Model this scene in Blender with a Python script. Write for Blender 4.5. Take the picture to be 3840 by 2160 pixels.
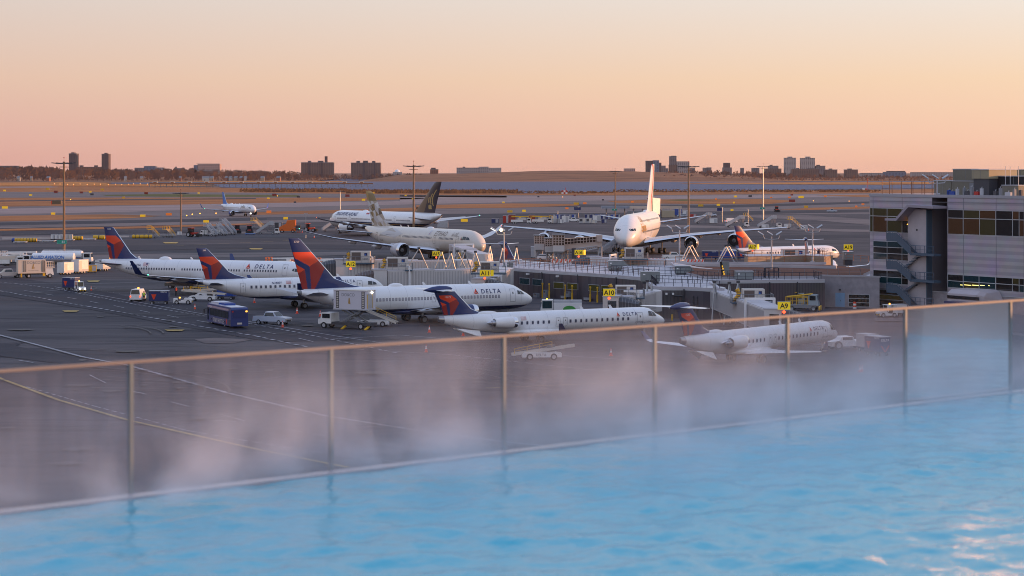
import bpy, bmesh, math, random
from math import sin, cos, pi, radians, sqrt, atan2, degrees
from mathutils import Vector, Matrix
random.seed(7)
for o in list(bpy.data.objects): bpy.data.objects.remove(o)
SC = bpy.context.scene
COL = SC.collection
# ------------------------------------------------------------ camera
CAM_H = 22.0          # eye height above the apron (roof-top pool deck)
FPX, PX0, PYH = 8000.0, 1920.0, 642.5   # focal length and horizon of the 3840 px photograph
cd = bpy.data.cameras.new('camera'); cam = bpy.data.objects.new('camera', cd); COL.objects.link(cam)
cam.location = (0, 0, CAM_H); cam.rotation_euler = (radians(90), 0, 0)
cd.sensor_width = 36; cd.lens = 75.0; cd.shift_y = -(1080 - PYH) / 3840.0
cd.clip_start = .5; cd.clip_end = 30000
cd.dof.use_dof = True; cd.dof.focus_distance = 420; cd.dof.aperture_fstop = 2.9
SC.camera = cam
# ------------------------------------------------------------ sky and sun (low sun, right of the frame)
SUN_EL, SUN_B = radians(4.6), radians(8)       # elevation; azimuth 8 deg ahead of straight right
sun_dir = Vector((cos(SUN_B) * cos(SUN_EL), sin(SUN_B) * cos(SUN_EL), sin(SUN_EL)))
W = bpy.data.worlds.new('World'); SC.world = W; W.use_nodes = True
nt = W.node_tree; N = nt.nodes; L = nt.links; N.clear()
out = N.new('ShaderNodeOutputWorld'); bg = N.new('ShaderNodeBackground'); L.new(bg.outputs[0], out.inputs[0])
sky = N.new('ShaderNodeTexSky'); sky.sky_type = 'NISHITA'; sky.sun_disc = False
sky.sun_elevation = SUN_EL; sky.sun_rotation = radians(90) - SUN_B
sky.air_density = 1.0; sky.dust_density = 1.5; sky.ozone_density = 1.5; sky.altitude = 20
tc = N.new('ShaderNodeTexCoord'); sep = N.new('ShaderNodeSeparateXYZ'); L.new(tc.outputs['Generated'], sep.inputs[0])
def ramp(stops):
    r = N.new('ShaderNodeValToRGB'); e = r.color_ramp.elements
    e[0].position, e[0].color = stops[0][0], (*stops[0][1], 1); e[1].position, e[1].color = stops[1][0], (*stops[1][1], 1)
    for p, c in stops[2:]:
        k = e.new(p); k.color = (*c, 1)
    return r
# dusk gradient by elevation (sin of the elevation angle), away from the sun and towards it
def el(d): return sin(radians(d))
away = ramp([(0, (.70, .37, .315)), (el(.88), (.74, .43, .365)), (el(2.45), (.78, .535, .42)), (el(4.6), (.73, .615, .555)), (el(12), (.68, .69, .74)), (el(30), (.52, .63, .88)), (1, (.46, .58, .92))])
near = ramp([(0, (.94, .53, .36)), (el(.88), (.985, .625, .44)), (el(2.45), (.985, .715, .485)), (el(4.6), (.92, .825, .735)), (el(12), (.80, .77, .73)), (el(30), (.56, .66, .88)), (1, (.46, .58, .92))])
for r in (away, near): L.new(sep.outputs['Z'], r.inputs[0])
mr = N.new('ShaderNodeMapRange'); mr.inputs['From Min'].default_value = -.30; mr.inputs['From Max'].default_value = .30; L.new(sep.outputs['X'], mr.inputs['Value'])
mx = N.new('ShaderNodeMix'); mx.data_type = 'RGBA'; L.new(mr.outputs[0], mx.inputs['Factor']); L.new(away.outputs[0], mx.inputs[6]); L.new(near.outputs[0], mx.inputs[7])
vm = N.new('ShaderNodeVectorMath'); vm.operation = 'SCALE'; vm.inputs['Scale'].default_value = .05; L.new(sky.outputs[0], vm.inputs[0])
add = N.new('ShaderNodeMix'); add.data_type = 'RGBA'; add.inputs['Factor'].default_value = .02; L.new(mx.outputs[2], add.inputs[6]); L.new(vm.outputs[0], add.inputs[7])
L.new(add.outputs[2], bg.inputs['Color']); bg.inputs['Strength'].default_value = 1.0
sl = bpy.data.lights.new('sun', 'SUN'); sl.energy = 5.0; sl.angle = radians(.6); sl.color = (1.0, .45, .18)
so = bpy.data.objects.new('sun', sl); COL.objects.link(so); so.rotation_euler = sun_dir.to_track_quat('Z', 'Y').to_euler(); so.location = (60, -20, 60)
SC.view_settings.view_transform = 'Standard'; SC.view_settings.look = 'None'; SC.view_settings.exposure = 0; SC.view_settings.gamma = 1
try:
    SC.cycles.filter_width = 1.0; SC.cycles.denoising_prefilter = 'ACCURATE'
    SC.cycles.max_bounces = 8; SC.cycles.volume_bounces = 1; SC.cycles.transparent_max_bounces = 16; SC.cycles.use_denoising = True
    SC.cycles.volume_step_rate = 1.0; SC.cycles.volume_max_steps = 128; SC.cycles.caustics_reflective = False; SC.cycles.caustics_refractive = False
except Exception: pass
# ------------------------------------------------------------ helpers
def G(px, py):                       # where a ray of the photograph meets the ground
    d = FPX * CAM_H / (py - PYH); return Vector(((px - PX0) * d / FPX, d, 0))
def XP(px, d): return (px - PX0) * d / FPX
def ZP(py, d): return CAM_H - (py - PYH) * d / FPX
def P(px, py, d): return Vector((XP(px, d), d, ZP(py, d)))
_M = {}
def mat(name, rgb, rough=.6, metal=0.0, var=0.0, scale=1.0, emit=None, estr=0, spec=.5, bump=0, coat=0):
    if name in _M: return _M[name]
    m = bpy.data.materials.new(name); m.use_nodes = True; nt = m.node_tree; b = nt.nodes['Principled BSDF']
    b.inputs['Base Color'].default_value = (*rgb, 1); b.inputs['Roughness'].default_value = rough; b.inputs['Metallic'].default_value = metal
    b.inputs['Specular IOR Level'].default_value = spec; b.inputs['Coat Weight'].default_value = coat
    if emit: b.inputs['Emission Color'].default_value = (*emit, 1); b.inputs['Emission Strength'].default_value = estr
    if var or bump:
        tc = nt.nodes.new('ShaderNodeTexCoord'); no = nt.nodes.new('ShaderNodeTexNoise'); no.inputs['Scale'].default_value = scale; no.inputs['Detail'].default_value = 6
        nt.links.new(tc.outputs['Object'], no.inputs['Vector'])
        if var:
            r = nt.nodes.new('ShaderNodeValToRGB'); r.color_ramp.elements[0].position = .3; r.color_ramp.elements[1].position = .7
            r.color_ramp.elements[0].color = (*[c * (1 - var) for c in rgb], 1); r.color_ramp.elements[1].color = (*[min(1, c * (1 + var)) for c in rgb], 1)
            nt.links.new(no.outputs['Fac'], r.inputs[0]); nt.links.new(r.outputs[0], b.inputs['Base Color'])
        if bump:
            bu = nt.nodes.new('ShaderNodeBump'); bu.inputs['Strength'].default_value = bump; bu.inputs['Distance'].default_value = .05
            nt.links.new(no.outputs['Fac'], bu.inputs['Height']); nt.links.new(bu.outputs[0], b.inputs['Normal'])
    _M[name] = m; return m
def link(o, parent=None):
    COL.objects.link(o)
    if parent is not None: o.parent = parent
    return o
def tag(o, label=None, cat=None, group=None, kind=None):
    for k, v in (('label', label), ('category', cat), ('group', group), ('kind', kind)):
        if v: o[k] = v
    return o
def thing(name, label, cat, loc=(0, 0, 0), rz=0, group=None):
    o = bpy.data.objects.new(name, None); COL.objects.link(o); o.empty_display_size = .3
    o.location = loc; o.rotation_euler = (0, 0, rz); return tag(o, label, cat, group)
class MB:
    def __init__(s): s.v = []; s.f = []; s.m = []; s.mats = []
    def mi(s, m):
        if m not in s.mats: s.mats.append(m)
        return s.mats.index(m)
    def add(s, vs, fs, m):
        b = len(s.v); s.v += [tuple(v) for v in vs]; k = s.mi(m)
        for f in fs: s.f.append(tuple(b + i for i in f)); s.m.append(k)
        return s
    def hexa(s, p, m):   # 8 points: bottom ring of 4 then top ring of 4
        return s.add(p, [(3, 2, 1, 0), (4, 5, 6, 7), (0, 1, 5, 4), (1, 2, 6, 5), (2, 3, 7, 6), (3, 0, 4, 7)], m)
    def box(s, c, d, m, rz=0, ry=0, rx=0):
        x, y, z = d[0] / 2, d[1] / 2, d[2] / 2
        R = Matrix.Rotation(rz, 3, 'Z') @ Matrix.Rotation(ry, 3, 'Y') @ Matrix.Rotation(rx, 3, 'X') if (rz or ry or rx) else None
        p = [(-x, -y, -z), (x, -y, -z), (x, y, -z), (-x, y, -z), (-x, -y, z), (x, -y, z), (x, y, z), (-x, y, z)]
        c = Vector(c); p = [c + (R @ Vector(q) if R else Vector(q)) for q in p]
        return s.hexa(p, m)
    def bb(s, x0, x1, y0, y1, z0, z1, m): return s.box(((x0 + x1) / 2, (y0 + y1) / 2, (z0 + z1) / 2), (abs(x1 - x0), abs(y1 - y0), abs(z1 - z0)), m)
    def tube(s, a, b, r0, m, r1=None, n=8, caps=True):
        a, b = Vector(a), Vector(b); r1 = r0 if r1 is None else r1; d = (b - a)
        if d.length < 1e-6: return s
        d.normalize(); u = d.orthogonal().normalized(); w = d.cross(u); vs = []
        for c, r in ((a, r0), (b, r1)): vs += [c + (u * cos(2 * pi * i / n) + w * sin(2 * pi * i / n)) * r for i in range(n)]
        fs = [(i, (i + 1) % n, n + (i + 1) % n, n + i) for i in range(n)]
        if caps: fs += [tuple(range(n - 1, -1, -1)), tuple(range(n, 2 * n))]
        return s.add(vs, fs, m)
    def path(s, pts, r, m, n=6):
        for a, b in zip(pts[:-1], pts[1:]): s.tube(a, b, r, m, n=n)
        return s
    def lathe(s, prof, m, c=(0, 0, 0), axis='X', n=20, mats=None):   # prof: (axial, radius)
        vs = []; c = Vector(c)
        for a, r in prof:
            for i in range(n):
                t = 2 * pi * i / n; p = (a, r * cos(t), r * sin(t)) if axis == 'X' else ((r * cos(t), r * sin(t), a) if axis == 'Z' else (r * cos(t), a, r * sin(t)))
                vs.append(c + Vector(p))
        for k in range(len(prof) - 1):
            fs = [(k * n + i, k * n + (i + 1) % n, (k + 1) * n + (i + 1) % n, (k + 1) * n + i) for i in range(n)]
            b = len(s.v) if k == 0 else b0
            if k == 0: b0 = b; s.v += [tuple(v) for v in vs]
            mi = s.mi(mats[k] if mats else m)
            for f in fs: s.f.append(tuple(b0 + q for q in f)); s.m.append(mi)
        return s
    def loft(s, rings, m, close=True, caps=True):
        n = len(rings[0]); vs = [p for r in rings for p in r]; fs = []
        for k in range(len(rings) - 1):
            for i in range(n if close else n - 1): fs.append((k * n + i, k * n + (i + 1) % n, (k + 1) * n + (i + 1) % n, (k + 1) * n + i))
        if caps: fs += [tuple(range(n - 1, -1, -1)), tuple((len(rings) - 1) * n + i for i in range(n))]
        return s.add(vs, fs, m)
    def prism(s, poly, z0, z1, m, top=None):
        n = len(poly); vs = [(p[0], p[1], z0) for p in poly] + [(p[0], p[1], z1) for p in poly]
        s.add(vs, [(i, (i + 1) % n, n + (i + 1) % n, n + i) for i in range(n)], m)
        s.add(vs, [tuple(range(n - 1, -1, -1))], m); s.add(vs, [tuple(range(n, 2 * n))], top or m); return s
    def side(s, poly, y0, y1, m):   # outline in (x, z), extruded along y
        n = len(poly); vs = [(p[0], y0, p[1]) for p in poly] + [(p[0], y1, p[1]) for p in poly]
        return s.add(vs, [tuple(range(n)), tuple(range(2 * n - 1, n - 1, -1))] + [((i + 1) % n, i, n + i, n + (i + 1) % n) for i in range(n)], m)
    def ball(s, c, r, m, n=10, sz=1.0):
        prof = [(-r * cos(pi * k / 6) * sz, max(.001, r * sin(pi * k / 6))) for k in range(7)]
        return s.lathe(prof, m, c, 'Z', n)
    def text(s, txt, size, m, fn, shear=0, bold=0, space=1.0, step=None):   # fn maps text plane (u, v) to a point
        vs, fs = text_geo(txt, size, shear, bold, space, step); return s.add([fn(u, v) for u, v in vs], fs, m)
    def build(s, name, parent=None, label=None, smooth=False, loc=None, rz=None, fix=True):
        me = bpy.data.meshes.new(name); me.from_pydata(s.v, [], s.f)
        for m in s.mats: me.materials.append(m)
        me.polygons.foreach_set('material_index', s.m)
        if fix:
            bm = bmesh.new(); bm.from_mesh(me); bmesh.ops.recalc_face_normals(bm, faces=bm.faces); bm.to_mesh(me); bm.free()
        if smooth:
            me.polygons.foreach_set('use_smooth', [True] * len(me.polygons))
            try: me.set_sharp_from_angle(angle=radians(38 if smooth is True else smooth))
            except Exception: pass
        me.update(); o = bpy.data.objects.new(name, me); link(o, parent)
        if loc is not None: o.location = loc
        if rz is not None: o.rotation_euler = (0, 0, rz)
        if label: o['label'] = label
        return o
_T = {}
def text_geo(txt, size, shear=0, bold=0, space=1.0, step=None):
    k = (txt, size, shear, bold, space, step)
    if k in _T: return _T[k]
    cu = bpy.data.curves.new('t', 'FONT'); cu.body = txt; cu.size = size; cu.shear = shear; cu.offset = bold * size; cu.space_character = space; cu.resolution_u = 3
    ob = bpy.data.objects.new('t', cu); COL.objects.link(ob); bpy.context.view_layer.update()
    ev = ob.evaluated_get(bpy.context.evaluated_depsgraph_get()); me = ev.to_mesh()
    bm = bmesh.new(); bm.from_mesh(me); ev.to_mesh_clear()
    if step:
        z = step
        while z < size:
            g = list(bm.verts) + list(bm.edges) + list(bm.faces); bmesh.ops.bisect_plane(bm, geom=g, plane_co=(0, z, 0), plane_no=(0, 1, 0)); z += step
    bm.verts.index_update(); r = ([(v.co.x, v.co.y) for v in bm.verts], [tuple(v.index for v in f.verts) for f in bm.faces])
    bm.free(); bpy.data.objects.remove(ob); bpy.data.curves.remove(cu); _T[k] = r; return r
def kids(o): return [c for c in bpy.data.objects if c.parent == o]
_K = {}
def dup(root, loc, rz, label=None, group=None):
    if root.name not in _K:
        _K[root.name] = [(c, kids(c)) for c in kids(root)]
    r = root.copy(); COL.objects.link(r); r.location = loc; r.rotation_euler = (0, 0, rz)
    if label: r['label'] = label
    if group: r['group'] = group
    for ch, gs in _K[root.name]:
        c = ch.copy(); COL.objects.link(c); c.parent = r
        for g in gs: d = g.copy(); COL.objects.link(d); d.parent = c
    return r
# ------------------------------------------------------------ materials
WHITE = mat('white_paint', (.78, .78, .79), .32, var=.05, scale=.6, coat=.2)
WHITE2 = mat('white_vehicle_paint', (.72, .72, .72), .4, var=.08, scale=1.2)
GREYL = mat('light_grey_metal', (.42, .43, .46), .5, var=.08); GREYM = mat('mid_grey_metal', (.2, .21, .23), .55, var=.1); GREYD = mat('dark_grey', (.055, .055, .065), .6)
BLACK = mat('black_rubber', (.012, .012, .014), .75); GLASS = mat('dark_glass', (.012, .016, .022), .08, spec=.8)
CHROME = mat('polished_metal', (.72, .72, .74), .18, 1.0); STEEL = mat('brushed_steel', (.4, .4, .42), .35, 1.0); GALV = mat('galvanised_steel', (.42, .44, .46), .45, .6)
NAVY = mat('navy_paint', (.012, .028, .13), .35, coat=.3); BLUE = mat('blue_paint', (.015, .06, .3), .4); BLUEB = mat('bright_blue', (.02, .16, .55), .4)
RED = mat('red_paint', (.42, .025, .018), .4); REDD = mat('dark_red_paint', (.30, .02, .016), .4, coat=.2); ORED = mat('orange_red_paint', (.78, .06, .014), .38, coat=.2); ORANGE = mat('orange_paint', (.72, .14, .015), .45)
YELLOW = mat('yellow_paint', (.72, .42, .02), .5, var=.08); SIGNY = mat('sign_yellow', (.85, .62, .01), .5, emit=(.85, .6, .01), estr=.22); HIVIS = mat('hi_vis_yellow', (.5, .8, .03), .6)
LAMP_A = mat('amber_lamp', (1, .45, .05), .4, emit=(1, .4, .04), estr=4); LAMP_R = mat('red_lamp', (.8, .05, .02), .4, emit=(1, .1, .03), estr=2.5); LAMP_W = mat('white_lamp', (1, .95, .8), .4, emit=(1, .93, .75), estr=14); LAMP_G = mat('green_lamp', (.1, 1, .5), .4, emit=(.1, 1, .45), estr=5)
CREAM = mat('cream_panel', (.6, .56, .5), .5); TAN = mat('tan_paint', (.42, .36, .26), .55); RUST = mat('rust_red_container', (.3, .055, .035), .6, var=.15); WOODP = mat('utility_pole_brown', (.24, .15, .09), .7, var=.2, scale=2)
SKIN = mat('skin', (.45, .28, .2), .6); CLOTH = mat('dark_clothing', (.02, .022, .03), .8); RAILB = mat('dark_railing', (.022, .024, .04), .5); RAILO = mat('rusty_orange_railing', (.32, .13, .06), .6); STAIRB = mat('blue_grey_steel', (.06, .10, .15), .5)
SIGNG = mat('sign_green', (.01, .28, .2), .5); DGOLD = mat('gold_paint', (.42, .27, .09), .45)
# ------------------------------------------------------------ aircraft
NOSE = {'boeing': [(0, .37, .34, .02), (.02, .43, .28, .16), (.06, .49, .22, .3), (.17, .6, .14, .54), (.33, .73, .07, .76), (.42, .82, .045, .84), (.52, .9, .03, .9), (.68, .965, .01, .965), (.85, .993, 0, .99), (1, 1, 0, 1)],
        'airbus': [(0, .39, .36, .02), (.02, .46, .29, .18), (.06, .53, .22, .33), (.15, .64, .13, .57), (.28, .76, .065, .77), (.4, .87, .035, .87), (.55, .95, .015, .95), (.78, .99, 0, .99), (1, 1, 0, 1)],
        'dream': [(0, .37, .33, .02), (.02, .44, .26, .18), (.06, .52, .19, .34), (.15, .66, .11, .57), (.28, .8, .055, .77), (.42, .9, .025, .89), (.6, .965, .01, .96), (.8, .993, 0, .99), (1, 1, 0, 1)],
        'crj': [(0, .30, .27, .02), (.02, .36, .2, .18), (.08, .45, .12, .38), (.2, .58, .06, .62), (.36, .7, .03, .8), (.44, .8, .02, .87), (.56, .93, .01, .93), (.72, .985, 0, .98), (1, 1, 0, 1)],
        'jumbo': [(0, .27, .23, .02), (.02, .34, .16, .19), (.06, .43, .11, .36), (.14, .55, .06, .57), (.25, .68, .035, .75), (.4, .82, .015, .89), (.58, .925, .005, .965), (.78, .985, 0, .99), (1, 1, 0, 1)]}
TAIL = [(0, 1, 0, 1), (.15, 1, .02, .99), (.3, 1, .09, .96), (.45, .998, .19, .9), (.6, .992, .32, .78), (.75, .98, .48, .6), (.88, .96, .64, .38), (.96, .94, .76, .22), (1, .915, .83, .1)]
class Fus:
    def __init__(s, Lg, w, h, z0, nl, tl, kind, tail=TAIL):
        s.L, s.nl, s.tl = Lg, nl, tl; st = []
        for t, a, b, c in NOSE[kind]: st.append((t * nl, z0 + a * h, z0 + b * h, c * w / 2))
        n = 8; x0, x1 = nl, Lg - tl
        for i in range(1, n): st.append((x0 + (x1 - x0) * i / n, z0 + h, z0, w / 2))
        for t, a, b, c in tail: st.append((x1 + t * tl, z0 + a * h, z0 + b * h, c * w / 2))
        s.st = st
    def at(s, x):
        st = s.st
        if x <= 0: return st[0][1:]
        for a, b in zip(st[:-1], st[1:]):
            if a[0] <= x <= b[0]:
                t = (x - a[0]) / (b[0] - a[0]) if b[0] > a[0] else 0
                return tuple(a[i] + (b[i] - a[i]) * t for i in (1, 2, 3))
        return st[-1][1:]
    def ring(s, x, n):
        t, b, w = s.at(x); zc, hh = (t + b) / 2, (t - b) / 2
        return [(-x, w * sin(2 * pi * i / n), zc + hh * cos(2 * pi * i / n)) for i in range(n)]
    def pt(s, x, z, side, off=.012):   # side +1 port, -1 starboard
        t, b, w = s.at(x); zc, hh = (t + b) / 2, max(.01, (t - b) / 2); q = max(-.999, min(.999, (z - zc) / hh)); y = w * sqrt(1 - q * q)
        n = Vector((0, y / max(w * w, 1e-4), (z - zc) / hh ** 2)).normalized() * off
        return (-x, side * (y + n.y), z + n.z)
    def pa(s, x, ang, off=.012):        # angle from the top, positive to port
        t, b, w = s.at(x); zc, hh = (t + b) / 2, (t - b) / 2
        return (-x, (w + off) * sin(ang), zc + (hh + off) * cos(ang))
    def patch(s, mb, x0, x1, z0, z1, side, m, off=.012, nx=3, nz=4, skew=0):
        vs = [s.pt(x0 + (x1 - x0) * i / nx + skew * (j / nz - .5), z0 + (z1 - z0) * j / nz, side, off) for j in range(nz + 1) for i in range(nx + 1)]
        mb.add(vs, [(j * (nx + 1) + i, j * (nx + 1) + i + 1, (j + 1) * (nx + 1) + i + 1, (j + 1) * (nx + 1) + i) for j in range(nz) for i in range(nx)], m)
    def quad(s, mb, c, side, m, off=.02, n=4):   # four (x, z) corners, bilinear
        vs = []
        for j in range(n + 1):
            for i in range(n + 1):
                u, v = i / n, j / n
                x = (c[0][0] * (1 - u) + c[1][0] * u) * (1 - v) + (c[3][0] * (1 - u) + c[2][0] * u) * v; z = (c[0][1] * (1 - u) + c[1][1] * u) * (1 - v) + (c[3][1] * (1 - u) + c[2][1] * u) * v
                vs.append(s.pt(x, z, side, off))
        mb.add(vs, [(j * (n + 1) + i, j * (n + 1) + i + 1, (j + 1) * (n + 1) + i + 1, (j + 1) * (n + 1) + i) for j in range(n) for i in range(n)], m)
    def mesh(s, m, n=40, tailmat=None, fx=None):
        xs = []
        for a, b in zip(s.st[:-1], s.st[1:]):
            k = max(1, int((b[0] - a[0]) / 1.0)); xs += [a[0] + (b[0] - a[0]) * i / k for i in range(k)]
        xs.append(s.st[-1][0]); mb = MB(); rings = [s.ring(x, n) for x in xs]
        mb.loft(rings, m)
        if tailmat:
            k = mb.mi(tailmat)
            for fi in range(len(mb.f)):
                if min(-mb.v[i][0] for i in mb.f[fi]) > s.L - .9: mb.m[fi] = k
        return mb
def paint_band(name, base, bands, var=.04, rough=.3):
    """fuselage paint: bands = [(z_below, slope_per_metre, x_ref, colour)] painted where z < z_below + slope*(x - x_ref) (object space)"""
    m = bpy.data.materials.new(name); m.use_nodes = True; nt = m.node_tree; b = nt.nodes['Principled BSDF']; b.inputs['Roughness'].default_value = rough; b.inputs['Coat Weight'].default_value = .3; b.inputs['Coat Roughness'].default_value = .15
    tc = nt.nodes.new('ShaderNodeTexCoord'); sp = nt.nodes.new('ShaderNodeSeparateXYZ'); nt.links.new(tc.outputs['Object'], sp.inputs[0])
    no = nt.nodes.new('ShaderNodeTexNoise'); no.inputs['Scale'].default_value = .5; no.inputs['Detail'].default_value = 5; nt.links.new(tc.outputs['Object'], no.inputs['Vector'])
    r = nt.nodes.new('ShaderNodeValToRGB'); r.color_ramp.elements[0].color = (*[c * (1 - var) for c in base], 1); r.color_ramp.elements[1].color = (*[min(.9, c * (1 + var)) for c in base], 1); nt.links.new(no.outputs['Fac'], r.inputs[0]); cur = r.outputs[0]
    for zb, sl, xr, c in bands:
        ma = nt.nodes.new('ShaderNodeMath'); ma.operation = 'MULTIPLY_ADD'; nt.links.new(sp.outputs['X'], ma.inputs[0]); ma.inputs[1].default_value = sl; ma.inputs[2].default_value = zb - sl * xr
        lt = nt.nodes.new('ShaderNodeMath'); lt.operation = 'LESS_THAN'; nt.links.new(sp.outputs['Z'], lt.inputs[0]); nt.links.new(ma.outputs[0], lt.inputs[1])
        mx = nt.nodes.new('ShaderNodeMix'); mx.data_type = 'RGBA'; nt.links.new(lt.outputs[0], mx.inputs['Factor']); nt.links.new(cur, mx.inputs[6]); mx.inputs[7].default_value = (*c, 1); cur = mx.outputs[2]
    ma = nt.nodes.new('ShaderNodeMath'); ma.operation = 'DIVIDE'; nt.links.new(sp.outputs['X'], ma.inputs[0]); ma.inputs[1].default_value = 2.7
    fr = nt.nodes.new('ShaderNodeMath'); fr.operation = 'FRACT'; nt.links.new(ma.outputs[0], fr.inputs[0]); lt = nt.nodes.new('ShaderNodeMath'); lt.operation = 'LESS_THAN'; nt.links.new(fr.outputs[0], lt.inputs[0]); lt.inputs[1].default_value = .04
    mx = nt.nodes.new('ShaderNodeMix'); mx.data_type = 'RGBA'; mx.blend_type = 'MULTIPLY'; nt.links.new(lt.outputs[0], mx.inputs['Factor']); nt.links.new(cur, mx.inputs[6]); mx.inputs[7].default_value = (.87, .87, .88, 1); cur = mx.outputs[2]
    nt.links.new(cur, b.inputs['Base Color']); return m
def airfoil(xle, ch, y, z, tc, n=6, vert=False):
    up = [(0, 0), (.03, .42), (.12, .8), (.3, 1.0), (.6, .72), (1, .06)]; r = []
    for a, t in up: r.append((xle + a * ch, t * tc * ch * .5))
    for a, t in reversed(up[1:-1]): r.append((xle + a * ch, -t * tc * ch * .42))
    r.append((xle + ch * .999, -.03 * tc * ch))
    return [(-x, y + (t if vert else 0), z + (0 if vert else t)) for x, t in r]
def wing(sec, side, m, mle=CHROME, tipmat=None, tipfrom=99):
    mb = MB(); rings = []
    for q in sec:
        xle, ch, y, z, tc = q[:5]
        r = airfoil(xle, ch, 0, 0, tc); a = q[5] if len(q) > 5 else 0      # cant angle of a winglet section
        rings.append([(p[0], side * (y + (-sin(a)) * p[2]), z + cos(a) * p[2]) for p in r])
    mb.loft(rings, m)
    n = len(rings[0])
    kle = mb.mi(mle)
    for fi, f in enumerate(mb.f):
        if len(f) == 4 and (f[0] % n in (0, n - 1)): mb.m[fi] = kle
        if tipmat and len(f) == 4 and f[0] // n >= tipfrom or (tipmat and len(f) > 4 and f[0] > n): mb.m[fi] = mb.mi(tipmat)
    return mb
def inside(p, poly):
    c = False; n = len(poly); j = n - 1
    for i in range(n):
        if (poly[i][1] > p[1]) != (poly[j][1] > p[1]) and p[0] < (poly[j][0] - poly[i][0]) * (p[1] - poly[i][1]) / (poly[j][1] - poly[i][1]) + poly[i][0]: c = not c
        j = i
    return c
def fin(pts_te, pts_le, th, fmat, base, nz=70, nc=60):
    """fin from trailing and leading edge polylines [(x_aft, z)], th = max thickness; fmat(u, v) -> material with u forward from the root trailing edge and v up, both over fin height"""
    z0 = max(pts_te[0][1], pts_le[0][1]); z1 = pts_te[-1][1]; H = z1 - z0; xr = pts_te[0][0]
    def ip(pl, z):
        if z <= pl[0][1]: return pl[0][0]
        for a, b in zip(pl[:-1], pl[1:]):
            if a[1] <= z <= b[1]: return a[0] + (b[0] - a[0]) * (z - a[1]) / max(1e-6, b[1] - a[1])
        return pl[-1][0]
    mb = MB(); mats = {}
    for side in (1, -1):
        vs = []
        for j in range(nz + 1):
            z = z0 + H * j / nz; te, le = ip(pts_te, z), ip(pts_le, z); c = te - le; t = min(th, c * .06)
            for i in range(nc + 1):
                f = i / nc; vs.append((-(te - c * f), side * t * (4 * f * (1 - f)) ** .6, z))
        b = len(mb.v); mb.v += vs
        for j in range(nz):
            for i in range(nc):
                ids = (b + j * (nc + 1) + i, b + j * (nc + 1) + i + 1, b + (j + 1) * (nc + 1) + i + 1, b + (j + 1) * (nc + 1) + i)
                cx = sum(mb.v[q][0] for q in ids) / 4; cz = sum(mb.v[q][2] for q in ids) / 4
                m = CHROME if i >= nc - 2 and fmat is not None and base is not None and base is not WHITE else fmat((cx + xr) / H, (cz - z0) / H)
                mb.f.append(ids if side > 0 else ids[::-1]); mb.m.append(mb.mi(m))
    top = [(nz) * (nc + 1) + i for i in range(nc + 1)]; off = (nz + 1) * (nc + 1)
    for i in range(nc): mb.f.append((top[i], top[i + 1], off + top[i + 1], off + top[i])); mb.m.append(mb.mi(base or WHITE))
    return mb
_S = 1 / 1040.0
def _pp(l): return [((x - 290) * _S / .88, (1195 - y) * _S) for x, y in l]
DP = [(_pp([(95, 440), (480, 440), (640, 600), (415, 730), (135, 560)]), ORED), (_pp([(125, 560), (145, 560), (415, 730), (455, 1200), (385, 1200), (325, 795), (150, 680)]), NAVY), (_pp([(150, 680), (165, 680), (325, 795), (205, 870)]), ORED),
      (_pp([(190, 872), (325, 795), (388, 1200), (270, 1200)]), REDD), (_pp([(415, 730), (640, 600), (720, 760), (520, 1200), (455, 1200)]), REDD)]
def delta_fin(sx=1.0, sv=1.0):
    def f(u, v):
        for poly, m in DP:
            if inside((u / sx, v * sv), poly): return m
        return NAVY
    return f
def nacelle(mb_parent, x, y, z, dia, ln, m, core=True, lip=CHROME, side=1):
    r = dia / 2; o = []
    mb = MB(); prof = [(0, r * .86), (-.05 * ln, r * .95), (-.18 * ln, r), (-.45 * ln, r), (-.8 * ln, r * .86), (-ln, r * .72)]
    mb.lathe(prof, m, (-x, side * y, z), 'X', 24, mats=[lip, lip, m, m, m]); eng = mb.build('engine', mb_parent, smooth=True)
    mi = MB(); mi.lathe([(0, r * .86), (-.03 * ln, r * .8), (-.25 * ln, r * .8)], GREYD, (-x, side * y, z), 'X', 24, mats=[lip, GREYM]); mi.build('intake', eng, smooth=True)
    fb = MB(); fb.lathe([(-.25 * ln, r * .8), (-.22 * ln, r * .28), (-.12 * ln, .01)], BLACK, (-x, side * y, z), 'X', 24, mats=[BLACK, GREYM]); fb.build('fan', eng)
    if core:
        c = MB(); c.lathe([(-.9 * ln, r * .68), (-1.0 * ln, r * .52), (-1.12 * ln, r * .4), (-1.13 * ln, r * .3), (-1.34 * ln, .02)], STEEL, (-x, side * y, z), 'X', 18); c.build('exhaust_cone', eng, smooth=True)
    return eng
def wheelpair(parent, x, y, r, w, gap, ax=1, wb=0, zt=1.5, name='main_gear'):
    s = MB(); s.tube((-x, y, r), (-x, y, zt), .12 + r * .1, GREYL, n=8)
    s.tube((-x, y - gap, r), (-x, y + gap, r), .08, GREYM, n=6)
    if wb: s.tube((-x + wb * (ax - 1) / 2, y, r), (-x - wb * (ax - 1) / 2, y, r), .14, GREYM, n=6)
    g = s.build(name, parent, smooth=True)
    for k in range(ax):
        xx = x + wb * (k - (ax - 1) / 2)
        for t in (-1, 1):
            wm = MB(); yy = y + t * gap; wm.lathe([(yy - w / 2, r * .62), (yy - w / 2, r * .92), (yy - w / 3, r), (yy + w / 3, r), (yy + w / 2, r * .92), (yy + w / 2, r * .62)], BLACK, (-xx, 0, r), 'Y', 16)
            wm.lathe([(yy - w / 2 + .02, .01), (yy - w / 2 + .02, r * .62), (yy + w / 2 - .02, r * .62), (yy + w / 2 - .02, .01)], GREYM, (-xx, 0, r), 'Y', 12); wm.build('wheel', g, smooth=True)
    return g
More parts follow.
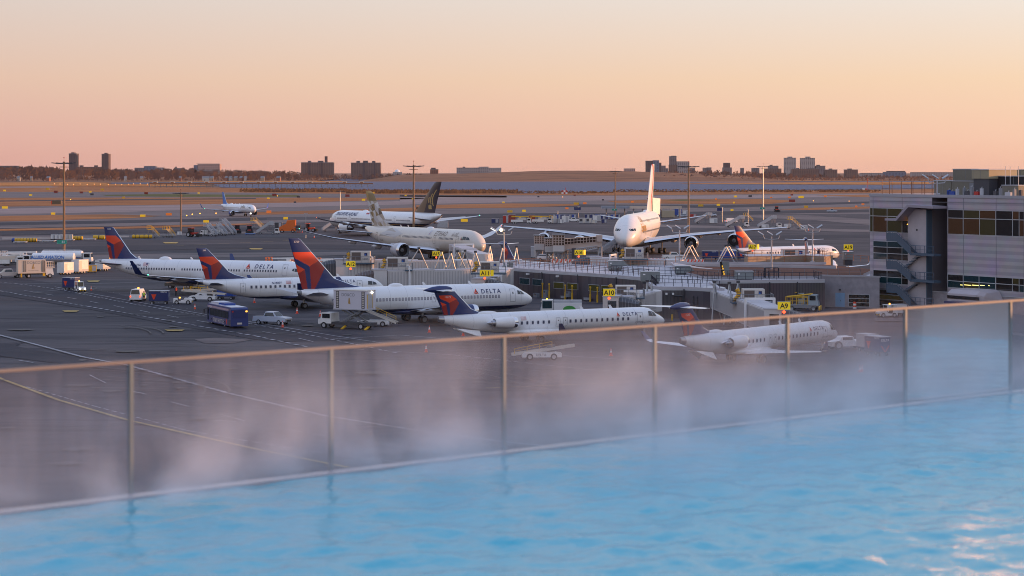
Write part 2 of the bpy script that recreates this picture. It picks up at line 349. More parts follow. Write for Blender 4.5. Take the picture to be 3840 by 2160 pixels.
def aircraft(name, label, pose, T, vis, group=None, category='airliner'):
    X, Y, yaw = pose; root = thing(name, label, category, (X, Y, 0), radians(yaw - 90), group)
    F = Fus(*T['fus']); side = vis
    F.mesh(T['paint'], 44, T.get('tailmat')).build('fuselage', root, smooth=75)
    # belly fairing
    if 'belly' in T:
        x0, x1, zb, w, h = T['belly']; rings = []
        for i in range(13):
            t = i / 12; k = sin(pi * t) ** .45 if 0 < t < 1 else .05
            rings.append([(-(x0 + (x1 - x0) * t), w * k * sin(2 * pi * q / 24), zb + h + h * k * cos(2 * pi * q / 24) * (1 if cos(2 * pi * q / 24) < 0 else .8)) for q in range(24)])
        MB().loft(rings, T.get('bellymat', T['paint'])).build('belly_fairing', root, smooth=75)
    # cockpit glass
    for sd in (1, -1):
        mb = MB()
        for q in T['cockpit']: F.quad(mb, q, sd, GLASS, .03)
        mb.build('cockpit_window', root, smooth=75)
    # doors
    for d in T.get('doors', []):
        x, z0, w, h = d; mb = MB(); t = .07 * T.get('dscale', 1)
        F.patch(mb, x, x + w, z0, z0 + h, side, T.get('doormat', T['paint']), .02)
        for a, b, c, e in ((x, x + w, z0 + h, z0 + h + t), (x, x + w, z0 - t, z0), (x - t, x, z0 - t, z0 + h + t), (x + w, x + w + t, z0 - t, z0 + h + t)): F.patch(mb, a, b, c, e, side, T.get('linemat', GREYL), .03)
        if T.get('doorwin', 1): F.patch(mb, x + w * .4, x + w * .6, z0 + h * .62, z0 + h * .78, side, GLASS, .03)
        mb.build('door', root, smooth=75)
    # cabin windows: separate panes on the side that shows
    if 'win' in T:
        xs, zw, ww, wh, wm = T['win']; proto = None
        if T.get('winstrip'):
            for (a, b, z) in T['winstrip']:
                xs2 = [a + T['pitch'] * i for i in range(int((b - a) / T['pitch']))]; mb = MB()
                for x in xs2: F.patch(mb, x, x + ww, z - wh / 2, z + wh / 2, side, wm, .02, 1, 2)
                mb.build('window_row', root, smooth=75)
        for x in xs:
            if proto is None:
                mb = MB(); fr = T.get('winframe')
                if fr: F.patch(mb, x - ww * .66, x + ww * .66, zw - wh * .62, zw + wh * .62, side, fr, .014, 2, 3)
                vs = []
                for i in range(12):
                    a = 2 * pi * i / 12; cx, sx = cos(a), sin(a); vs.append(F.pt(x + ww / 2 * (abs(cx) ** .6) * (1 if cx > 0 else -1), zw + wh / 2 * (abs(sx) ** .6) * (1 if sx > 0 else -1), side, .025))
                mb.add(vs, [tuple(range(12))], wm); mb.v = [(p[0] + x, p[1], p[2]) for p in mb.v]
                proto = mb.build('cabin_window', root); proto.location = (-x, 0, 0)
            else:
                c = proto.copy(); COL.objects.link(c); c.parent = root; c.location = (-x, 0, 0)
    # lettering
    for k, (txt, x, z, size, m, shear, bold, space) in enumerate(T.get('text', [])):
        mb = MB(); fn = (lambda u, v, x=x, z=z: F.pt(x - u if side < 0 else x + u, z + v, side, .03)); mb.text(txt, size, m, fn, shear, bold, space, step=max(.12, size / 6)); mb.build('lettering', root)
    for k, (polys, x, z) in enumerate(T.get('logo', [])):   # flat shapes wrapped on the skin
        mb = MB()
        for poly, m in polys:
            bm = bmesh.new(); bm.faces.new([bm.verts.new((a, b, 0)) for a, b in poly]); zz = min(b for a, b in poly) + .12
            while zz < max(b for a, b in poly): bmesh.ops.bisect_plane(bm, geom=list(bm.verts) + list(bm.edges) + list(bm.faces), plane_co=(0, zz, 0), plane_no=(0, 1, 0)); zz += .12
            bm.verts.index_update(); mb.add([F.pt(x - v.co.x if side < 0 else x + v.co.x, z + v.co.y, side, .035) for v in bm.verts], [tuple(v.index for v in f.verts) for f in bm.faces], m); bm.free()
        mb.build('logo', root)
    # wings, tailplane, fin
    for sd in (1, -1):
        w = wing(T['wing'], sd, T.get('wingmat', GREYL), CHROME, T.get('tipmat'), T.get('tipfrom', 99)).build('wing', root, smooth=50)
        for (y, x0, x1, z) in T.get('fairings', []):
            fm = MB(); rr = (x1 - x0) * .11; fm.lathe([(0, .01), (-(x1 - x0) * .25, rr), (-(x1 - x0) * .6, rr * .9), (-(x1 - x0), .02)], T.get('wingmat', GREYL), (-x0, sd * y, z), 'X', 10); fm.build('flap_fairing', w, smooth=True)
        if T.get('winglamp'): MB().ball((-T['winglamp'][0], sd * T['winglamp'][1], T['winglamp'][2]), .09, LAMP_G if sd < 0 else LAMP_R).build('navigation_light', w)
        wing(T['hstab'], sd, T.get('wingmat', GREYL), CHROME).build('tailplane', root, smooth=50)
        for (x, y, z, dia, ln, *rest) in T['engines']:
            e = nacelle(root, x, y, z, dia, ln, T.get('engmat', WHITE), side=sd)
            py = MB(); px0, px1, pz, yin = rest[0] if rest else (x + ln * .25, x + ln * 1.2, z + dia * .75, y)
            py.hexa([(-px0, sd * y - .2, z + dia * .3), (-px1, sd * y - .2, z + dia * .3), (-px1, sd * y + .2, z + dia * .3), (-px0, sd * y + .2, z + dia * .3), (-px0 - .6, sd * yin - .2, pz), (-px1 - .6, sd * yin - .2, pz), (-px1 - .6, sd * yin + .2, pz), (-px0 - .6, sd * yin + .2, pz)], T.get('wingmat', GREYL)); py.build('pylon', e)
        for g in T['gear']: wheelpair(root, g[0], sd * g[1], *g[2:])
    wheelpair(root, *T['nosegear'], name='nose_gear')
    fn = fin(*T['fin'][:5], **(T['fin'][5] if len(T['fin']) > 5 else {})).build('tail_fin', root, smooth=60, fix=False)
    if 'fintext' in T:
        for txt, x, z, size, m in T['fintext']:
            mb = MB(); mb.text(txt, size, m, lambda u, v: (-x + (u if side < 0 else -u), side * T.get('finty', .2), z + v)); mb.build('fleet_number', fn)
    for d in T.get('domes', []):
        x, ln, h, w = d; zt = F.at(x)[0]; rings = []
        for i in range(9):
            t = i / 8; k = sin(pi * min(.999, max(.001, t))) ** .5; rings.append([(-(x - ln / 2 + ln * t), w * k * cos(pi * q / 8), zt - .1 + (h + .1) * k * sin(pi * q / 8)) for q in range(9)])
        MB().loft(rings, WHITE, close=True).build('radome', root, smooth=75)
    for x, top in T.get('antennas', []):
        z = F.at(x)[0] if top else F.at(x)[1]; sg = 1 if top else -1
        MB().hexa([(-x + .35, -.04, z - sg * .05), (-x - .15, -.04, z - sg * .05), (-x - .15, .04, z - sg * .05), (-x + .35, .04, z - sg * .05), (-x - .05, -.03, z + sg * .45), (-x - .35, -.03, z + sg * .45), (-x - .35, .03, z + sg * .45), (-x - .05, .03, z + sg * .45)], WHITE).build('antenna', root)
    if 'extra' in T: T['extra'](root, F)
    return root
# ---------- liveries
def widget(h): # red triangular emblem with a white chevron split
    w = h * 1.1
    return [([(0, 0), (w * .5, h * .36), (w * .5, h), (w * .48, h)], ORED), ([(w, 0), (w * .52, h), (w * .5, h), (w * .5, h * .36)], REDD), ([(w * .12, 0), (w * .5, h * .26), (w * .5, .0)], REDD), ([(w * .88, 0), (w * .5, .0), (w * .5, h * .26)], ORED)]
def flag(w=1.0, h=.55, side=-1):
    o = []
    for k in range(7): o.append(([(0, h * k / 7), (w, h * k / 7), (w, h * (k + 1) / 7), (0, h * (k + 1) / 7)], RED if k % 2 == 0 else WHITE))
    o.append(([(w * .58, h * .45), (w, h * .45), (w, h), (w * .58, h)] if side < 0 else [(0, h * .45), (w * .42, h * .45), (w * .42, h), (0, h)], NAVY)); return o
P_DELTA = paint_band('white_and_navy_belly_paint', (.76, .77, .79), [(2.05, .0, -20, (.012, .022, .085))])
P_DELTA_A = paint_band('white_and_navy_belly_paint_tall', (.76, .77, .79), [(2.6, 0, -20, (.012, .022, .085))])
P_DELTA_S = paint_band('white_and_navy_belly_paint_low', (.76, .77, .79), [(1.98, 0, -16, (.012, .022, .085))])
P_CRJ = paint_band('white_regional_paint', (.74, .75, .77), [])
P_SING = paint_band('white_navy_gold_paint', (.8, .8, .8), [(4.55, 0, 0, (.02, .022, .06)), (4.1, 0, 0, (.45, .25, .06)), (3.95, 0, 0, (.02, .02, .05)), (3.35, 0, 0, (.2, .13, .05)), (2.4, .03, -60, (.6, .58, .55))])
P_ETI = paint_band('champagne_beige_paint', (.62, .56, .49), [(3.2, 0, 0, (.56, .5, .43))])
P_EMI = paint_band('pearl_white_paint', (.8, .79, .78), [])
P_JB = paint_band('white_and_blue_belly_paint', (.76, .78, .82), [(2.1, 0, 0, (.012, .03, .13))])
GOLDT = mat('matt_gold_lettering', (.42, .24, .06), .5); TXT_N = mat('navy_lettering', (.01, .02, .11), .5); TXT_G = mat('grey_brown_lettering', (.23, .18, .14), .5); WIN_D = mat('cabin_window_glass', (.05, .06, .1), .15); WIN_S = mat('cabin_window_shade', (.36, .36, .41), .4); WFR = mat('cabin_window_frame', (.17, .17, .21), .4); SILV = mat('silver_paint', (.5, .5, .54), .35)
def rng(a, b, p): return [a + p * i for i in range(int((b - a) / p) + 1)]
def zc(Fx, z): return z
CK_B = [[(1.75, 3.72), (2.35, 4.12), (2.75, 4.15), (2.5, 3.68)], [(2.55, 3.68), (2.8, 4.15), (3.3, 4.2), (3.25, 3.72)], [(3.35, 3.75), (3.4, 4.2), (3.75, 4.15), (3.8, 3.8)]]
def shiftq(q, sx, dz, x0=0): return [[(x * sx + x0, z + dz) for x, z in c] for c in q]
T738 = dict(fus=(38.0, 3.76, 4.01, 1.34, 6.2, 13.5, 'boeing'), paint=P_DELTA, tailmat=GREYM, belly=(12, 24.5, .98, 1.75, .62),
  cockpit=[[(1.95, 3.62), (2.3, 4.02), (2.75, 4.18), (2.62, 3.66)], [(2.72, 3.66), (2.85, 4.18), (3.3, 4.25), (3.3, 3.74)]],
  doors=[(3.75, 2.7, .85, 1.75), (30.6, 2.75, .75, 1.6), (16.0, 3.0, .5, .95), (17.1, 3.0, .5, .95)], linemat=GREYL,
  win=([x for x in rng(6.6, 29.5, .508) if not 12.8 < x < 13.2], 3.5, .24, .36, WIN_S), winframe=WFR,
  text=[('DELTA', 9.5, 3.98, .86, TXT_N, .0, .012, 1.38), ('N3709', 33.2, 3.55, .42, TXT_N, .15, .005, 1.0)], logo=[(widget(.74), 10.75, 3.92), (flag(.95, .5), 28.5, 3.95)],
  wing=[(13.2, 7.8, 1.5, 1.75, .13), (16.1, 4.7, 5.8, 2.2, .11), (21.6, 1.7, 16.6, 3.25, .1), (22.2, 1.5, 17.2, 3.6, .1, .6), (23.6, .75, 17.9, 5.9, .09, 1.35)], tipmat=NAVY, tipfrom=2,
  hstab=[(33.2, 3.7, .5, 4.35, .09), (37.2, 1.35, 7.17, 5.1, .09)], engines=[(11.9, 4.83, 1.62, 2.15, 4.4, (13.2, 17, 2.35, 4.83))], engmat=NAVY,
  gear=[(19.6, 2.86, .56, .4, .42, 1, 0, 1.9)], nosegear=(4.0, 0, .35, .2, .2, 1, 0, 1.4),
  fin=([(37.2, 5.1), (39.35, 12.5)], [(27.4, 5.25), (29.2, 5.6), (32.2, 6.65), (37.4, 12.2), (37.8, 12.5)], .2, delta_fin(1.0), NAVY), fintext=[('3709', 38.6, 11.85, .42, WHITE)], finty=.16,
  domes=[(22.6, 2.6, .42, .55)], antennas=[(10.5, 1), (18, 1), (14.5, 0)], fairings=[(6.5, 18.3, 22.3, 2.0), (10.5, 19.8, 22.8, 2.35)], wingmat=GREYL)
T321 = dict(fus=(44.5, 3.95, 4.14, 1.78, 5.8, 15.5, 'airbus'), paint=P_DELTA_A, tailmat=GREYM, belly=(14, 28.5, 1.35, 1.9, .75),
  cockpit=[[(1.5, 4.05), (1.85, 4.45), (2.4, 4.62), (2.3, 4.08)], [(2.4, 4.08), (2.5, 4.63), (3.05, 4.7), (3.1, 4.15)], [(3.2, 4.2), (3.15, 4.7), (3.5, 4.65), (3.6, 4.3)]],
  doors=[(4.6, 3.45, .9, 1.85), (33.0, 3.3, .85, 1.8)], linemat=GREYL,
  win=([x for x in rng(6.7, 38.0, .533) if not (13.3 < x < 14.0 or 26.0 < x < 27.0)], 4.2, .25, .36, WIN_D), winframe=SILV,
  text=[('DELTA', 11.2, 4.62, .98, TXT_N, .22, .012, 1.42), ('N506DA', 37.0, 4.6, .62, TXT_N, .2, .008, 1.0)], logo=[(widget(.86), 12.9, 4.55), (flag(1.05, .6), 34.2, 4.65)],
  wing=[(16.0, 7.4, 1.6, 2.1, .13), (19.2, 4.3, 6.4, 2.7, .11), (24.2, 1.8, 16.3, 3.75, .1), (25.0, 1.5, 17.1, 4.1, .1, .6), (26.5, .6, 17.9, 6.35, .09, 1.35)], tipmat=NAVY, tipfrom=2,
  hstab=[(38.3, 3.9, .5, 4.75, .09), (41.3, 1.5, 6.2, 5.4, .09)], engines=[(13.6, 5.75, 1.75, 2.5, 3.9, (14.8, 19.5, 2.9, 5.75))], engmat=NAVY,
  gear=[(21.6, 3.8, .6, .42, .46, 1, 0, 2.2)], nosegear=(5.1, 0, .38, .22, .25, 1, 0, 1.8),
  fin=([(42.3, 5.5), (43.6, 11.7)], [(35.6, 5.85), (36.6, 6.1), (37.7, 6.9), (41.4, 11.5), (41.8, 11.7)], .2, delta_fin(1.12), NAVY), fintext=[('3206', 42.8, 11.2, .4, WHITE)], finty=.16,
  domes=[(30.5, 2.8, .5, .6)], antennas=[(20, 1), (25, 1), (36, 1)], fairings=[(7.5, 21.0, 25.0, 2.6), (11.5, 22.6, 25.6, 3.1)], wingmat=GREYL, winglamp=(24.3, 16.4, 3.9))
TE75 = dict(fus=(31.0, 3.01, 3.35, 1.55, 5.2, 11.0, 'dream'), paint=P_DELTA_S, tailmat=STEEL, belly=(9.5, 18.5, 1.2, 1.4, .6),
  cockpit=[[(1.7, 3.55), (2.0, 3.9), (2.5, 4.05), (2.45, 3.5)], [(2.55, 3.5), (2.6, 4.07), (3.3, 4.12), (3.35, 3.55)]],
  doors=[(4.4, 2.7, .75, 1.5), (24.0, 2.7, .7, 1.45)], linemat=GREYL,
  win=(rng(6.4, 23.2, .79), 3.55, .33, .44, WIN_D), winframe=SILV,
  text=[('DELTA', 7.9, 3.95, .62, TXT_N, 0, .012, 1.4), ('CONNECTION', 5.6, 2.9, .3, TXT_N, 0, .0, 1.2), ('N240SY', 19.6, 3.95, .5, TXT_N, .15, .008, 1.0)], logo=[(widget(.5), 8.9, 3.92), (flag(.85, .45), 17.2, 3.95)],
  wing=[(11.2, 5.7, 1.2, 1.45, .13), (13.2, 3.4, 4.6, 1.9, .11), (17.2, 1.5, 12.6, 2.7, .1), (17.7, 1.3, 13.3, 3.0, .1, .6), (18.8, .55, 14.2, 4.7, .09, 1.3)], tipmat=NAVY, tipfrom=2,
  hstab=[(27.0, 2.6, .4, 3.9, .09), (29.4, 1.2, 5.0, 4.5, .09)], engines=[(9.3, 4.0, 1.35, 1.75, 3.0, (10.2, 14, 1.9, 4.0))], engmat=WHITE,
  gear=[(14.6, 2.6, .48, .34, .36, 1, 0, 1.7)], nosegear=(2.9, 0, .3, .18, .18, 1, 0, 1.5),
  fin=([(30.0, 4.6), (31.6, 9.8)], [(22.8, 4.85), (25.2, 5.5), (26.2, 6.0), (29.7, 9.6), (30.1, 9.8)], .16, delta_fin(1.12), NAVY), fintext=[('249', 30.6, 9.35, .35, WHITE)], finty=.14,
  antennas=[(8, 1), (14, 1)], wingmat=GREYL)
def crj_tail(root, F):
    mb = MB(); rings = []
    for t, r in ((0, .05), (.06, .2), (.2, .38), (.45, .46), (.7, .36), (.9, .16), (1, .03)):
        rings.append([(-(32.2 + 4.1 * t), r * .8 * sin(2 * pi * q / 16), 7.05 + .12 * (1 - t) + r * cos(2 * pi * q / 16)) for q in range(16)])
    mb.loft(rings, NAVY); mb.build('tail_bullet', root, smooth=75)
    MB().ball((-36.3, 0, 7.02), .05, CREAM).build('tail_light', root)
    st = MB()
    for sd in (1, -1): st.hexa([(-28.6, sd * .7, 1.75), (-31.8, sd * .55, 2.1), (-31.8, sd * .5, 2.0), (-28.6, sd * .6, 1.6), (-28.6, sd * 1.25, .95), (-31.0, sd * .75, 1.75), (-31.0, sd * .7, 1.7), (-28.6, sd * 1.2, .9)], WHITE)
    st.build('ventral_strake', root)
TCRJ = dict(fus=(34.2, 2.69, 2.69, 1.25, 4.6, 10.5, 'crj', [(0, 1, 0, 1), (.2, 1, .02, .99), (.4, .99, .1, .93), (.6, .975, .24, .78), (.8, .95, .43, .53), (.93, .92, .58, .3), (1, .9, .66, .16)]), paint=P_CRJ, tailmat=STEEL, belly=(15.5, 25, .85, 1.45, .55), bellymat=paint_band('white_over_navy_belly', (.74, .75, .77), [(1.18, 0, 0, (.012, .022, .085))]),
  cockpit=[[(1.95, 2.72), (2.2, 3.22), (2.7, 3.38), (2.55, 2.75)], [(2.62, 2.75), (2.8, 3.4), (3.25, 3.42), (3.35, 2.85)]],
  doors=[(4.3, 1.7, .8, 1.55), (16.0, 2.0, .52, 1.0), (17.1, 2.0, .52, 1.0)], linemat=GREYL,
  win=([x for x in rng(6.6, 24.2, .81) if not 15.6 < x < 18.0], 2.55, .28, .4, WIN_D), winframe=SILV,
  text=[('DELTA', 7.4, 2.95, .6, TXT_N, 0, .012, 1.4), ('CONNECTION', 5.4, 1.95, .33, TXT_N, 0, .0, 1.15), ('N272PQ', 25.3, 2.9, .48, TXT_N, .15, .008, 1.0)], logo=[(widget(.5), 8.4, 2.9), (flag(.8, .42), 22.9, 2.9)],
  wing=[(16.6, 6.0, 1.1, 1.15, .13), (18.8, 3.4, 4.0, 1.35, .11), (22.0, 1.4, 11.4, 1.95, .1), (22.5, 1.1, 11.9, 2.2, .1, .7), (23.4, .5, 12.4, 3.2, .09, 1.3)], tipmat=NAVY, tipfrom=3,
  hstab=[(32.4, 2.3, .3, 7.0, .09), (34.7, 1.1, 4.27, 7.1, .09)], engines=[(24.1, 2.15, 2.75, 1.5, 3.2, (25, 27.2, 2.7, 1.25))], engmat=WHITE,
  gear=[(20.5, 2.05, .46, .3, .3, 1, 0, 1.3)], nosegear=(3.2, 0, .26, .16, .16, 1, 0, 1.4),
  extra=crj_tail, fin=([(33.3, 3.55), (34.8, 6.8)], [(26.4, 3.85), (28.4, 4.1), (29.4, 4.5), (31.9, 6.9)], .2, delta_fin(1.45, .86), NAVY), fintext=[('15272', 33.4, 6.0, .36, WHITE)], finty=.2,
  domes=[(27.2, 3.4, .25, .5)], antennas=[(8.5, 1), (13, 1)], wingmat=WHITE)
TCRJB = dict(TCRJ, fintext=[('15290', 33.4, 6.0, .36, WHITE)], text=[t for t in TCRJ['text'] if t[0] != 'N272PQ'], logo=[TCRJ['logo'][0]])
def fin_eti(u, v):   # faceted gold, brown and grey triangles
    if v > .72: return DGOLD if (u + .3 * v) < .06 or v > .93 else FB[1]
    i = int((u * 5.2 + v * 1.7 + 20)); j = int((v * 5.0 - u * 1.2 + 20)); fu = (u * 5.2 + v * 1.7) % 1; fv = (v * 5.0 - u * 1.2) % 1
    h = (i * 7 + j * 13 + (1 if fu + fv > 1 else 0) * 5 + i * j) % 11
    if u < .14 and v < .5 and h < 6: return DGOLD if h % 2 else FB[1]
    return FB[(3, 4, 2, 3, 0, 4, 2, 3, 4, 1, 2)[h]]
FB = [mat('facet_brown', (.1, .07, .055), .4), mat('facet_olive', (.24, .17, .07), .4), mat('facet_beige', (.4, .33, .26), .4), mat('facet_silver', (.5, .48, .48), .35), mat('facet_white', (.62, .6, .58), .35)]
T789 = dict(fus=(62.0, 5.77, 5.97, 1.95, 8.5, 20, 'dream'), paint=P_ETI, belly=(17, 37, 1.35, 2.7, 1.1),
  cockpit=[[(2.6, 5.55), (3.1, 6.1), (3.9, 6.3), (3.7, 5.55)], [(3.85, 5.55), (4.1, 6.32), (5.2, 6.35), (5.0, 5.6)]],
  doors=[(7.0, 4.3, 1.05, 1.95), (18.5, 4.3, 1.05, 1.95), (37, 4.3, 1.05, 1.95), (50.2, 4.4, .95, 1.8)], linemat=TXT_G, dscale=1.3,
  win=([], 5.65, .32, .52, WIN_D), winstrip=[(9.5, 17.3, 5.65), (20.5, 36.0, 5.65), (39, 49.5, 5.65)], pitch=.62,
  text=[('ETIHAD', 19.6, 6.2, 1.62, TXT_G, .12, .01, 1.12), ('\uFEA9\uFE8E\uFEA4\uFE97\uFEFB\uFE8D', 11.0, 6.3, 1.3, TXT_G, .1, .0, .9), ('A6-BLI', 48.5, 4.2, .7, TXT_G, .1, 0, 1)], logo=[([([(0, 0), (.9, 0), (.9, 1.1), (0, 1.1)], SILV), ([(.15, .1), (.75, .1), (.45, .95)], RED)], 22.6, 6.3), ([([(0, 0), (.28, 0), (.28, .6), (0, .6)], RED), ([(.28, .4), (1, .4), (1, .6), (.28, .6)], SIGNG), ([(.28, 0), (1, 0), (1, .2), (.28, .2)], BLACK)], 5.9, 5.5), ([([(0, 0), (9, -.9), (13, .3), (7, 1.5)], FB[3]), ([(3, .9), (9, .6), (5, 1.6)], FB[2])], 49, 6.0)],
  wing=[(18.2, 12.5, 2.4, 2.6, .12), (25.0, 7.3, 9.6, 3.5, .11), (34.6, 3.6, 22.5, 5.6, .1), (38.6, 2.2, 27.2, 6.9, .09), (42.0, .5, 30.05, 8.2, .08)],
  hstab=[(52.5, 5.2, .8, 5.9, .09), (58.6, 1.7, 9.85, 6.9, .09)], engines=[(21.5, 9.75, 2.7, 3.6, 5.2, (22.5, 28, 4.3, 9.75))], engmat=SILV,
  gear=[(33.5, 4.9, .7, .5, .65, 2, 1.6, 2.6)], nosegear=(5.7, 0, .5, .3, .35, 1, 0, 2.2),
  fin=([(58.2, 7.75), (62.2, 16.9)], [(44.5, 7.8), (48.5, 8.3), (50.5, 9.2), (57.6, 16.3), (59.3, 16.9)], .28, fin_eti, WHITE),
  domes=[(26, 3.2, .35, .7)], antennas=[(38, 1), (42, 1)], fairings=[(11, 31, 37, 3.3), (17, 33, 38, 4.4)], winglamp=(40.8, 29, 7.8), wingmat=mat('wing_pale_grey', (.5, .51, .54), .35))
SB = mat('fin_navy_bronze', (.028, .022, .035), .35); SGO = mat('fin_gold_bird', (.45, .3, .1), .4)
def fin_sing(u, v):   # stylised golden bird on a bronze navy fin
    c = u + .28 * v
    for k in range(3):
        a = .10 + k * .105
        if .22 + k * .05 < v < .74 - k * .12 and abs(c - (a + .12 * sin((v - .2) * 6.5))) < .027: return SGO
    if .12 < v < .26 and abs((c - .27) - (v - .12) * .4) < .09 and v < .27 - abs(c - .3) * .4: return SGO
    if c > .60 - v * .22: return mat('fin_bronze_edge', (.16, .1, .06), .4)
    return SB
T77W = dict(fus=(73.3, 6.2, 6.2, 2.1, 8.8, 23, 'boeing'), paint=P_SING, tailmat=GREYD, belly=(22, 45, 1.45, 2.9, 1.2),
  cockpit=[[(2.5, 5.5), (3.0, 6.15), (3.8, 6.4), (3.6, 5.55)], [(3.75, 5.55), (4.0, 6.45), (5.0, 6.55), (4.9, 5.65)]],
  doors=[(7.2, 4.7, 1.1, 1.95), (17.5, 4.7, 1.1, 1.95), (33, 4.7, 1.1, 1.95), (47.5, 4.7, 1.1, 1.95), (60, 4.8, 1.0, 1.85)], linemat=GREYL, dscale=1.3,
  win=([], 5.5, .3, .42, WIN_D), winstrip=[(9.5, 17, 5.5), (19.5, 32.5, 5.5), (35, 47, 5.5), (49.5, 59, 5.5)], pitch=.56,
  text=[('SINGAPORE AIRLINES', 7.8, 6.55, 1.55, TXT_N, .3, .015, .98), ('9V-SWD', 52, 3.6, .9, TXT_N, .2, 0, 1)], logo=[([([(0, 0), (2.0, 0), (2.0, .55), (0, .55)], WHITE), ([(0, .55), (2.0, .55), (2.0, 1.1), (0, 1.1)], RED)], 28.2, 6.6)],
  wing=[(24, 14, 2.6, 2.7, .12), (31, 8.6, 10, 3.7, .11), (42.2, 3.8, 28, 5.9, .1), (45.0, 2.4, 30.5, 6.3, .09), (47.4, .5, 32.4, 6.7, .08)],
  hstab=[(62.0, 6.6, .9, 5.9, .09), (69.8, 2.0, 10.7, 6.9, .09)], engines=[(24.6, 9.7, 2.75, 3.9, 5.6, (25.6, 32, 4.2, 9.7))], engmat=WHITE,
  gear=[(38, 5.5, .67, .5, .7, 3, 1.45, 2.8)], nosegear=(6.0, 0, .55, .35, .4, 1, 0, 2.4),
  fin=([(69.0, 8.2), (73.2, 18.6)], [(55.5, 8.3), (57.5, 8.9), (68.6, 18.0), (70.0, 18.6)], .3, fin_sing, WHITE),
  domes=[(24, 3, .35, .7)], fairings=[(12, 36, 43, 3.5), (18, 39, 44, 4.4)], winglamp=(47.0, 32.3, 6.75), wingmat=mat('wing_pale_grey', (.5, .51, .54), .35))
EGRN = mat('livery_green', (.02, .2, .09), .4); EMR = mat('livery_red', (.5, .06, .03), .4)
def fin_emi(u, v):   # waving flag bands
    c = u + .5 * v; w = .05 * sin(v * 7)
    if c > .62 + w: return WHITE
    if c > .50 + w: return EMR
    if c > .36 + w: return WHITE
    if c > .20 + w: return EGRN
    return WHITE if v > .25 else BLACK
def emi_extra(root, F):   # lower rudder panel resting deflected to port
    a = radians(27); mb = MB(); x0 = 66.8; pts = [(0, 10.2), (3.6, 9.6), (3.9, 14.2), (0, 14.5)]
    pr = [(-(x0 + x * cos(a)), x * sin(a), z) for x, z in pts]; n = Vector((sin(a), cos(a), 0)) * .12
    mb.hexa([Vector(pr[0]) - n, Vector(pr[1]) - n, Vector(pr[1]) + n, Vector(pr[0]) + n, Vector(pr[3]) - n, Vector(pr[2]) - n, Vector(pr[2]) + n, Vector(pr[3]) + n], WHITE)
    mb.build('rudder', root)
    for sd in (1, -1):
        o = MB(); o.hexa([(-30.5, sd * 25.7 - .25, 4.8), (-39.0, sd * 25.7 - .25, 5.4), (-39.0, sd * 25.7 + .25, 5.4), (-30.5, sd * 25.7 + .25, 4.8), (-36.2, sd * 25.7 - .2, 6.2), (-41, sd * 25.7 - .2, 6.2), (-41, sd * 25.7 + .2, 6.2), (-36.2, sd * 25.7 + .2, 6.2)], GREYL); o.build('pylon', root)
TA38 = dict(fus=(71.0, 7.14, 8.41, 2.45, 10.5, 24, 'jumbo'), paint=P_EMI, tailmat=GREYM, belly=(17, 46, 1.75, 3.9, 1.7),
  cockpit=[[(1.62, 6.75), (1.95, 7.3), (2.02, 7.3), (1.82, 6.75)], [(1.9, 6.72), (2.1, 7.3), (2.75, 7.35), (2.55, 6.75)], [(2.7, 6.75), (2.9, 7.35), (3.5, 7.4), (3.3, 6.8)]],
  doors=[(8.0, 5.3, 1.2, 2.0), (18, 5.3, 1.2, 2.0), (13.5, 8.1, 1.1, 1.9)], linemat=GREYL, dscale=1.3,
  win=([], 6.3, .3, .4, WIN_D), winstrip=[(11, 60, 6.2), (13, 56, 9.0)], pitch=.75,
  text=[('Emirates', 9.0, 6.45, 2.9, GOLDT, 0, .03, 1.0), ('\uFE95\uFE8D\uFEAD\uFE8E\uFEE3\uFEF9\uFE8D', 10.0, 8.9, 1.9, GOLDT, 0, .02, 1.0), ('Emirates.com', 26, 8.6, 1.0, GOLDT, 0, 0, 1)], logo=[],
  wing=[(19.5, 17.6, 3.0, 3.2, .13), (27.5, 11.3, 14.5, 4.9, .11), (35.2, 7.4, 25.7, 5.9, .1), (44.6, 4.0, 39.2, 6.7, .09)],
  hstab=[(58.5, 8.8, 1.3, 7.4, .09), (67.2, 3.2, 15.2, 9.4, .09)], engines=[(23.0, 14.9, 3.0, 3.75, 5.4, (24, 31, 4.6, 14.9)), (30.0, 25.7, 3.55, 3.75, 5.4, (31, 37, 5.4, 25.7))], engmat=mat('nacelle_silver', (.5, .5, .53), .3),
  gear=[(33.6, 6.2, .7, .5, .7, 2, 1.7, 3.2), (36.7, 2.6, .7, .5, .75, 3, 1.7, 2.8)], nosegear=(5.0, 0, .6, .4, .5, 1, 0, 3.0),
  fin=([(66.8, 10.3), (66.8, 14.5), (68.0, 14.6), (70.6, 24.1)], [(50.5, 10.75), (52.5, 11.3), (64.2, 23.6), (65.6, 24.1)], .42, fin_emi, WHITE), extra=emi_extra,
  domes=[(49, 3.6, .5, .8)], antennas=[(20, 1)], fairings=[(9, 34, 42, 3.6), (16, 36.5, 42.5, 4.6), (21, 38, 43, 5.2)], wingmat=mat('wing_pale_grey', (.5, .51, .54), .35))
def fin_jb(u, v):
    return BLUEB if (int(u * 14 + 9) + int(v * 12)) % 3 else (BLUE if (int(u * 14) + int(v * 9)) % 2 else mat('livery_sky_blue', (.06, .3, .62), .4))
TJB = dict(T321, paint=P_JB, tailmat=None, text=[('jetBlue', 13.6, 4.1, 2.0, TXT_G, 0, .01, 1.0)], logo=[], fin=(*T321['fin'][:3], fin_jb, BLUEB), fintext=[], win=([], 4.2, .25, .36, WIN_D), winstrip=[(6.7, 12, 4.2), (16, 38, 4.2)], pitch=.7, engmat=BLUE, tipmat=BLUEB)
D = aircraft('delta_airliner', 'white twin jet with 3709 on its red and navy fin, catering box at its rear', (3.0, 320.9, 118.2), T738, -1)
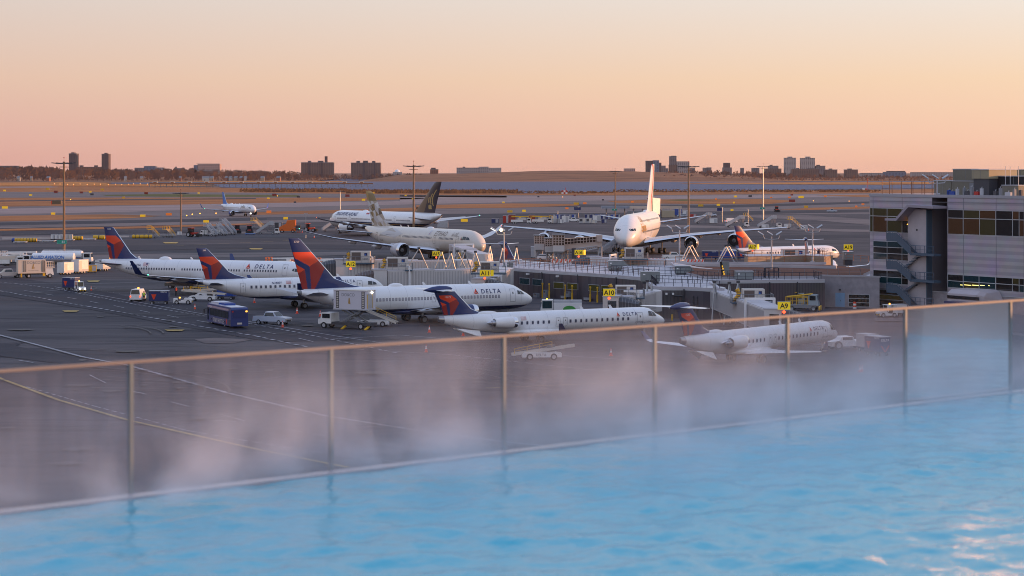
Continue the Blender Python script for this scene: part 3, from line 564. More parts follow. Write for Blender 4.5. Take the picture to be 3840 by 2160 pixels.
aircraft('delta_airliner', 'long white twin jet N506DA, leftmost red finned aircraft, behind the jet numbered 249', (-35.1, 379.8, 68.6), T321, -1)
aircraft('delta_airliner', 'white jet N240SY with 249 on its red and navy fin, between two larger jets', (-20.9, 350.2, 112.9), TE75, -1, category='regional jet')
aircraft('regional_jet', 'white T-tailed jet N272PQ with rear engines, nose under the A10 gate sign', (20.4, 286.0, 119.7), TCRJ, -1, category='regional jet')
aircraft('regional_jet', 'white T-tailed jet seen through the glass balustrade, nose at a white tow tractor', (39.7, 261.9, 141.7), TCRJB, -1, category='regional jet')
aircraft('regional_jet', 'T-tailed jet behind the concourse roof railing, cabin row showing left of the A16 bridge canopy', (14.6, 411, 29), TCRJB, -1, category='regional jet')
aircraft('regional_jet', 'T-tailed jet facing out behind the concourse roof, tailplane beside the tall roof lamp mast', (65.5, 434, 2), TCRJB, -1, category='regional jet')
aircraft('regional_jet', 'white jet of which only the wing tip shows at the right edge, behind the glass', (71.5, 247.5, 172), TCRJB, -1, category='regional jet')
aircraft('delta_airliner', 'white jet with its red fin by the A17 sign, nose towards the A19 sign', (76.0, 496, 124), dict(TE75, fintext=[], text=[t for t in TE75['text'] if t[0] != 'N240SY'], logo=[TE75['logo'][0]]), -1, category='regional jet')
aircraft('etihad_airliner'.replace('etihad', 'beige'), 'beige wide body jet with a faceted gold and grey fin, lettered ETIHAD', (-7.0, 508.0, 30.5), T789, -1)
aircraft('navy_gold_airliner', 'white jet with navy and gold bands and a bird on its fin, lettered SINGAPORE AIRLINES', (-64.4, 761.5, -145.7), T77W, 1)
aircraft('double_deck_airliner', 'huge white double deck four engine jet facing the camera, tall white and red fin', (28.5, 542.9, -10.0), TA38, 1)
aircraft('blue_airliner', 'white twin jet with a bright blue fin taxiing with its landing lamp lit', (-124.0, 1028.0, 28.6), TJB, -1)
o = MB().ball((0, 0, 0), .32, LAMP_W).build('landing_lamp', [x for x in bpy.data.objects if x.name.startswith('blue_airliner')][0]); o.location = (-5.0, -.1, 1.75)
for x in list(bpy.data.objects):
    if x.name.startswith('delta_airliner'): x.name = x.name.replace('delta', 'red_tailed')
# ------------------------------------------------------------ ground, airfield, water, far shore
def ground_mat(name, c0, c1, sx, sy, rough=.85, c2=None, bump=0, joints=0):
    m = bpy.data.materials.new(name); m.use_nodes = True; nt = m.node_tree; b = nt.nodes['Principled BSDF']; b.inputs['Roughness'].default_value = rough; b.inputs['Specular IOR Level'].default_value = .15
    tc = nt.nodes.new('ShaderNodeTexCoord'); mp = nt.nodes.new('ShaderNodeMapping'); mp.inputs['Scale'].default_value = (sx, sy, 1); nt.links.new(tc.outputs['Object'], mp.inputs['Vector'])
    no = nt.nodes.new('ShaderNodeTexNoise'); no.inputs['Scale'].default_value = 1; no.inputs['Detail'].default_value = 8; no.inputs['Roughness'].default_value = .62; nt.links.new(mp.outputs[0], no.inputs['Vector'])
    r = nt.nodes.new('ShaderNodeValToRGB'); r.color_ramp.elements[0].position = .36; r.color_ramp.elements[1].position = .64; r.color_ramp.elements[0].color = (*c0, 1); r.color_ramp.elements[1].color = (*c1, 1); nt.links.new(no.outputs['Fac'], r.inputs[0]); cur = r.outputs[0]
    if c2:   # finer streaks on top (tyre marks, tar joints)
        mp2 = nt.nodes.new('ShaderNodeMapping'); mp2.inputs['Scale'].default_value = (sx * 2.2, sy * 7, 1); mp2.inputs['Rotation'].default_value = (0, 0, .12); nt.links.new(tc.outputs['Object'], mp2.inputs['Vector'])
        n2 = nt.nodes.new('ShaderNodeTexNoise'); n2.inputs['Scale'].default_value = 1; n2.inputs['Detail'].default_value = 5; nt.links.new(mp2.outputs[0], n2.inputs['Vector'])
        r2 = nt.nodes.new('ShaderNodeValToRGB'); r2.color_ramp.elements[0].position = .52; r2.color_ramp.elements[1].position = .66; r2.color_ramp.elements[0].color = (0, 0, 0, 1); nt.links.new(n2.outputs['Fac'], r2.inputs[0])
        mx = nt.nodes.new('ShaderNodeMix'); mx.data_type = 'RGBA'; nt.links.new(r2.outputs[0], mx.inputs['Factor']); nt.links.new(cur, mx.inputs[6]); mx.inputs[7].default_value = (*c2, 1); cur = mx.outputs[2]
    if bump:
        n3 = nt.nodes.new('ShaderNodeTexNoise'); n3.inputs['Scale'].default_value = 1.4; n3.inputs['Detail'].default_value = 4; nt.links.new(tc.outputs['Object'], n3.inputs['Vector'])
        bu = nt.nodes.new('ShaderNodeBump'); bu.inputs['Strength'].default_value = 1; bu.inputs['Distance'].default_value = bump; nt.links.new(n3.outputs['Fac'], bu.inputs['Height']); nt.links.new(bu.outputs[0], b.inputs['Normal'])
    if joints:
        br = nt.nodes.new('ShaderNodeTexBrick'); br.offset = 0; br.inputs['Scale'].default_value = 1; br.inputs['Brick Width'].default_value = 7.6; br.inputs['Row Height'].default_value = 7.6; br.inputs['Mortar Size'].default_value = .07; br.inputs['Color1'].default_value = br.inputs['Color2'].default_value = (1, 1, 1, 1); br.inputs['Mortar'].default_value = (.55, .55, .58, 1)
        mp4 = nt.nodes.new('ShaderNodeMapping'); mp4.inputs['Rotation'].default_value = (0, 0, .52); nt.links.new(tc.outputs['Object'], mp4.inputs['Vector']); nt.links.new(mp4.outputs[0], br.inputs['Vector']); m4 = nt.nodes.new('ShaderNodeMix'); m4.data_type = 'RGBA'; m4.blend_type = 'MULTIPLY'; m4.inputs['Factor'].default_value = 1; nt.links.new(cur, m4.inputs[6]); nt.links.new(br.outputs[0], m4.inputs[7]); cur = m4.outputs[2]
    nt.links.new(cur, b.inputs['Base Color']); return m
LAND = ground_mat('dry_land', (.14, .075, .05), (.24, .13, .075), .004, .004, .95, None, .5)
APRON = ground_mat('apron_asphalt', (.042, .041, .051), (.092, .083, .092), .02, .05, .82, (.032, .031, .042), 0, 1)
DARKA = ground_mat('new_dark_asphalt', (.019, .02, .033), (.032, .032, .046), .05, .1, .75); CONC = ground_mat('pale_concrete', (.24, .18, .172), (.34, .262, .25), .008, .03, .8, (.16, .12, .118)); CONC2 = ground_mat('grey_concrete', (.14, .115, .115), (.2, .165, .16), .01, .03, .8, (.06, .052, .058))
GRASS = ground_mat('dry_grass', (.27, .115, .05), (.44, .19, .075), .012, .03, .95, (.2, .085, .04), .45); GREEN = ground_mat('green_turf', (.075, .085, .025), (.13, .12, .035), .01, .02, .95); MARSH = ground_mat('marsh_grass', (.42, .17, .05), (.66, .28, .08), .003, .01, .95, (.2, .085, .035), .6)
def sheet(name, pts, z, m, kind='structure', px=True):
    mb = MB(); p = [G(*q) if px else Vector((*q, 0)) for q in pts]; p = [(q.x, q.y, z) for q in p]; mb.add(p, [tuple(range(len(p)))], m); o = mb.build(name); o['kind'] = kind
    if o.data.polygons[0].normal.z < 0: o.data.flip_normals()
    return o
sheet('ground', [(-20000, -200), (20000, -200), (20000, 24000), (-20000, 24000)], 0, LAND, px=False)
sheet('apron', [(-900, -100), (900, -100), (1500, 2950), (-1500, 2950)], .02, APRON, px=False)
def strip(name, pts, k, m): return sheet(name, pts, .05 + .02 * k, m)
sheet('airfield_pavement', [(-100, 696), (3950, 700), (3950, 800), (1900, 806), (1000, 815), (-100, 838)], .035, CONC2)
# taxiways, runways and grass between them, far to near (corner points read off the photograph, lying on the ground)
strip('grass', [(-60, 722), (-60, 697), (400, 697), (900, 704), (1500, 716), (2300, 720), (3000, 716), (3900, 704), (3900, 719), (3000, 727), (2300, 733), (1500, 731), (600, 721)], 0, GRASS)
strip('runway', [(-60, 700.5), (190, 699), (225, 701.5), (190, 703.5), (-60, 704)], 2, CONC)
strip('taxiway', [(-60, 719), (900, 722), (1900, 735), (1900, 741), (900, 732), (-60, 727)], 1, CONC2)
strip('grass', [(380, 731), (620, 728), (1120, 732), (1120, 738), (700, 739), (400, 735)], 2, GREEN)
strip('runway', [(1500, 733), (2400, 736), (3260, 727), (3900, 722), (3900, 731), (3260, 737), (2500, 748), (1900, 757), (1500, 760)], 1, CONC)
strip('grass', [(-60, 742), (500, 741), (1600, 742), (1600, 745), (1000, 764), (-60, 776)], 1, GRASS)
strip('taxiway', [(-60, 753), (960, 743), (960, 746), (-60, 757)], 3, DARKA)
strip('runway', [(-60, 785), (480, 772), (960, 762), (1920, 750), (1920, 759), (960, 779), (480, 795), (-60, 806)], 2, CONC)
strip('grass', [(1560, 770), (1920, 763), (2170, 766), (2170, 771), (1920, 780), (1560, 783)], 2, GRASS)
strip('grass', [(2275, 754), (2470, 748), (2860, 746), (2990, 754), (2880, 766), (2600, 765), (2320, 762)], 2, GRASS)
strip('grass', [(2480, 751), (2560, 748), (2700, 751), (2560, 754)], 3, GREEN)
strip('grass', [(3060, 733), (3260, 730), (3900, 724), (3900, 735), (3260, 740)], 3, GRASS)
strip('grass', [(2920, 786), (3060, 779), (3260, 775), (3900, 768), (3900, 774), (3260, 782), (3040, 788)], 2, GRASS)
strip('grass', [(-60, 811), (420, 804), (610, 810), (500, 818), (-60, 833)], 2, GRASS)
strip('grass', [(1290, 787), (1410, 784), (1570, 778), (1570, 790), (1290, 800), (960, 806), (960, 796)], 2, GRASS)
strip('taxiway', [(-60, 836), (1000, 818), (1000, 826), (-60, 848)], 2, DARKA); strip('taxiway', [(-60, 848), (1000, 827), (1400, 822), (1400, 830), (-60, 858)], 2, CONC2)
strip('grass', [(-60, 861), (500, 850), (900, 839), (1000, 838), (900, 845), (500, 858), (-60, 868)], 3, GRASS)
strip('taxiway', [(-60, 870), (700, 862), (1300, 845), (1300, 852), (700, 872), (-60, 885)], 3, DARKA); strip('taxiway', [(-60, 886), (500, 882), (1000, 868), (1000, 874), (500, 892), (-60, 905)], 3, CONC2)
strip('taxiway', [(1900, 765), (2700, 770), (3260, 756), (3260, 763), (2700, 780), (1900, 776)], 1, DARKA); strip('taxiway', [(1500, 804), (2300, 798), (3260, 786), (3260, 796), (2300, 812), (1500, 820)], 1, DARKA)
strip('taxiway', [(2760, 807), (3000, 806), (3300, 826), (3300, 848), (3050, 826), (2800, 815)], 2, CONC2); strip('taxiway', [(-60, 930), (900, 915), (1700, 925), (1700, 940), (900, 932), (-60, 952)], 1, DARKA)
strip('taxiway', [(-60, 965), (700, 950), (1300, 945), (1300, 958), (700, 968), (-60, 990)], 1, CONC2); strip('taxiway', [(1500, 905), (2300, 890), (3260, 880), (3260, 892), (2300, 905), (1500, 922)], 1, DARKA)
strip('taxiway', [(2400, 840), (3260, 862), (3260, 872), (2400, 850)], 1, CONC2)
strip('service_road', [(-60, 1040), (110, 1050), (270, 1072), (520, 1120), (760, 1150), (1000, 1192), (1180, 1215), (960, 1225), (1430, 1262), (1500, 1275), (1050, 1282), (960, 1275), (640, 1218), (330, 1160), (-60, 1098)], 1, DARKA)
strip('apron_patch', [(-60, 1290), (90, 1285), (60, 1300), (300, 1345), (500, 1400), (-60, 1330)], 1, DARKA); strip('apron_patch', [(2300, 1500), (2640, 1395), (3180, 1370), (3600, 1390), (3300, 1440), (2800, 1450)], 1, DARKA)
strip('apron_patch', [(730, 1275), (800, 1268), (940, 1276), (880, 1288), (770, 1290)], 1, CONC2)
LW = mat('white_line_paint', (.30, .30, .33), .7, var=.35, scale=.8); LY = mat('yellow_line_paint', (.4, .27, .06), .7, var=.35, scale=.8)
def line(pts, w, m, dash=None, z=.14):
    q = [G(*p) if len(p) == 2 else Vector(p) for p in pts]; mb = MB(); acc = 0
    for a, b in zip(q[:-1], q[1:]):
        d = b - a; ln = d.length; d.normalize(); n = Vector((-d.y, d.x, 0)) * w / 2; t = 0
        while t < ln - 1e-3:
            e = min(ln, t + (dash[0] if dash else ln)); p0, p1 = a + d * t, a + d * e
            mb.add([(v.x, v.y, z) for v in (p0 - n, p1 - n, p1 + n, p0 + n)], [(0, 1, 2, 3)], m); t = e + (dash[1] if dash else 0)
    o = mb.build('road_marking'); o['kind'] = 'structure'
line([(-40, 1087), (4, 1094), (330, 1152), (640, 1207), (960, 1264), (1150, 1304)], .42, LW, (1.6, 1.3)); line([(-40, 1056), (110, 1072), (216, 1087), (500, 1143), (794, 1193), (1050, 1237), (1310, 1290), (1500, 1330)], .34, LW, (1.4, 1.1))
line([(205, 1078), (360, 1107), (780, 1184), (1050, 1228), (1250, 1262), (1500, 1300)], .22, LW); line([(90, 1092), (125, 1097), (190, 1093), (260, 1087), (430, 1081)], .2, LW)
line([(-40, 1250), (0, 1260), (310, 1342), (484, 1375), (860, 1480), (1222, 1565), (1600, 1625), (1920, 1666), (2300, 1700)], .5, LW, (1.5, .25)); line([(-40, 1400), (0, 1423), (220, 1505), (477, 1580), (969, 1692), (1304, 1759)], .45, LY)
line([(100, 1455), (360, 1530), (700, 1620), (1100, 1690), (1500, 1740)], .2, LW, (1.2, .8)); line([(-40, 1064), (300, 1068), (620, 1058)], .25, LW); line([(-40, 1080), (380, 1090), (700, 1160), (960, 1220)], .12, LW, (.5, 4))
line([(960, 1225), (1080, 1222), (1260, 1216)], .16, LW); line([(720, 1212), (880, 1208), (1080, 1223)], .12, LW)
line([(1250, 1275), (1500, 1260), (1800, 1285)], .2, LW); line([(1330, 1313), (1700, 1335), (2200, 1390), (2700, 1420)], .2, LW, (1.5, .4)); line([(2000, 1330), (2450, 1360), (2700, 1375)], .16, LW); line([(1820, 1460), (2300, 1440), (2600, 1420), (2900, 1432)], .2, LY)
line([(2600, 1540), (3000, 1585), (3400, 1625)], .16, LW); line([(3000, 1500), (3500, 1460), (3800, 1450)], .2, LW)
for a, b in (((170, 1105), (200, 1110)), ((252, 1118), (288, 1124)), ((337, 1133), (372, 1140)), ((427, 1149), (465, 1157)), ((525, 1167), (563, 1175)), ((627, 1186), (670, 1194)), ((738, 1205), (783, 1213)), ((985, 1247), (1035, 1256)), ((1120, 1272), (1175, 1285)), ((70, 1355), (125, 1364)), ((335, 1410), (395, 1440)), ((490, 1470), (550, 1484)), ((640, 1512), (710, 1530)), ((795, 1582), (885, 1586)), ((1080, 1617), (1220, 1640)), ((1440, 1670), (1610, 1692)), ((830, 1560), (920, 1585))): line([a, b], .2, LW)
for x, y, w in ((265, 1170, 32), (655, 1242, 38), (350, 1057, 25), (640, 912, 30), (960, 935, 26), (2680, 1040, 30)): strip('road_marking', [(x - w, y - 2.5), (x + w, y - 2.5), (x + w * .7, y + 2.5), (x - w * .7, y + 2.5)], 5, LY)
for y0, y1, x0, x1 in ((925, 903, 640, 1100), (880, 866, 40, 480), (905, 890, 2400, 2900), (992, 1006, 700, 1250), (818, 806, 2880, 3260), (784, 778, 400, 700), (845, 838, 80, 300)): line([(x0, y0), (x1, y1)], .35, LY if x0 < 2000 else LW, (6, 5), .16)
# oil stains and tyre scuffs on the apron
ST = mat('oil_stain', (.022, .021, .026), .6, var=.3, scale=1); mb = MB()
for i in range(85):
    x, y = random.choice(((random.uniform(0, 1900), random.uniform(1060, 1500)), (random.uniform(0, 1300), random.uniform(1250, 1750)), (random.uniform(1900, 3300), random.uniform(1290, 1520)), (random.uniform(300, 1900), random.uniform(1100, 1260)))); p = G(x, y); r0 = random.uniform(.25, 1.5); k = random.uniform(.5, 1.6)
    mb.add([(p.x + r0 * k * cos(t * pi / 5) * random.uniform(.7, 1.2), p.y + r0 * sin(t * pi / 5) * random.uniform(.7, 1.2), .125 + i * .0004) for t in range(10)], [tuple(range(10))], ST)
o = mb.build('oil_stain'); o['kind'] = 'structure'; mb = MB()
for i in range(46):
    x, y = random.uniform(-100, 1900), random.uniform(1060, 1700); p = G(x, y); a = random.uniform(-.9, .5); R0 = random.choice((18, 30, 60, 140)) * random.choice((1, -1)); L = random.uniform(8, 45)
    for off in (0, random.choice((1.7, 2.4))):
        pts = []
        for t in range(13): s_ = L * t / 12; b_ = a + s_ / R0; pts.append(Vector((p.x + R0 * (sin(b_) - sin(a)) - off * sin(b_), p.y - R0 * (cos(b_) - cos(a)) + off * cos(b_), .19 + i * .0004)))
        for q0, q1 in zip(pts[:-1], pts[1:]):
            d = (q1 - q0).normalized(); n = Vector((-d.y, d.x, 0)) * .11; mb.add([q0 - n, q1 - n, q1 + n, q0 + n], [(0, 1, 2, 3)], ST)
o = mb.build('tyre_mark'); o['kind'] = 'structure'
# the bay
WATER = bpy.data.materials.new('bay_water'); WATER.use_nodes = True; nt = WATER.node_tree; b = nt.nodes['Principled BSDF']; b.inputs['Base Color'].default_value = (.10, .125, .205, 1); b.inputs['Roughness'].default_value = .6; b.inputs['Specular IOR Level'].default_value = .12
tc = nt.nodes.new('ShaderNodeTexCoord'); mp = nt.nodes.new('ShaderNodeMapping'); mp.inputs['Scale'].default_value = (.09, .022, 1); no = nt.nodes.new('ShaderNodeTexNoise'); no.inputs['Scale'].default_value = 1; no.inputs['Detail'].default_value = 6; no.inputs['Roughness'].default_value = .7
bu = nt.nodes.new('ShaderNodeBump'); bu.inputs['Strength'].default_value = 1.0; bu.inputs['Distance'].default_value = 9.0
nt.links.new(tc.outputs['Object'], mp.inputs['Vector']); nt.links.new(mp.outputs[0], no.inputs['Vector']); nt.links.new(no.outputs['Fac'], bu.inputs['Height']); nt.links.new(bu.outputs[0], b.inputs['Normal'])
sheet('bay_water', [(390, 689), (420, 685.5), (960, 683.5), (1230, 684), (1260, 681.5), (2000, 681), (2900, 681.5), (3600, 679), (3900, 678.5), (3900, 703), (3300, 709), (2880, 714), (2300, 720), (1950, 726), (1920, 722), (1400, 718), (1010, 712), (960, 706), (830, 704), (800, 691)], .35, WATER)
sheet('bay_water', [(1190, 677), (1260, 669.5), (1450, 669.5), (1475, 671), (1440, 677), (1210, 679)], .35, WATER)
sheet('marsh', [(2540, 688.8), (2700, 686), (3100, 684.3), (3560, 683.2), (3560, 692), (3300, 694), (2900, 692.6), (2650, 691)], .7, MARSH)
sheet('marsh', [(-60, 698), (-60, 686), (200, 685), (270, 682.5), (420, 687), (395, 692), (700, 693), (820, 700), (400, 698)], .6, MARSH)
sheet('marsh', [(410, 682.6), (960, 680), (1290, 680), (1290, 683.4), (1220, 685), (960, 684.6)], .6, MARSH); sheet('marsh', [(1470, 678.6), (2400, 677), (2860, 678), (3200, 674), (3600, 672), (3900, 672), (3900, 677), (3200, 679), (2800, 681.8), (2000, 681.4), (1500, 681.4)], .6, MARSH)
# hill beyond the water: a real height field
def hill(name, prof, d0, d1, m, nx=60, ny=8):   # prof: (px, top y of the skyline) at distance d1
    xs = [prof[0][0] + (prof[-1][0] - prof[0][0]) * i / nx for i in range(nx + 1)]; vs = []
    for j in range(ny + 1):
        t = j / ny; d = d0 + (d1 - d0) * t
        for x in xs:
            for a, b2 in zip(prof[:-1], prof[1:]):
                if a[0] <= x <= b2[0]: y = a[1] + (b2[1] - a[1]) * (x - a[0]) / (b2[0] - a[0])
            h = max(.2, ZP(y, d1)) * (sin(t * pi / 2) ** .8); vs.append((XP(x, d1), d, h + random.uniform(-.3, .3) * t))
    mb = MB(); mb.add(vs, [(j * (nx + 1) + i, j * (nx + 1) + i + 1, (j + 1) * (nx + 1) + i + 1, (j + 1) * (nx + 1) + i) for j in range(ny) for i in range(nx)], m); o = mb.build(name, smooth=80); o['kind'] = 'structure'; return o
HILL = ground_mat('hill_grass', (.22, .11, .065), (.34, .17, .09), .006, .01, .95, (.12, .062, .042), .7)
hill('hill', [(1420, 668), (1500, 655), (1700, 651), (1900, 645), (2000, 641.5), (2110, 639.5), (2300, 641), (2450, 645), (2600, 650), (2760, 657), (2830, 667)], 4650, 5300, HILL)
hill('wooded_rise', [(-300, 652), (0, 650), (500, 656), (900, 660), (1300, 667)], 4800, 5700, HILL)
hill('wooded_rise', [(2420, 662), (2700, 660), (3100, 663), (3700, 664), (4000, 664)], 5000, 5600, HILL)
# bare winter woods and reeds (masses nobody could count)
BARK = [mat('bare_twigs_%s' % n, c, .9) for n, c in (('brown', (0.173, 0.087, 0.068)), ('dark', (0.105, 0.063, 0.063)), ('russet', (0.255, 0.12, 0.068)), ('grey', (0.158, 0.105, 0.098)))]
def twig_tree(mb, x, y, z, h, w, n, m):
    mb.tube((x, y, z), (x, y, z + h * .5), w * .05, m, r1=w * .02, n=4, caps=False)
    for i in range(n):
        a = random.uniform(0, 2 * pi); t = random.random(); zz = z + h * (.18 + .8 * t); r = w * .5 * sqrt(max(.05, 1 - ((t - .45) / .6) ** 2)) * random.uniform(.3, 1.05)
        px, py = x + r * cos(a), y + r * sin(a) * .8; s = w * random.uniform(.05, .13); tilt = random.uniform(-.6, .6)
        mb.add([(px - s, py, zz - s), (px + s, py + s * .4, zz - s * .4), (px + s * tilt, py - s * .3, zz + s * random.uniform(1.2, 2.4))], [(0, 1, 2)], m)
def wood(name, prof, d0, d1, zb, count, n=26, hmin=7):
    mb = MB()
    for i in range(count):
        x = random.uniform(prof[0][0], prof[-1][0]); d = random.uniform(d0, d1) if random.random() < .6 else d1
        for a, b2 in zip(prof[:-1], prof[1:]):
            if a[0] <= x <= b2[0]: y = a[1] + (b2[1] - a[1]) * (x - a[0]) / (b2[0] - a[0])
        t = (d - d0) / (d1 - d0); top = ZP(y + random.uniform(-2, 7) + 12 * (1 - t), d); zz = zb * t; h = max(hmin, top - zz)
        twig_tree(mb, XP(x, d), d, zz, h, h * random.uniform(.6, .95), n, random.choice(BARK))
    o = mb.build(name, fix=False); o['kind'] = 'stuff'; return tag(o, 'bare brown winter trees massed along the far shore', 'woods')
wood('woods', [(-80, 628), (60, 626), (160, 624), (260, 633), (380, 634), (520, 636), (700, 632), (800, 636), (900, 640), (1000, 641), (1060, 640), (1130, 648), (1260, 655)], 4750, 5600, 7, 900)
wood('woods', [(-80, 664), (400, 662), (430, 668), (1000, 664), (1240, 668)], 4650, 4900, 2, 420, 18, 4)
wood('woods', [(1250, 655), (1420, 652), (1560, 652), (1700, 654), (1900, 652), (1980, 662)], 4900, 5200, 2, 260, 20, 4)
wood('woods', [(2440, 646), (2600, 642), (2700, 640), (2880, 646), (3060, 652), (3220, 656), (3600, 664)], 4850, 5350, 4, 460)
wood('woods', [(1480, 668), (2000, 672), (2420, 664), (2800, 655), (3200, 662), (3700, 668)], 4700, 5000, 1, 420, 14, 3)
wood('woods', [(3180, 654), (3400, 658), (3700, 654), (3900, 656)], 5000, 5400, 2, 150, 18, 4)
mb = MB(); RD = [mat('reed_brown', (.2, .1, .05), .95), mat('reed_dark', (.16, .085, .055), .95), mat('reed_tan', (.32, .16, .07), .95)]
for i in range(4200):
    x = random.choice((random.uniform(900, 1960), random.uniform(960, 1960), random.uniform(1960, 3300))); y = 712 + 8 * (1 if 1300 < x < 2300 else .4) + random.uniform(-2.5, 6); hgt = random.uniform(.9, 2.4) * (1.5 if x < 1940 else .7)
    p = G(x, y); s = random.uniform(.6, 2.0); mb.add([(p.x - s, p.y, 0), (p.x + s, p.y + .5, 0), (p.x + random.uniform(-s, s), p.y, hgt)], [(0, 1, 2)], random.choice(RD))
o = mb.build('reeds', fix=False); o['kind'] = 'stuff'; tag(o, 'brown reeds along the near edge of the bay', 'reeds')
# ---------- far buildings
def facade(name, wall, win, fx, fz, frac=.45, rough=.7):
    m = bpy.data.materials.new(name); m.use_nodes = True; nt = m.node_tree; b = nt.nodes['Principled BSDF']; b.inputs['Roughness'].default_value = rough
    tc = nt.nodes.new('ShaderNodeTexCoord'); sp = nt.nodes.new('ShaderNodeSeparateXYZ'); nt.links.new(tc.outputs['Object'], sp.inputs[0])
    ad = nt.nodes.new('ShaderNodeMath'); ad.operation = 'ADD'; nt.links.new(sp.outputs['X'], ad.inputs[0]); nt.links.new(sp.outputs['Y'], ad.inputs[1]); outs = []
    for src, p, f in ((ad.outputs[0], fx, frac), (sp.outputs['Z'], fz, .5)):
        d = nt.nodes.new('ShaderNodeMath'); d.operation = 'DIVIDE'; nt.links.new(src, d.inputs[0]); d.inputs[1].default_value = p
        fr = nt.nodes.new('ShaderNodeMath'); fr.operation = 'FRACT'; nt.links.new(d.outputs[0], fr.inputs[0])
        lt = nt.nodes.new('ShaderNodeMath'); lt.operation = 'LESS_THAN'; nt.links.new(fr.outputs[0], lt.inputs[0]); lt.inputs[1].default_value = f; outs.append(lt)
    mu = nt.nodes.new('ShaderNodeMath'); mu.operation = 'MULTIPLY'; nt.links.new(outs[0].outputs[0], mu.inputs[0]); nt.links.new(outs[1].outputs[0], mu.inputs[1])
    mx = nt.nodes.new('ShaderNodeMix'); mx.data_type = 'RGBA'; nt.links.new(mu.outputs[0], mx.inputs['Factor']); mx.inputs[6].default_value = (*wall, 1); mx.inputs[7].default_value = (*win, 1); nt.links.new(mx.outputs[2], b.inputs['Base Color']); return m
FA = dict(dark=facade('tower_brown', (.12, .085, .09), (.06, .045, .055), 4, 3), brick=facade('brick_blocks', (.19, .12, .1), (.09, .06, .06), 4.5, 3), pink=facade('pink_stone', (.5, .33, .29), (.2, .13, .13), 6, 4.5), white=facade('white_tower', (.42, .37, .36), (.13, .11, .12), 5, 3.2), blue=facade('blue_glass', (.16, .19, .27), (.09, .11, .17), 8, 4), grey=facade('grey_block', (.2, .17, .18), (.1, .085, .1), 5, 3.3), rust=facade('red_brick_low', (.26, .12, .08), (.12, .06, .05), 6, 3.5), pale=facade('pale_long_block', (.36, .32, .32), (.15, .13, .15), 5, 3.5))
def far_building(label, x0, x1, yt, style, d=5600, tops=(), depth=30, rz=0, cat='building', wings=()):
    w = (x1 - x0) * d / FPX; c = XP((x0 + x1) / 2, d); h = ZP(yt, d); r = thing('building', label, cat, (c, d, 0), rz)
    MB().bb(-w / 2, w / 2, 0, depth, 0, h, FA[style]).build('wall', r); MB().bb(-w / 2 - .3, w / 2 + .3, -.3, depth + .3, h, h + 1, GREYM).build('roof', r)
    for a, b2, y in tops: MB().bb(XP(a, d) - c, XP(b2, d) - c, 4, depth - 4, h + 1.003, ZP(y, d), FA['dark'] if style != 'white' else FA['white']).build('rooftop_house', r)
    for a, b2, y, st in wings: MB().bb(XP(a, d) - c, XP(b2, d) - c, -3, depth - 3.2, 0, ZP(y, d), FA[st]).build('wall', r)
    return r
far_building('slim dark apartment tower, left one of the twin towers above the trees', 258, 287, 576.5, 'dark', tops=[(266, 276, 571)])
far_building('slim dark apartment tower, right one of the twin towers above the trees', 381, 407, 578, 'dark', tops=[(390, 399, 573)])
far_building('low grey block over the trees at the far left edge', -30, 67, 623, 'grey')
far_building('low red brick housing between and below the twin towers', 285, 383, 627, 'rust', tops=[(297, 306, 620), (352, 360, 620)])
far_building('low grey and blue office block left of the pink building', 540, 583, 624, 'blue', wings=[(505, 540, 629, 'grey'), (583, 612, 628, 'pale')])
far_building('small dark block with a chimney on the treeline', 655, 686, 632, 'grey', tops=[(656, 658, 625)])
far_building('pink stone office block with rows of dark windows', 741, 824, 616, 'pink', tops=[(735, 820, 613.6)], wings=[(727, 740.5, 619, 'blue'), (727, 824.5, 638, 'pale')])
far_building('wide brown apartment slab with a striped water tower on its roof', 1129, 1250, 610, 'brick', tops=[(1154, 1164, 603), (1191, 1210, 603), (1217, 1226, 586)], wings=[(1156, 1161, 609, 'dark'), (1203, 1209, 609, 'dark')])
far_building('wide brown apartment slab with three roof houses', 1316, 1427, 611, 'brick', tops=[(1336, 1348, 603.5), (1361, 1378, 602.5), (1395, 1406, 603.5)], wings=[(1362, 1368, 610, 'dark'), (1403, 1408, 610, 'dark')])
far_building('small red brick block with a pointed roof house', 1613, 1643, 636, 'rust', tops=[(1616, 1633, 629)])
far_building('long pale hotel block in two stepped wings', 1712, 1795, 630, 'pale', d=5200, tops=[(1735, 1744, 625)], wings=[(1795, 1832, 625, 'pale'), (1832, 1880, 629, 'white')])
far_building('low beige sheds at the end of the grass hill', 2341, 2382, 633, 'pink', d=6000)
far_building('stepped dark glass block left of the tall grey tower', 2423, 2449, 604, 'dark', tops=[], wings=[(2449, 2471, 601, 'blue'), (2471, 2480, 610, 'dark'), (2480, 2496, 621, 'grey'), (2496, 2506, 631, 'grey')])
far_building('tall grey tower with a lower pale wing on its right', 2512, 2537, 587, 'grey', tops=[(2518, 2536, 584)], wings=[(2537, 2585, 605, 'pale'), (2585, 2606, 630, 'grey'), (2510, 2540, 618, 'brick')])
far_building('single dark block rising above low roofs', 2716, 2738, 612, 'dark', wings=[(2712, 2744, 628, 'grey')])
for a, b2, y, t in ((2638, 2650, 630, 'tiny dark block, first right of the tall tower'), (2653, 2668, 629, 'tiny blue roofed block near the tall tower'), (2780, 2790, 631, 'small blue block left of the mast top'), (2822, 2848, 631, 'low dark terrace with a chimney by the mast')): far_building(t, a, b2, y, 'grey', d=5900)
far_building('stepped grey and pale blocks left of the white twin towers', 2884, 2919, 623, 'grey', tops=[(2890, 2898, 618)], wings=[(2870, 2930, 632, 'brick')])
far_building('white balconied apartment tower, narrower of the pair', 2944, 2985, 593, 'white', tops=[(2957, 2972, 587)], depth=28)
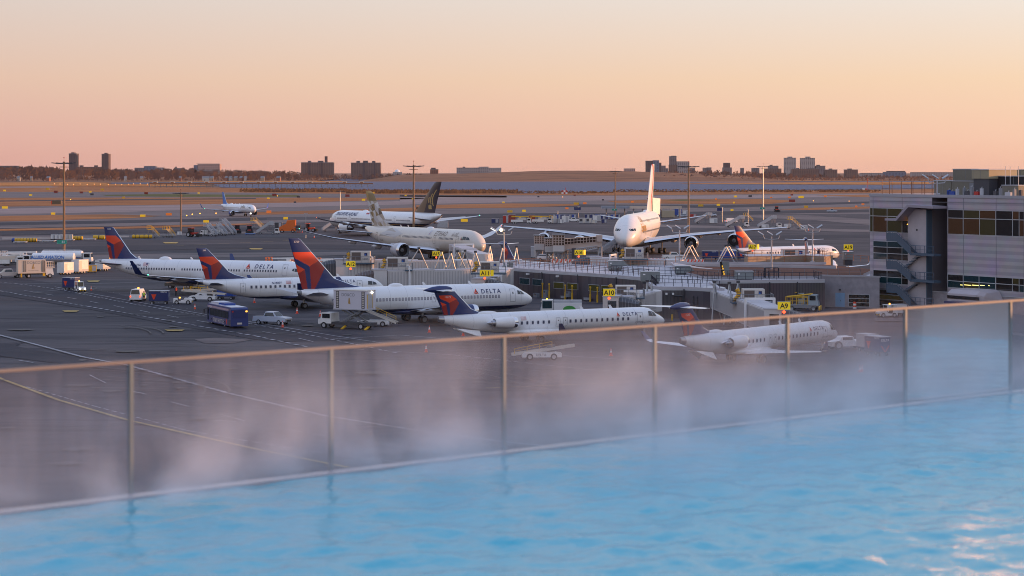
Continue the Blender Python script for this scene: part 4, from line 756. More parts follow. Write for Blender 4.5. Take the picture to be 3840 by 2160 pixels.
far_building('white balconied apartment tower, wider of the pair', 3005, 3056, 594, 'white', tops=[(3024, 3040, 587)], depth=28)
far_building('lower grey block tucked right of the white towers', 3061, 3095, 623, 'grey', tops=[(3066, 3076, 618)])
far_building('long low brick block in front of the white towers', 2970, 3072, 634, 'brick', d=5300, tops=[(2990, 2998, 630), (3030, 3060, 631)])
far_building('low brick block right of the long brick block', 3095, 3140, 637, 'brick', d=5300, tops=[(3113, 3122, 632)]); far_building('last brick block at the right end of the brick row', 3171, 3217, 637, 'brick', d=5300, tops=[(3183, 3196, 632)])
far_building('blue clad construction with pink scaffolding on its roof', 3318, 3398, 646, 'blue', d=5500, tops=[(3330, 3396, 641)])
far_building('low pale sheds in the haze left of the blue construction', 3230, 3316, 650, 'pale', d=5900); far_building('long line of pale terraces on the hazy right horizon', 3420, 3600, 647, 'pale', d=6200)
dm = thing('building', 'white domed building low on the horizon', 'building', (XP(1489, 6000), 6000, 0)); MB().bb(-12, 14, 0, 20, 0, ZP(645, 6000), FA['white']).build('wall', dm); MB().lathe([(ZP(645, 6000), 8), (ZP(640, 6000), 7), (ZP(636.5, 6000), 4), (ZP(635, 6000), .1)], WHITE, (0, 10, 0), 'Z', 16).build('dome', dm, smooth=True)
HW = [mat('house_white', (.5, .45, .42), .6), mat('house_tan', (.4, .29, .22), .6), mat('house_red', (.3, .13, .09), .6)]
hp = None
for i, (x, y, w) in enumerate(((70, 650, 10), (118, 650, 8), (182, 652, 12), (470, 655, 9), (531, 655, 10), (676, 658, 8), (772, 663, 26), (795, 664, 12), (850, 667, 10), (865, 667, 10), (885, 668, 12), (905, 667, 10), (920, 667, 9), (985, 664, 14), (1045, 652, 14))):
    d = 4720; r = thing('house', 'small pale shoreline house among the bare trees', 'house', (XP(x, d), d, 3), random.uniform(-.4, .4), 'houses along the far shore'); ww = w * d / FPX
    MB().bb(-ww / 2, ww / 2, -4, 4, -3, 5, HW[i % 3]).build('wall', r); MB().hexa([(-ww / 2 - .4, -4.4, 5), (ww / 2 + .4, -4.4, 5), (ww / 2 + .4, 4.4, 5), (-ww / 2 - .4, 4.4, 5), (-ww / 2 - .4, -.1, 8), (ww / 2 + .4, -.1, 8), (ww / 2 + .4, .1, 8), (-ww / 2 - .4, .1, 8)], GREYM).build('roof', r)
# approach light pier over the water
d = 2900; x0, x1 = XP(560, d), XP(1399, d); pr = thing('light_pier', 'long timber trestle pier carrying approach lights across the shallow bay', 'pier', (x0, d, 0)); PW = mat('pier_timber', (.22, .11, .06), .85, var=.3, scale=.3); ln = x1 - x0
MB().bb(0, ln, -2, 2, 4.6, 5.2, PW).bb(0, ln, -2.1, -2, 5.2, 6.2, RAILO).build('deck', pr)
for k in range(40):
    xx = ln * k / 39; m = MB(); m.tube((xx, -1.6, -.5), (xx, -1.6, 4.6), .3, GREYM, n=5).tube((xx, 1.6, -.5), (xx, 1.6, 4.6), .3, GREYM, n=5).tube((xx, -1.6, 1), (min(ln, xx + ln / 45), -1.6, 4.5), .16, GREYM, n=4).build('trestle', pr)
    if k % 3 == 1: m = MB(); m.bb(xx - 3.2, xx + 3.2, -1, 1, 5.25, 8.2, CREAM).bb(xx - 2.2, xx + 2.2, -1.05, -1, 6, 7.6, RAILO).build('light_rack', pr)
for k in range(15):
    x = 205 + k * 25 + random.uniform(-5, 5); p = G(x, 698 + random.uniform(-1.5, 1.5)); r = thing('approach_light', 'short approach light post glowing amber before the pier', 'light', p, 0, 'approach lights on the marsh'); MB().tube((0, 0, 0), (0, 0, 2.6), .25, ORANGE, n=5).build('post', r); MB().ball((0, 0, 3.0), .55, mat('dim_amber_lamp', (1, .5, .15), .4, emit=(1, .5, .15), estr=1.6)).build('lamp', r)
# airfield guidance signs
SGN = dict(Y=('yellow', mat('airfield_sign_yellow', (.85, .5, .02), .5, emit=(.9, .5, .01), estr=.3)), D=('dull yellow', YELLOW), R=('dark red', mat('airfield_sign_red', (.25, .03, .02), .5)), O=('orange red', mat('airfield_sign_orange', (.8, .2, .03), .5, emit=(.9, .2, .03), estr=.22)), K=('black', GREYD))
SL = [(17, 717, 'Y', 9), (115, 734, 'Y', 9), (179, 711, 'D', 11), (384, 714, 'D', 11), (209, 723, 'R', 13), (305, 725, 'R', 11), (338, 722, 'Y', 8), (345, 732, 'K', 11), (463, 744, 'D', 10), (548, 728, 'R', 12), (745, 726, 'Y', 7), (18, 783, 'Y', 18), (199, 806, 'Y', 13), (535, 814, 'Y', 17), (633, 809, 'O', 19), (773, 836, 'Y', 18),
      (1006, 746, 'Y', 8), (1199, 744, 'Y', 7), (1303, 738, 'R', 14), (1119, 741, 'K', 10), (1363, 753, 'Y', 11), (1521, 735, 'Y', 6), (1548, 748, 'Y', 6), (1401, 725, 'Y', 6), (1106, 761, 'K', 8), (1008, 800, 'O', 15), (1071, 824, 'Y', 14), (1888, 762, 'Y', 7), (1741, 833, 'Y', 22), (1912, 798, 'D', 17), (1029, 735, 'R', 14), (1965, 795, 'Y', 12),
      (2161, 768, 'D', 17), (2193, 766, 'O', 11), (2126, 785, 'O', 10), (2372, 760, 'O', 9), (2261, 752, 'K', 7), (2019, 740, 'K', 7), (2155, 734, 'R', 7), (2628, 775, 'D', 17), (2694, 772, 'Y', 11), (2685, 749, 'O', 7), (2758, 740, 'Y', 10), (2813, 739, 'K', 11), (2752, 763, 'Y', 6), (2745, 792, 'Y', 9), (2430, 747, 'R', 6),
      (2892, 743, 'O', 7), (2961, 743, 'O', 9), (2969, 733, 'R', 8), (3004, 743, 'Y', 17), (2970, 758, 'R', 20), (3095, 739, 'O', 9), (3023, 780, 'D', 13), (3211, 778, 'O', 7), (3236, 769, 'O', 9)]
for x, y, c, w in SL:
    p = G(x, y + 1.5); ww = w * 1.15 * p.y / FPX; hh = min(2.2, max(1.0, ww * .55)) if w < 16 else ww * .42; n, m = SGN[c]; r = thing('airfield_sign', n + ' airfield guidance sign beside a taxiway', 'sign', p, 0, n + ' airfield signs'); MB().bb(-ww / 2, ww / 2, -.15, .15, .35, .35 + hh, m).build('panel', r); MB().tube((-ww * .3, 0, 0), (-ww * .3, 0, .36), .07, GREYM, n=5).tube((ww * .3, 0, 0), (ww * .3, 0, .36), .07, GREYM, n=5).build('legs' if 0 else 'support', r)
for x, y in ((265, 752), (700, 814), (721, 809), (3050, 757), (3184, 758), (750, 806), (810, 805), (1040, 738), (2110, 742)):
    r = thing('edge_light', 'small amber taxiway light standing in the grass', 'light', G(x, y), 0, 'taxiway edge lights'); MB().tube((0, 0, 0), (0, 0, .5), .1, GREYM, n=5).build('post', r); MB().ball((0, 0, .75), .26, LAMP_A).build('lamp', r)
r = thing('checkered_hut', 'small red and white checkered hut near the water', 'hut', G(2117, 727.5)); d = G(0, 727.5).y / FPX
m = MB()
for i in range(3):
    for j in range(2): m.bb((-11 + i * 7.3) * d, (-11 + (i + 1) * 7.3) * d, 0, 3, j * 7 * d, (j + 1) * 7 * d, RED if (i + j) % 2 else WHITE2)
m.build('wall', r); MB().tube((4 * d, 1, 14 * d), (4 * d, 1, 24 * d), .2, RED, n=5).build('antenna', r)
r = thing('lattice_mast', 'thin red lattice mast by the water at the right', 'mast', G(3253, 713)); m = MB(); d = G(0, 713).y / FPX
for a in (-1, 1): m.tube((a * 2.2 * d, 0, 0), (a * .8 * d, 0, 45 * d), .18, ORED, n=4)
for k in range(9): m.tube((-2.1 * d * (1 - k / 14), 0, k * 5 * d), (2.1 * d * (1 - (k + 1) / 14), 0, (k + 1) * 5 * d), .12, ORED, n=4)
m.build('lattice', r); MB().bb(-18 * d, -9 * d, 0, 3, 0, 8 * d, WHITE2).bb(-8 * d, -3 * d, 0, 3, 0, 6 * d, ORED).build('equipment_box', r)
r = thing('equipment_cabinet', 'brown equipment cabinet with louvres in the dry grass', 'cabinet', G(210, 766.5)); d = G(0, 766.5).y / FPX; MB().bb(-15 * d, 18 * d, 0, 3, .2, 15 * d, mat('cabinet_brown', (.13, .1, .06), .6)).build('body', r); MB().bb(-19 * d, -16 * d, 0, .5, 0, 14 * d, ORED).build('post', r)
# ------------------------------------------------------------ terminal building at the right
def ribbed(name, c0, c1, period, axis='Z', rough=.5, frac=.3):
    m = bpy.data.materials.new(name); m.use_nodes = True; nt = m.node_tree; b = nt.nodes['Principled BSDF']; b.inputs['Roughness'].default_value = rough
    tc = nt.nodes.new('ShaderNodeTexCoord'); sp = nt.nodes.new('ShaderNodeSeparateXYZ'); nt.links.new(tc.outputs['Object'], sp.inputs[0])
    if axis == 'Z': src = sp.outputs['Z']
    else:
        ad = nt.nodes.new('ShaderNodeMath'); nt.links.new(sp.outputs['X'], ad.inputs[0]); nt.links.new(sp.outputs['Y'], ad.inputs[1]); src = ad.outputs[0]
    d = nt.nodes.new('ShaderNodeMath'); d.operation = 'DIVIDE'; nt.links.new(src, d.inputs[0]); d.inputs[1].default_value = period
    fr = nt.nodes.new('ShaderNodeMath'); fr.operation = 'FRACT'; nt.links.new(d.outputs[0], fr.inputs[0]); lt = nt.nodes.new('ShaderNodeMath'); lt.operation = 'LESS_THAN'; nt.links.new(fr.outputs[0], lt.inputs[0]); lt.inputs[1].default_value = frac
    no = nt.nodes.new('ShaderNodeTexNoise'); no.inputs['Scale'].default_value = .35; no.inputs['Detail'].default_value = 5; nt.links.new(tc.outputs['Object'], no.inputs['Vector'])
    mx = nt.nodes.new('ShaderNodeMix'); mx.data_type = 'RGBA'; nt.links.new(lt.outputs[0], mx.inputs['Factor']); mx.inputs[6].default_value = (*c0, 1); mx.inputs[7].default_value = (*c1, 1)
    m2 = nt.nodes.new('ShaderNodeMix'); m2.data_type = 'RGBA'; m2.blend_type = 'MULTIPLY'; m2.inputs['Factor'].default_value = .45; nt.links.new(mx.outputs[2], m2.inputs[6]); nt.links.new(no.outputs['Color'], m2.inputs[7]); nt.links.new(m2.outputs[2], b.inputs['Base Color']); return m
SIDING = ribbed('horizontal_ribbed_siding', (.54, .49, .54), (.42, .385, .44), 1.05, 'Z', .5, .5); SIDINGV = ribbed('dark_vertical_siding', (.105, .088, .105), (.075, .062, .08), .55, 'X'); BLOCK = mat('concrete_block_wall', (.3, .28, .31), .85, var=.14, scale=1.2); BLOCK2 = mat('grey_coping', (.36, .35, .38), .7)
TOWERW = mat('pale_stair_tower', (.46, .42, .45), .6, var=.05); ROOFW = mat('white_roof_membrane', (.46, .44, .47), .7, var=.14, scale=.25); ROOFB = ground_mat('brown_gravel_roof', (.10, .045, .034), (.17, .075, .052), .06, .3, .95); DARKREC = mat('dark_recess', (.012, .011, .016), .9)
def glow_pane(name, c, rough=.06, e=None):
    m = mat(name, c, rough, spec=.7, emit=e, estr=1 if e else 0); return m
WG = [glow_pane('window_teal', (.008, .022, .03), .06, (.001, .005, .007)), glow_pane('window_olive', (.03, .026, .011), .06, (.010, .008, .0025)), glow_pane('window_black', (.008, .008, .011), .06, (.003, .0025, .002)), glow_pane('window_brown', (.036, .018, .009), .06, (.016, .007, .002))]  # faint glow stands in for golden reflections and dim interiors behind the panes
CT = Vector((58.4, 348.0, 0)); UT = Vector((.512, -.859, 0)); IT = Vector((.859, .512, 0))
def sT(px): k = (px - PX0) / FPX; return (k * CT.y - CT.x) / (UT.x - k * UT.y)
def zx(v): return 2880 + .3727 * v
def zT(px, py): s = sT(px); return ZP(py, CT.y + UT.y * s)
term = thing('terminal_building', 'ribbed lilac grey terminal with long window bands, filling the right edge', 'terminal', CT, atan2(UT.y, UT.x))
LW_ = 250.0
S = lambda v: sT(zx(v))
MB().prism([(0, 0), (S(1640) + .2, 0), (S(1640) + .2, 6.5), (S(1806), 6.5), (S(1806), 0), (LW_, 0), (LW_, 62), (0, 62)], 3.15, 17.9, SIDING).build('wall', term)
MB().bb(.05, LW_ - .05, .06, 61.9, 0, 3.15, BLOCK).build('ground_floor', term)
MB().bb(-.12, LW_, -.12, .5, 17.9, 18.35, BLOCK2).bb(-.12, .5, .5, 62, 17.9, 18.35, BLOCK2).bb(-.02, LW_, -.04, 0, 17.15, 17.2, GREYM).bb(0, LW_, -.05, 0, 3.1, 3.22, GREYL).build('parapet', term)
MB().bb(.5, LW_, .5, 62, 17.9, 17.95, ROOFW).build('roof', term)
MB().bb(S(1640) + .21, S(1806) - .01, 6.4, 6.49, 3.2, 17.8, mat('recess_shade_grey', (.13, .12, .14), .7)).bb(S(1640) + .201, S(1640) + .26, .02, 6.39, 3.2, 17.8, mat('recess_shade_grey', (.13, .12, .14), .7)).bb(S(1806) - .06, S(1806) - .002, .02, 6.39, 3.2, 17.8, mat('recess_shade_grey', (.13, .12, .14), .7)).build('recess_shade_panel', term)  # dark panels lining the recess, its deep shade put into their colour
sm = MB()
for px in [zx(v) for v in (1058, 1350, 1652, 1968, 2296)] + [3840 + 130 * k for k in range(12)]:
    s = sT(px) if px < 6000 else 0
    if s > 0: sm.bb(s - .03, s + .03, -.03, 0, 3.2, 17.9, GREYM)
sm.build('panel_seams'.replace('seams', 'seam'), term)
def twindow(s0, s1, z0, z1, cols, rows, mats, par=term, y=-.05):
    f = MB(); f.bb(s0 - .06, s1 + .06, y, .02, z0 - .08, z0, GREYL).bb(s0 - .06, s1 + .06, y, .02, z1, z1 + .08, GREYL)
    for c in [s0] + cols + [s1]: f.bb(c - .05, c + .05, y, .02, z0, z1, GREYL)
    for r in rows: f.bb(s0, s1, y + .005, .015, r - .05, r + .05, GREYL)
    w = f.build('window', par); cs = [s0] + cols + [s1]; rs = [z0] + rows + [z1]; k = 0
    for i in range(len(cs) - 1):
        for j in range(len(rs) - 1):
            MB().bb(cs[i] + .051, cs[i + 1] - .051, y + .03, y + .035, rs[j] + (.051 if j else 0), rs[j + 1] - (.051 if j < len(rs) - 2 else 0), mats[(i * 3 + j * 2 + i * j) % len(mats)]).build('pane', w); k += 1
    return w
S = lambda v: sT(zx(v))
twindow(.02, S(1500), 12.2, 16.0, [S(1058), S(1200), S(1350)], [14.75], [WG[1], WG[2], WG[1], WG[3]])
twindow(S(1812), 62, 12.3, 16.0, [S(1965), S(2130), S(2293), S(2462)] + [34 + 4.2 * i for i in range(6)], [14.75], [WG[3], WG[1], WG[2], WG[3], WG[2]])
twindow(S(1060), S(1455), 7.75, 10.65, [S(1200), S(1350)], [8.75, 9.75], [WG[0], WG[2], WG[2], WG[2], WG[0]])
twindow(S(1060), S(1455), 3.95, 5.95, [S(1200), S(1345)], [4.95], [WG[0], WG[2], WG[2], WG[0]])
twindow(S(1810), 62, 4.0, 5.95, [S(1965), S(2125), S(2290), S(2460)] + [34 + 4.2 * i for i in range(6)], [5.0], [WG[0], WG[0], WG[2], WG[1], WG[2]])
gx = lambda v: sT(3240 + v * .2346)
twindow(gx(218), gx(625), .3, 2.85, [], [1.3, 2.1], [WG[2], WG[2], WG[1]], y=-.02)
for a, b2, z in ((1540, 1580, 4.45), (1603, 1715, 4.5), (1730, 1835, 4.55), (1858, 1928, 4.6), (1990, 2010, 4.62)): MB().bb(gx(a), gx(b2), -.045, -.03, z - .04, z + .04, mat('lit_strip_lamp', (1, .9, .3), .4, emit=(1, .85, .25), estr=2.2)).build('ceiling_lamp', term)
for i in range(14):
    MB().ball((S(1400 + random.uniform(0, 55)), -.07, 15.4 - 2.6 * random.random()), .09, LAMP_A, n=6).build('hanging_lamp', term)
# stair tower and outside stair
t0, t1 = S(1455), S(1640)
tw = thing('stair_tower', 'pale stair tower with a folded canopy roof on the terminal face', 'stair tower', CT, atan2(UT.y, UT.x))
MB().bb(t0, t1, -1.0, -.01, 0, 16.0, TOWERW).build('shaft', tw); MB().bb(t1 + .002, t1 + .28, -1.05, -.01, 0, 16.0, STAIRB).build('corner_post', tw)
MB().side([(S(1310), 14.15), (S(1425), 14.15), (S(1545), 16.35), (S(1800), 16.2), (S(1800), 16.6), (S(1535), 16.75), (S(1415), 14.5), (S(1310), 14.5)], -2.8, -.012, mat('canopy_metal', (.3, .27, .32), .5)).build('canopy_roof', tw)
for z in (12.6, 8.1, 3.9): MB().bb(t0 + 2.0, t0 + 2.3, -1.06, -1.001, z, z + .3, GREYD).build('wall_lamp', tw)
st = thing('outside_stair', 'blue grey steel fire stair zigzagging down the pale stair tower', 'stair', CT, atan2(UT.y, UT.x))
def rail(mb, a, b2, h=1.1, m=STAIRB, n=5, r=.045, mesh=None):
    a, b2 = Vector(a), Vector(b2); up = Vector((0, 0, h)); mb.tube(a + up, b2 + up, r, m, n=5); mb.tube(a + up * .5, b2 + up * .5, r * .7, m, n=4)
    for i in range(n + 1): p = a + (b2 - a) * i / n; mb.tube(p, p + up, r, m, n=5)
    return mb
SMESH = mat('stair_mesh_infill', (.075, .105, .15), .6)
zl = [(11.2, 9.15), (6.75, 5.0), (3.0, 1.0)]
for k, (za, zb) in enumerate(zl):
    xl0, xl1, xr0, xr1 = S(1312), S(1420), S(1560), S(1790); m = MB(); m.bb(xl0, xl1, -2.5, -1.05, za - .35, za, STAIRB); m.bb(xr0, xr1, -2.5, -1.05, zb - .35, zb, STAIRB).build('landing', st)
    f = MB(); n = 11
    for i in range(n): t = (i + .5) / n; f.box((xl1 + (xr0 - xl1) * t, -1.8, za + (zb - za) * t - .1), ((xr0 - xl1) / n, 1.2, .12), STAIRB)
    for yy in (-2.5, -1.2): f.hexa([(xl1, yy - .05, za - .4), (xr0, yy - .05, zb - .4), (xr0, yy + .05, zb - .4), (xl1, yy + .05, za - .4), (xl1, yy - .05, za), (xr0, yy - .05, zb), (xr0, yy + .05, zb), (xl1, yy + .05, za)], STAIRB)
    f.build('flight', st); r = MB()
    rail(r, (xl0, -2.5, za), (xl1, -2.5, za), 1.2); rail(r, (xl1, -2.5, za), (xr0, -2.5, zb), 1.2, n=6); rail(r, (xr0, -2.5, zb), (xr1, -2.5, zb), 1.2); rail(r, (xl0, -2.5, za), (xl0, -1.2, za), 1.2, n=2)
    r.hexa([(xl0, -2.52, za), (xl1, -2.52, za), (xl1, -2.51, za), (xl0, -2.51, za), (xl0, -2.52, za + 1), (xl1, -2.52, za + 1), (xl1, -2.51, za + 1), (xl0, -2.51, za + 1)], SMESH); r.hexa([(xl1, -2.52, za), (xr0, -2.52, zb), (xr0, -2.51, zb), (xl1, -2.51, za), (xl1, -2.52, za + .95), (xr0, -2.52, zb + .95), (xr0, -2.51, zb + .95), (xl1, -2.51, za + .95)], SMESH)
    r.build('railing', st)
    zn = zl[k + 1][0] if k < 2 else -.5
    if k < 2:
        g = MB()
        for i in range(10): t = (i + .5) / 10; g.box((xr0 + 1 + (xl1 - xr0 - .5) * t, -1.35, zb + (zn - zb) * t - .1), (.7, .5, .12), STAIRB)
        g.build('flight', st)
# rooftop plant
OLIVE = mat('plant_olive_grey', (.16, .15, .115), .55, var=.06); OLIVE2 = mat('plant_pale_olive', (.3, .26, .17), .55)
def plant(label, s0, s1, y0, y1, z0, z1, m=OLIVE, extra=None):
    r = thing('rooftop_plant', label, 'air handler', CT, atan2(UT.y, UT.x)); MB().bb(s0, s1, y0, y1, z0, z1, m).build('casing', r); MB().bb(s0 - .08, s1 + .08, y0 - .08, y1 + .08, z1, z1 + .12, GREYL).bb(s0 + .3, s0 + .34, y0 - .02, y0, z0, z1, GREYM).bb((s0 + s1) / 2, (s0 + s1) / 2 + .04, y0 - .02, y0, z0, z1, GREYM).build('cap', r)
    MB().bb(s0 + .2, s1 - .2, y0 + .2, y1 - .2, 17.95, z0, GREYD).build('curb', r) if z0 > 18 else None
    return r
def S5(v, y=10.0):   # position along the wall of something standing y metres back on the roof
    k = (zx(v) - PX0) / FPX; cx, cy = CT.x + IT.x * y, CT.y + IT.y * y; return (k * cy - cx) / (UT.x - k * UT.y)
plant('olive plant box at the left end of the roof plant', S5(1765), S5(1938), 8, 14, 18.2, 20.45); pr = plant('large olive air handler carrying a raised duct box', S5(1942), S5(2335), 8, 15, 18.2, 20.4)
MB().bb(S5(2215), S5(2270), 7.9, 8, 18.4, 20.0, BLACK).bb(S5(2125), S5(2180), 7.92, 8, 18.9, 20.2, GREYM).build('louvre', pr)
plant('raised olive duct box above the large air handler', S5(1930), S5(2190), 8.5, 14, 20.55, 22.3); plant('sunlit pale duct box on the terminal roof', S5(2192), S5(2365), 7, 13, 20.85, 22.2, OLIVE2)
plant('black louvred cooler on the terminal roof', S5(2340), S5(2700), 9, 16, 18.9, 21.2, BLACK); plant('low olive plant box behind the parapet at the right', S5(2352,6), S5(2520,6), 6, 8.8, 18.2, 19.8); plant('pale olive housing behind the black cooler', S5(2362,16), S5(2700,16), 16.2, 20, 19, 22.2, OLIVE2)
for i, (v, w, h, c) in enumerate(((1820, .5, .7, BLUE), (1850, 1.6, .5, BLUE), (1905, .4, .9, GREYL), (1975, .35, 1.1, GREYM), (2010, .8, .6, GREYD), (2050, .5, 1.2, GREYM), (2100, .9, .5, RED), (2150, .4, 1.0, GREYL), (2290, .7, .6, GREYD), (2340, .4, 1.1, GREYM), (2420, 1.2, .45, GREYL), (2480, .4, .9, GREYM), (2545, .6, .8, GREYD))):
    p = thing('roof_equipment', 'small piece of pipework or valve gear before the olive roof plant', 'roof equipment', CT, atan2(UT.y, UT.x), 'small gear along the terminal parapet'); s0 = S5(v, 4); m = MB().bb(s0 - w / 2, s0 + w / 2, 3.8, 4.2, 17.96, 18.35 + h, c); m.tube((s0, 4, 18.35 + h), (s0 + .1, 4, 18.6 + h), .06, GREYL, n=6); m.build('body', p)
r = MB(); rr = thing('roof_railing', 'thin rusty railing with uneven posts on the terminal roof edge', 'railing', CT, atan2(UT.y, UT.x))
for v in (1110, 1185, 1210, 1303, 1405, 1420, 1510, 1538, 1612, 1652): r.tube((S(v), .8, 18), (S(v), .8, 20.4), .06, RAILO, n=5)
r.tube((S(1110), .8, 20), (S(1660), .8, 20), .03, RAILO, n=4).tube((S(1110), .8, 19.2), (S(1660), .8, 19.2), .03, RAILO, n=4); r.build('rails', rr)
for i, v in enumerate((2040, 2390, 2437, 2520)):
    p = thing('antenna_mast', 'thin antenna mast among the roof plant', 'mast', CT, atan2(UT.y, UT.x), 'antenna masts on the terminal roof'); s = S5(v, 6.6); MB().tube((s, 6.6, 17.95), (s, 6.6, 22.8 if i else 19.6), .05, GREYL, n=5).build('mast', p)
# gangway and awning below the right window band
aw = thing('covered_walkway', 'pale glazed walkway with rounded end below the lower window band', 'walkway', CT, atan2(UT.y, UT.x)); m = MB(); rings = []
for i in range(12):
    t = i / 11; s = sT(3630) + (sT(3765) - sT(3630)) * t; k = 1 if t < .8 else cos((t - .8) / .2 * pi / 2) ** .5; rings.append([(s, -4.2 * k, 2.2), (s, -4.2 * k, 2.2 + 1.2 * k), (s, -3.4 * k, 2.3 + 1.7 * k), (s, -.2, 2.4 + 1.7 * k), (s, -.2, 2.2)])
m.loft(rings, TOWERW).build('shell', aw); MB().bb(sT(3630), sT(3750), -4.25, -4.2, 2.6, 3.1, GLASS).build('pane', aw)
for px in (3653, 3694): MB().tube((sT(px), -4, 0), (sT(px), -4, 2.2), .12, STAIRB).build('post', aw)
an = thing('awning', 'flat navy awning on posts in front of the terminal', 'awning', CT, atan2(UT.y, UT.x)); m = MB().bb(sT(3660), sT(3775), -6.5, -4.5, 2.0, 2.35, NAVY).build('top', an)
for px in (3672, 3720, 3765): MB().tube((sT(px), -6.2, 0), (sT(px), -6.2, 2.0), .12, STAIRB).build('post', an)
fe = thing('screen_fence', 'tall dark mesh screen fence seen through the balustrade glass', 'fence', (0, 0, 0)); q = [G(3610, 1224), G(3650, 1231), G(3675, 1234), G(3722, 1237), G(3790, 1246), G(3860, 1256)]
for a, b2 in zip(q[:-1], q[1:]): MB().hexa([a, b2, b2 + Vector((0, .1, 0)), a + Vector((0, .1, 0)), a + Vector((0, 0, 2.6)), b2 + Vector((0, 0, 2.6)), b2 + Vector((0, .1, 2.6)), a + Vector((0, .1, 2.6))], mat('fence_mesh_grey', (.16, .16, .2), .8)).build('panel', fe)
for a in q: MB().tube(a - Vector((0, .1, 0)), a + Vector((0, -.1, 3.4)), .13, STAIRB).build('post', fe)
# ------------------------------------------------------------ concourse
cc = thing('concourse', 'long low concourse clad in dark vertical siding with a pale flat roof', 'concourse', (0, 0, 0))
def wall_seg(mb, pts, z0, z1, m, inward=.3):
    for a, b2 in zip(pts[:-1], pts[1:]):
        d = Vector((b2[0] - a[0], b2[1] - a[1], 0)).normalized(); n = Vector((-d.y, d.x, 0)) * inward; A, B = Vector((*a, 0)), Vector((*b2, 0)); q = [A, B, B + n, A + n]; mb.hexa([v + Vector((0, 0, z0)) for v in q] + [v + Vector((0, 0, z1)) for v in q], m)
FRONT = [(-1.0, 383), (2.7, 377), (8, 368.5), (13.5, 361), (17.3, 355), (21.3, 347)]; BLOCKF = [(21.3, 347), (21.2, 320.5), (22.2, 319), (25.7, 319), (31, 314), (31.3, 334), (33, 338)]; RIGHTF = [(33, 338), (41, 339.5), (50, 341)]
FR = FRONT + BLOCKF[1:] + RIGHTF[1:]
m = MB(); m.prism(FR + [(50, 352), (58, 350), (64, 372), (60, 392), (40, 396), (18, 405), (0, 412), (-6, 402)], 0, 4.45, SIDINGV, ROOFW); m.build('wall', cc)
m = MB(); wall_seg(m, FR, 4.45, 4.75, ROOFW, .45); wall_seg(m, FR, 4.2, 4.45, GREYL, -.03); m.build('roof_edge', cc)
for x, y in ((11.2, 364.2), (17.3, 354.9), (25.7, 318.9), (41, 339.4), (5.2, 372.9), (45.5, 340.1)): MB().tube((x, y - .12, 0), (x, y - .12, 4.4), .09, GREYD, n=5).build('downpipe', cc)
m = MB(); m.prism([(31.5, 347), (50, 349.5), (58, 352), (58.6, 356), (63, 372), (58, 390), (33, 390), (29, 366)], 4.46, 4.9, BLOCK2, ROOFB); m.build('brown_roof', cc)
m = MB()
for a, b2 in (((29.5, 391), (57.6, 391)), ((29, 366.5), (29.5, 391)), ((33, 384), (57, 375))): wall_seg(m, [a, b2], 4.91, 5.35, ROOFW, .5)
m.build('roof_kerb', cc)
m = MB(); m.prism([(43.3, 391.8), (55.0, 399.5), (57.5, 392.6), (60, 399), (58.5, 406), (44, 404)], 4.46, 6.3, mat('sunlit_tan_siding', (.3, .22, .16), .6, var=.12, scale=2), ROOFW); m.build('upper_storey', cc)  # tan tone carries the warm sunlit look of this wall
# windows on the front wall
def on_front(px):
    for a, b2 in zip(FR[:-1], FR[1:]):
        for k in range(200):
            t = k / 199; x, y = a[0] + (b2[0] - a[0]) * t, a[1] + (b2[1] - a[1]) * t
            if abs(PX0 + FPX * x / y - px) < 1.0: d = Vector((b2[0] - a[0], b2[1] - a[1], 0)).normalized(); return Vector((x, y, 0)), d
    return Vector((0, 360, 0)), Vector((1, 0, 0))
v7 = lambda v: 1900 + v * .1863
for x0, x1, gm in ((270, 470, 0), (525, 730, 0), (952, 1158, 1), (1230, 1438, 1), (1660, 1865, 1), (1920, 2128, 1)):
    p, d = on_front(v7((x0 + x1) / 2)); wdt = (x1 - x0) * .1863 * p.y / FPX / max(.4, d.x); n = Vector((d.y, -d.x, 0)); a = atan2(d.y, d.x); zc = 2.55 if x0 < 800 else 2.3
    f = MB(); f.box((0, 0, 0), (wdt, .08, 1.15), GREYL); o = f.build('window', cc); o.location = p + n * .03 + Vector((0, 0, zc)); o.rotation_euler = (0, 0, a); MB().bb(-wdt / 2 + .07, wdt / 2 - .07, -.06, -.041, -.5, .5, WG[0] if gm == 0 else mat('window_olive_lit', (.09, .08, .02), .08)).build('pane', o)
for px in (1985, 2096): p, d = on_front(px); o = MB().box((0, -.3, 0), (.25, .6, .3), WHITE).build('wall_lamp', cc); o.location = p + Vector((0, -.1, 3.9)); o.rotation_euler = (0, 0, atan2(d.y, d.x))
for px in (2499, 2524): p, d = on_front(px); o = MB().box((0, -.25, 0), (.3, .5, .3), WHITE).build('wall_lamp', cc); o.location = p + Vector((0, -.1, 3.7))
m = MB()
for px in (2530, 2545, 2560, 2600, 2614): p, d = on_front(px); m.tube(p + Vector((0, -.15, .2)), p + Vector((0, -.15, 3.4)), .11, GREYD, n=5)
p1, _ = on_front(2530); p2, _ = on_front(2560); m.tube(p1 + Vector((0, -.16, 3.4)), p2 + Vector((0, -.16, 3.4)), .09, GREYD, n=5); m.tube(p1 + Vector((0, -.16, 2.3)), p2 + Vector((0, -.16, 2.3)), .07, GREYD, n=5); m.build('pipe_run', cc)
def railing(label, pts, h=1.1, sp=1.6, m=RAILB, r=.04, z=4.75):
    q = [Vector(p) if len(p) == 3 else Vector((*p, z)) for p in pts]; mb = MB()
    for a, b2 in zip(q[:-1], q[1:]):
        n = max(1, round((b2 - a).length / sp)); rail(mb, a, b2, h, m, n, r)
    o = mb.build('railing'); return tag(o, label, 'railing')
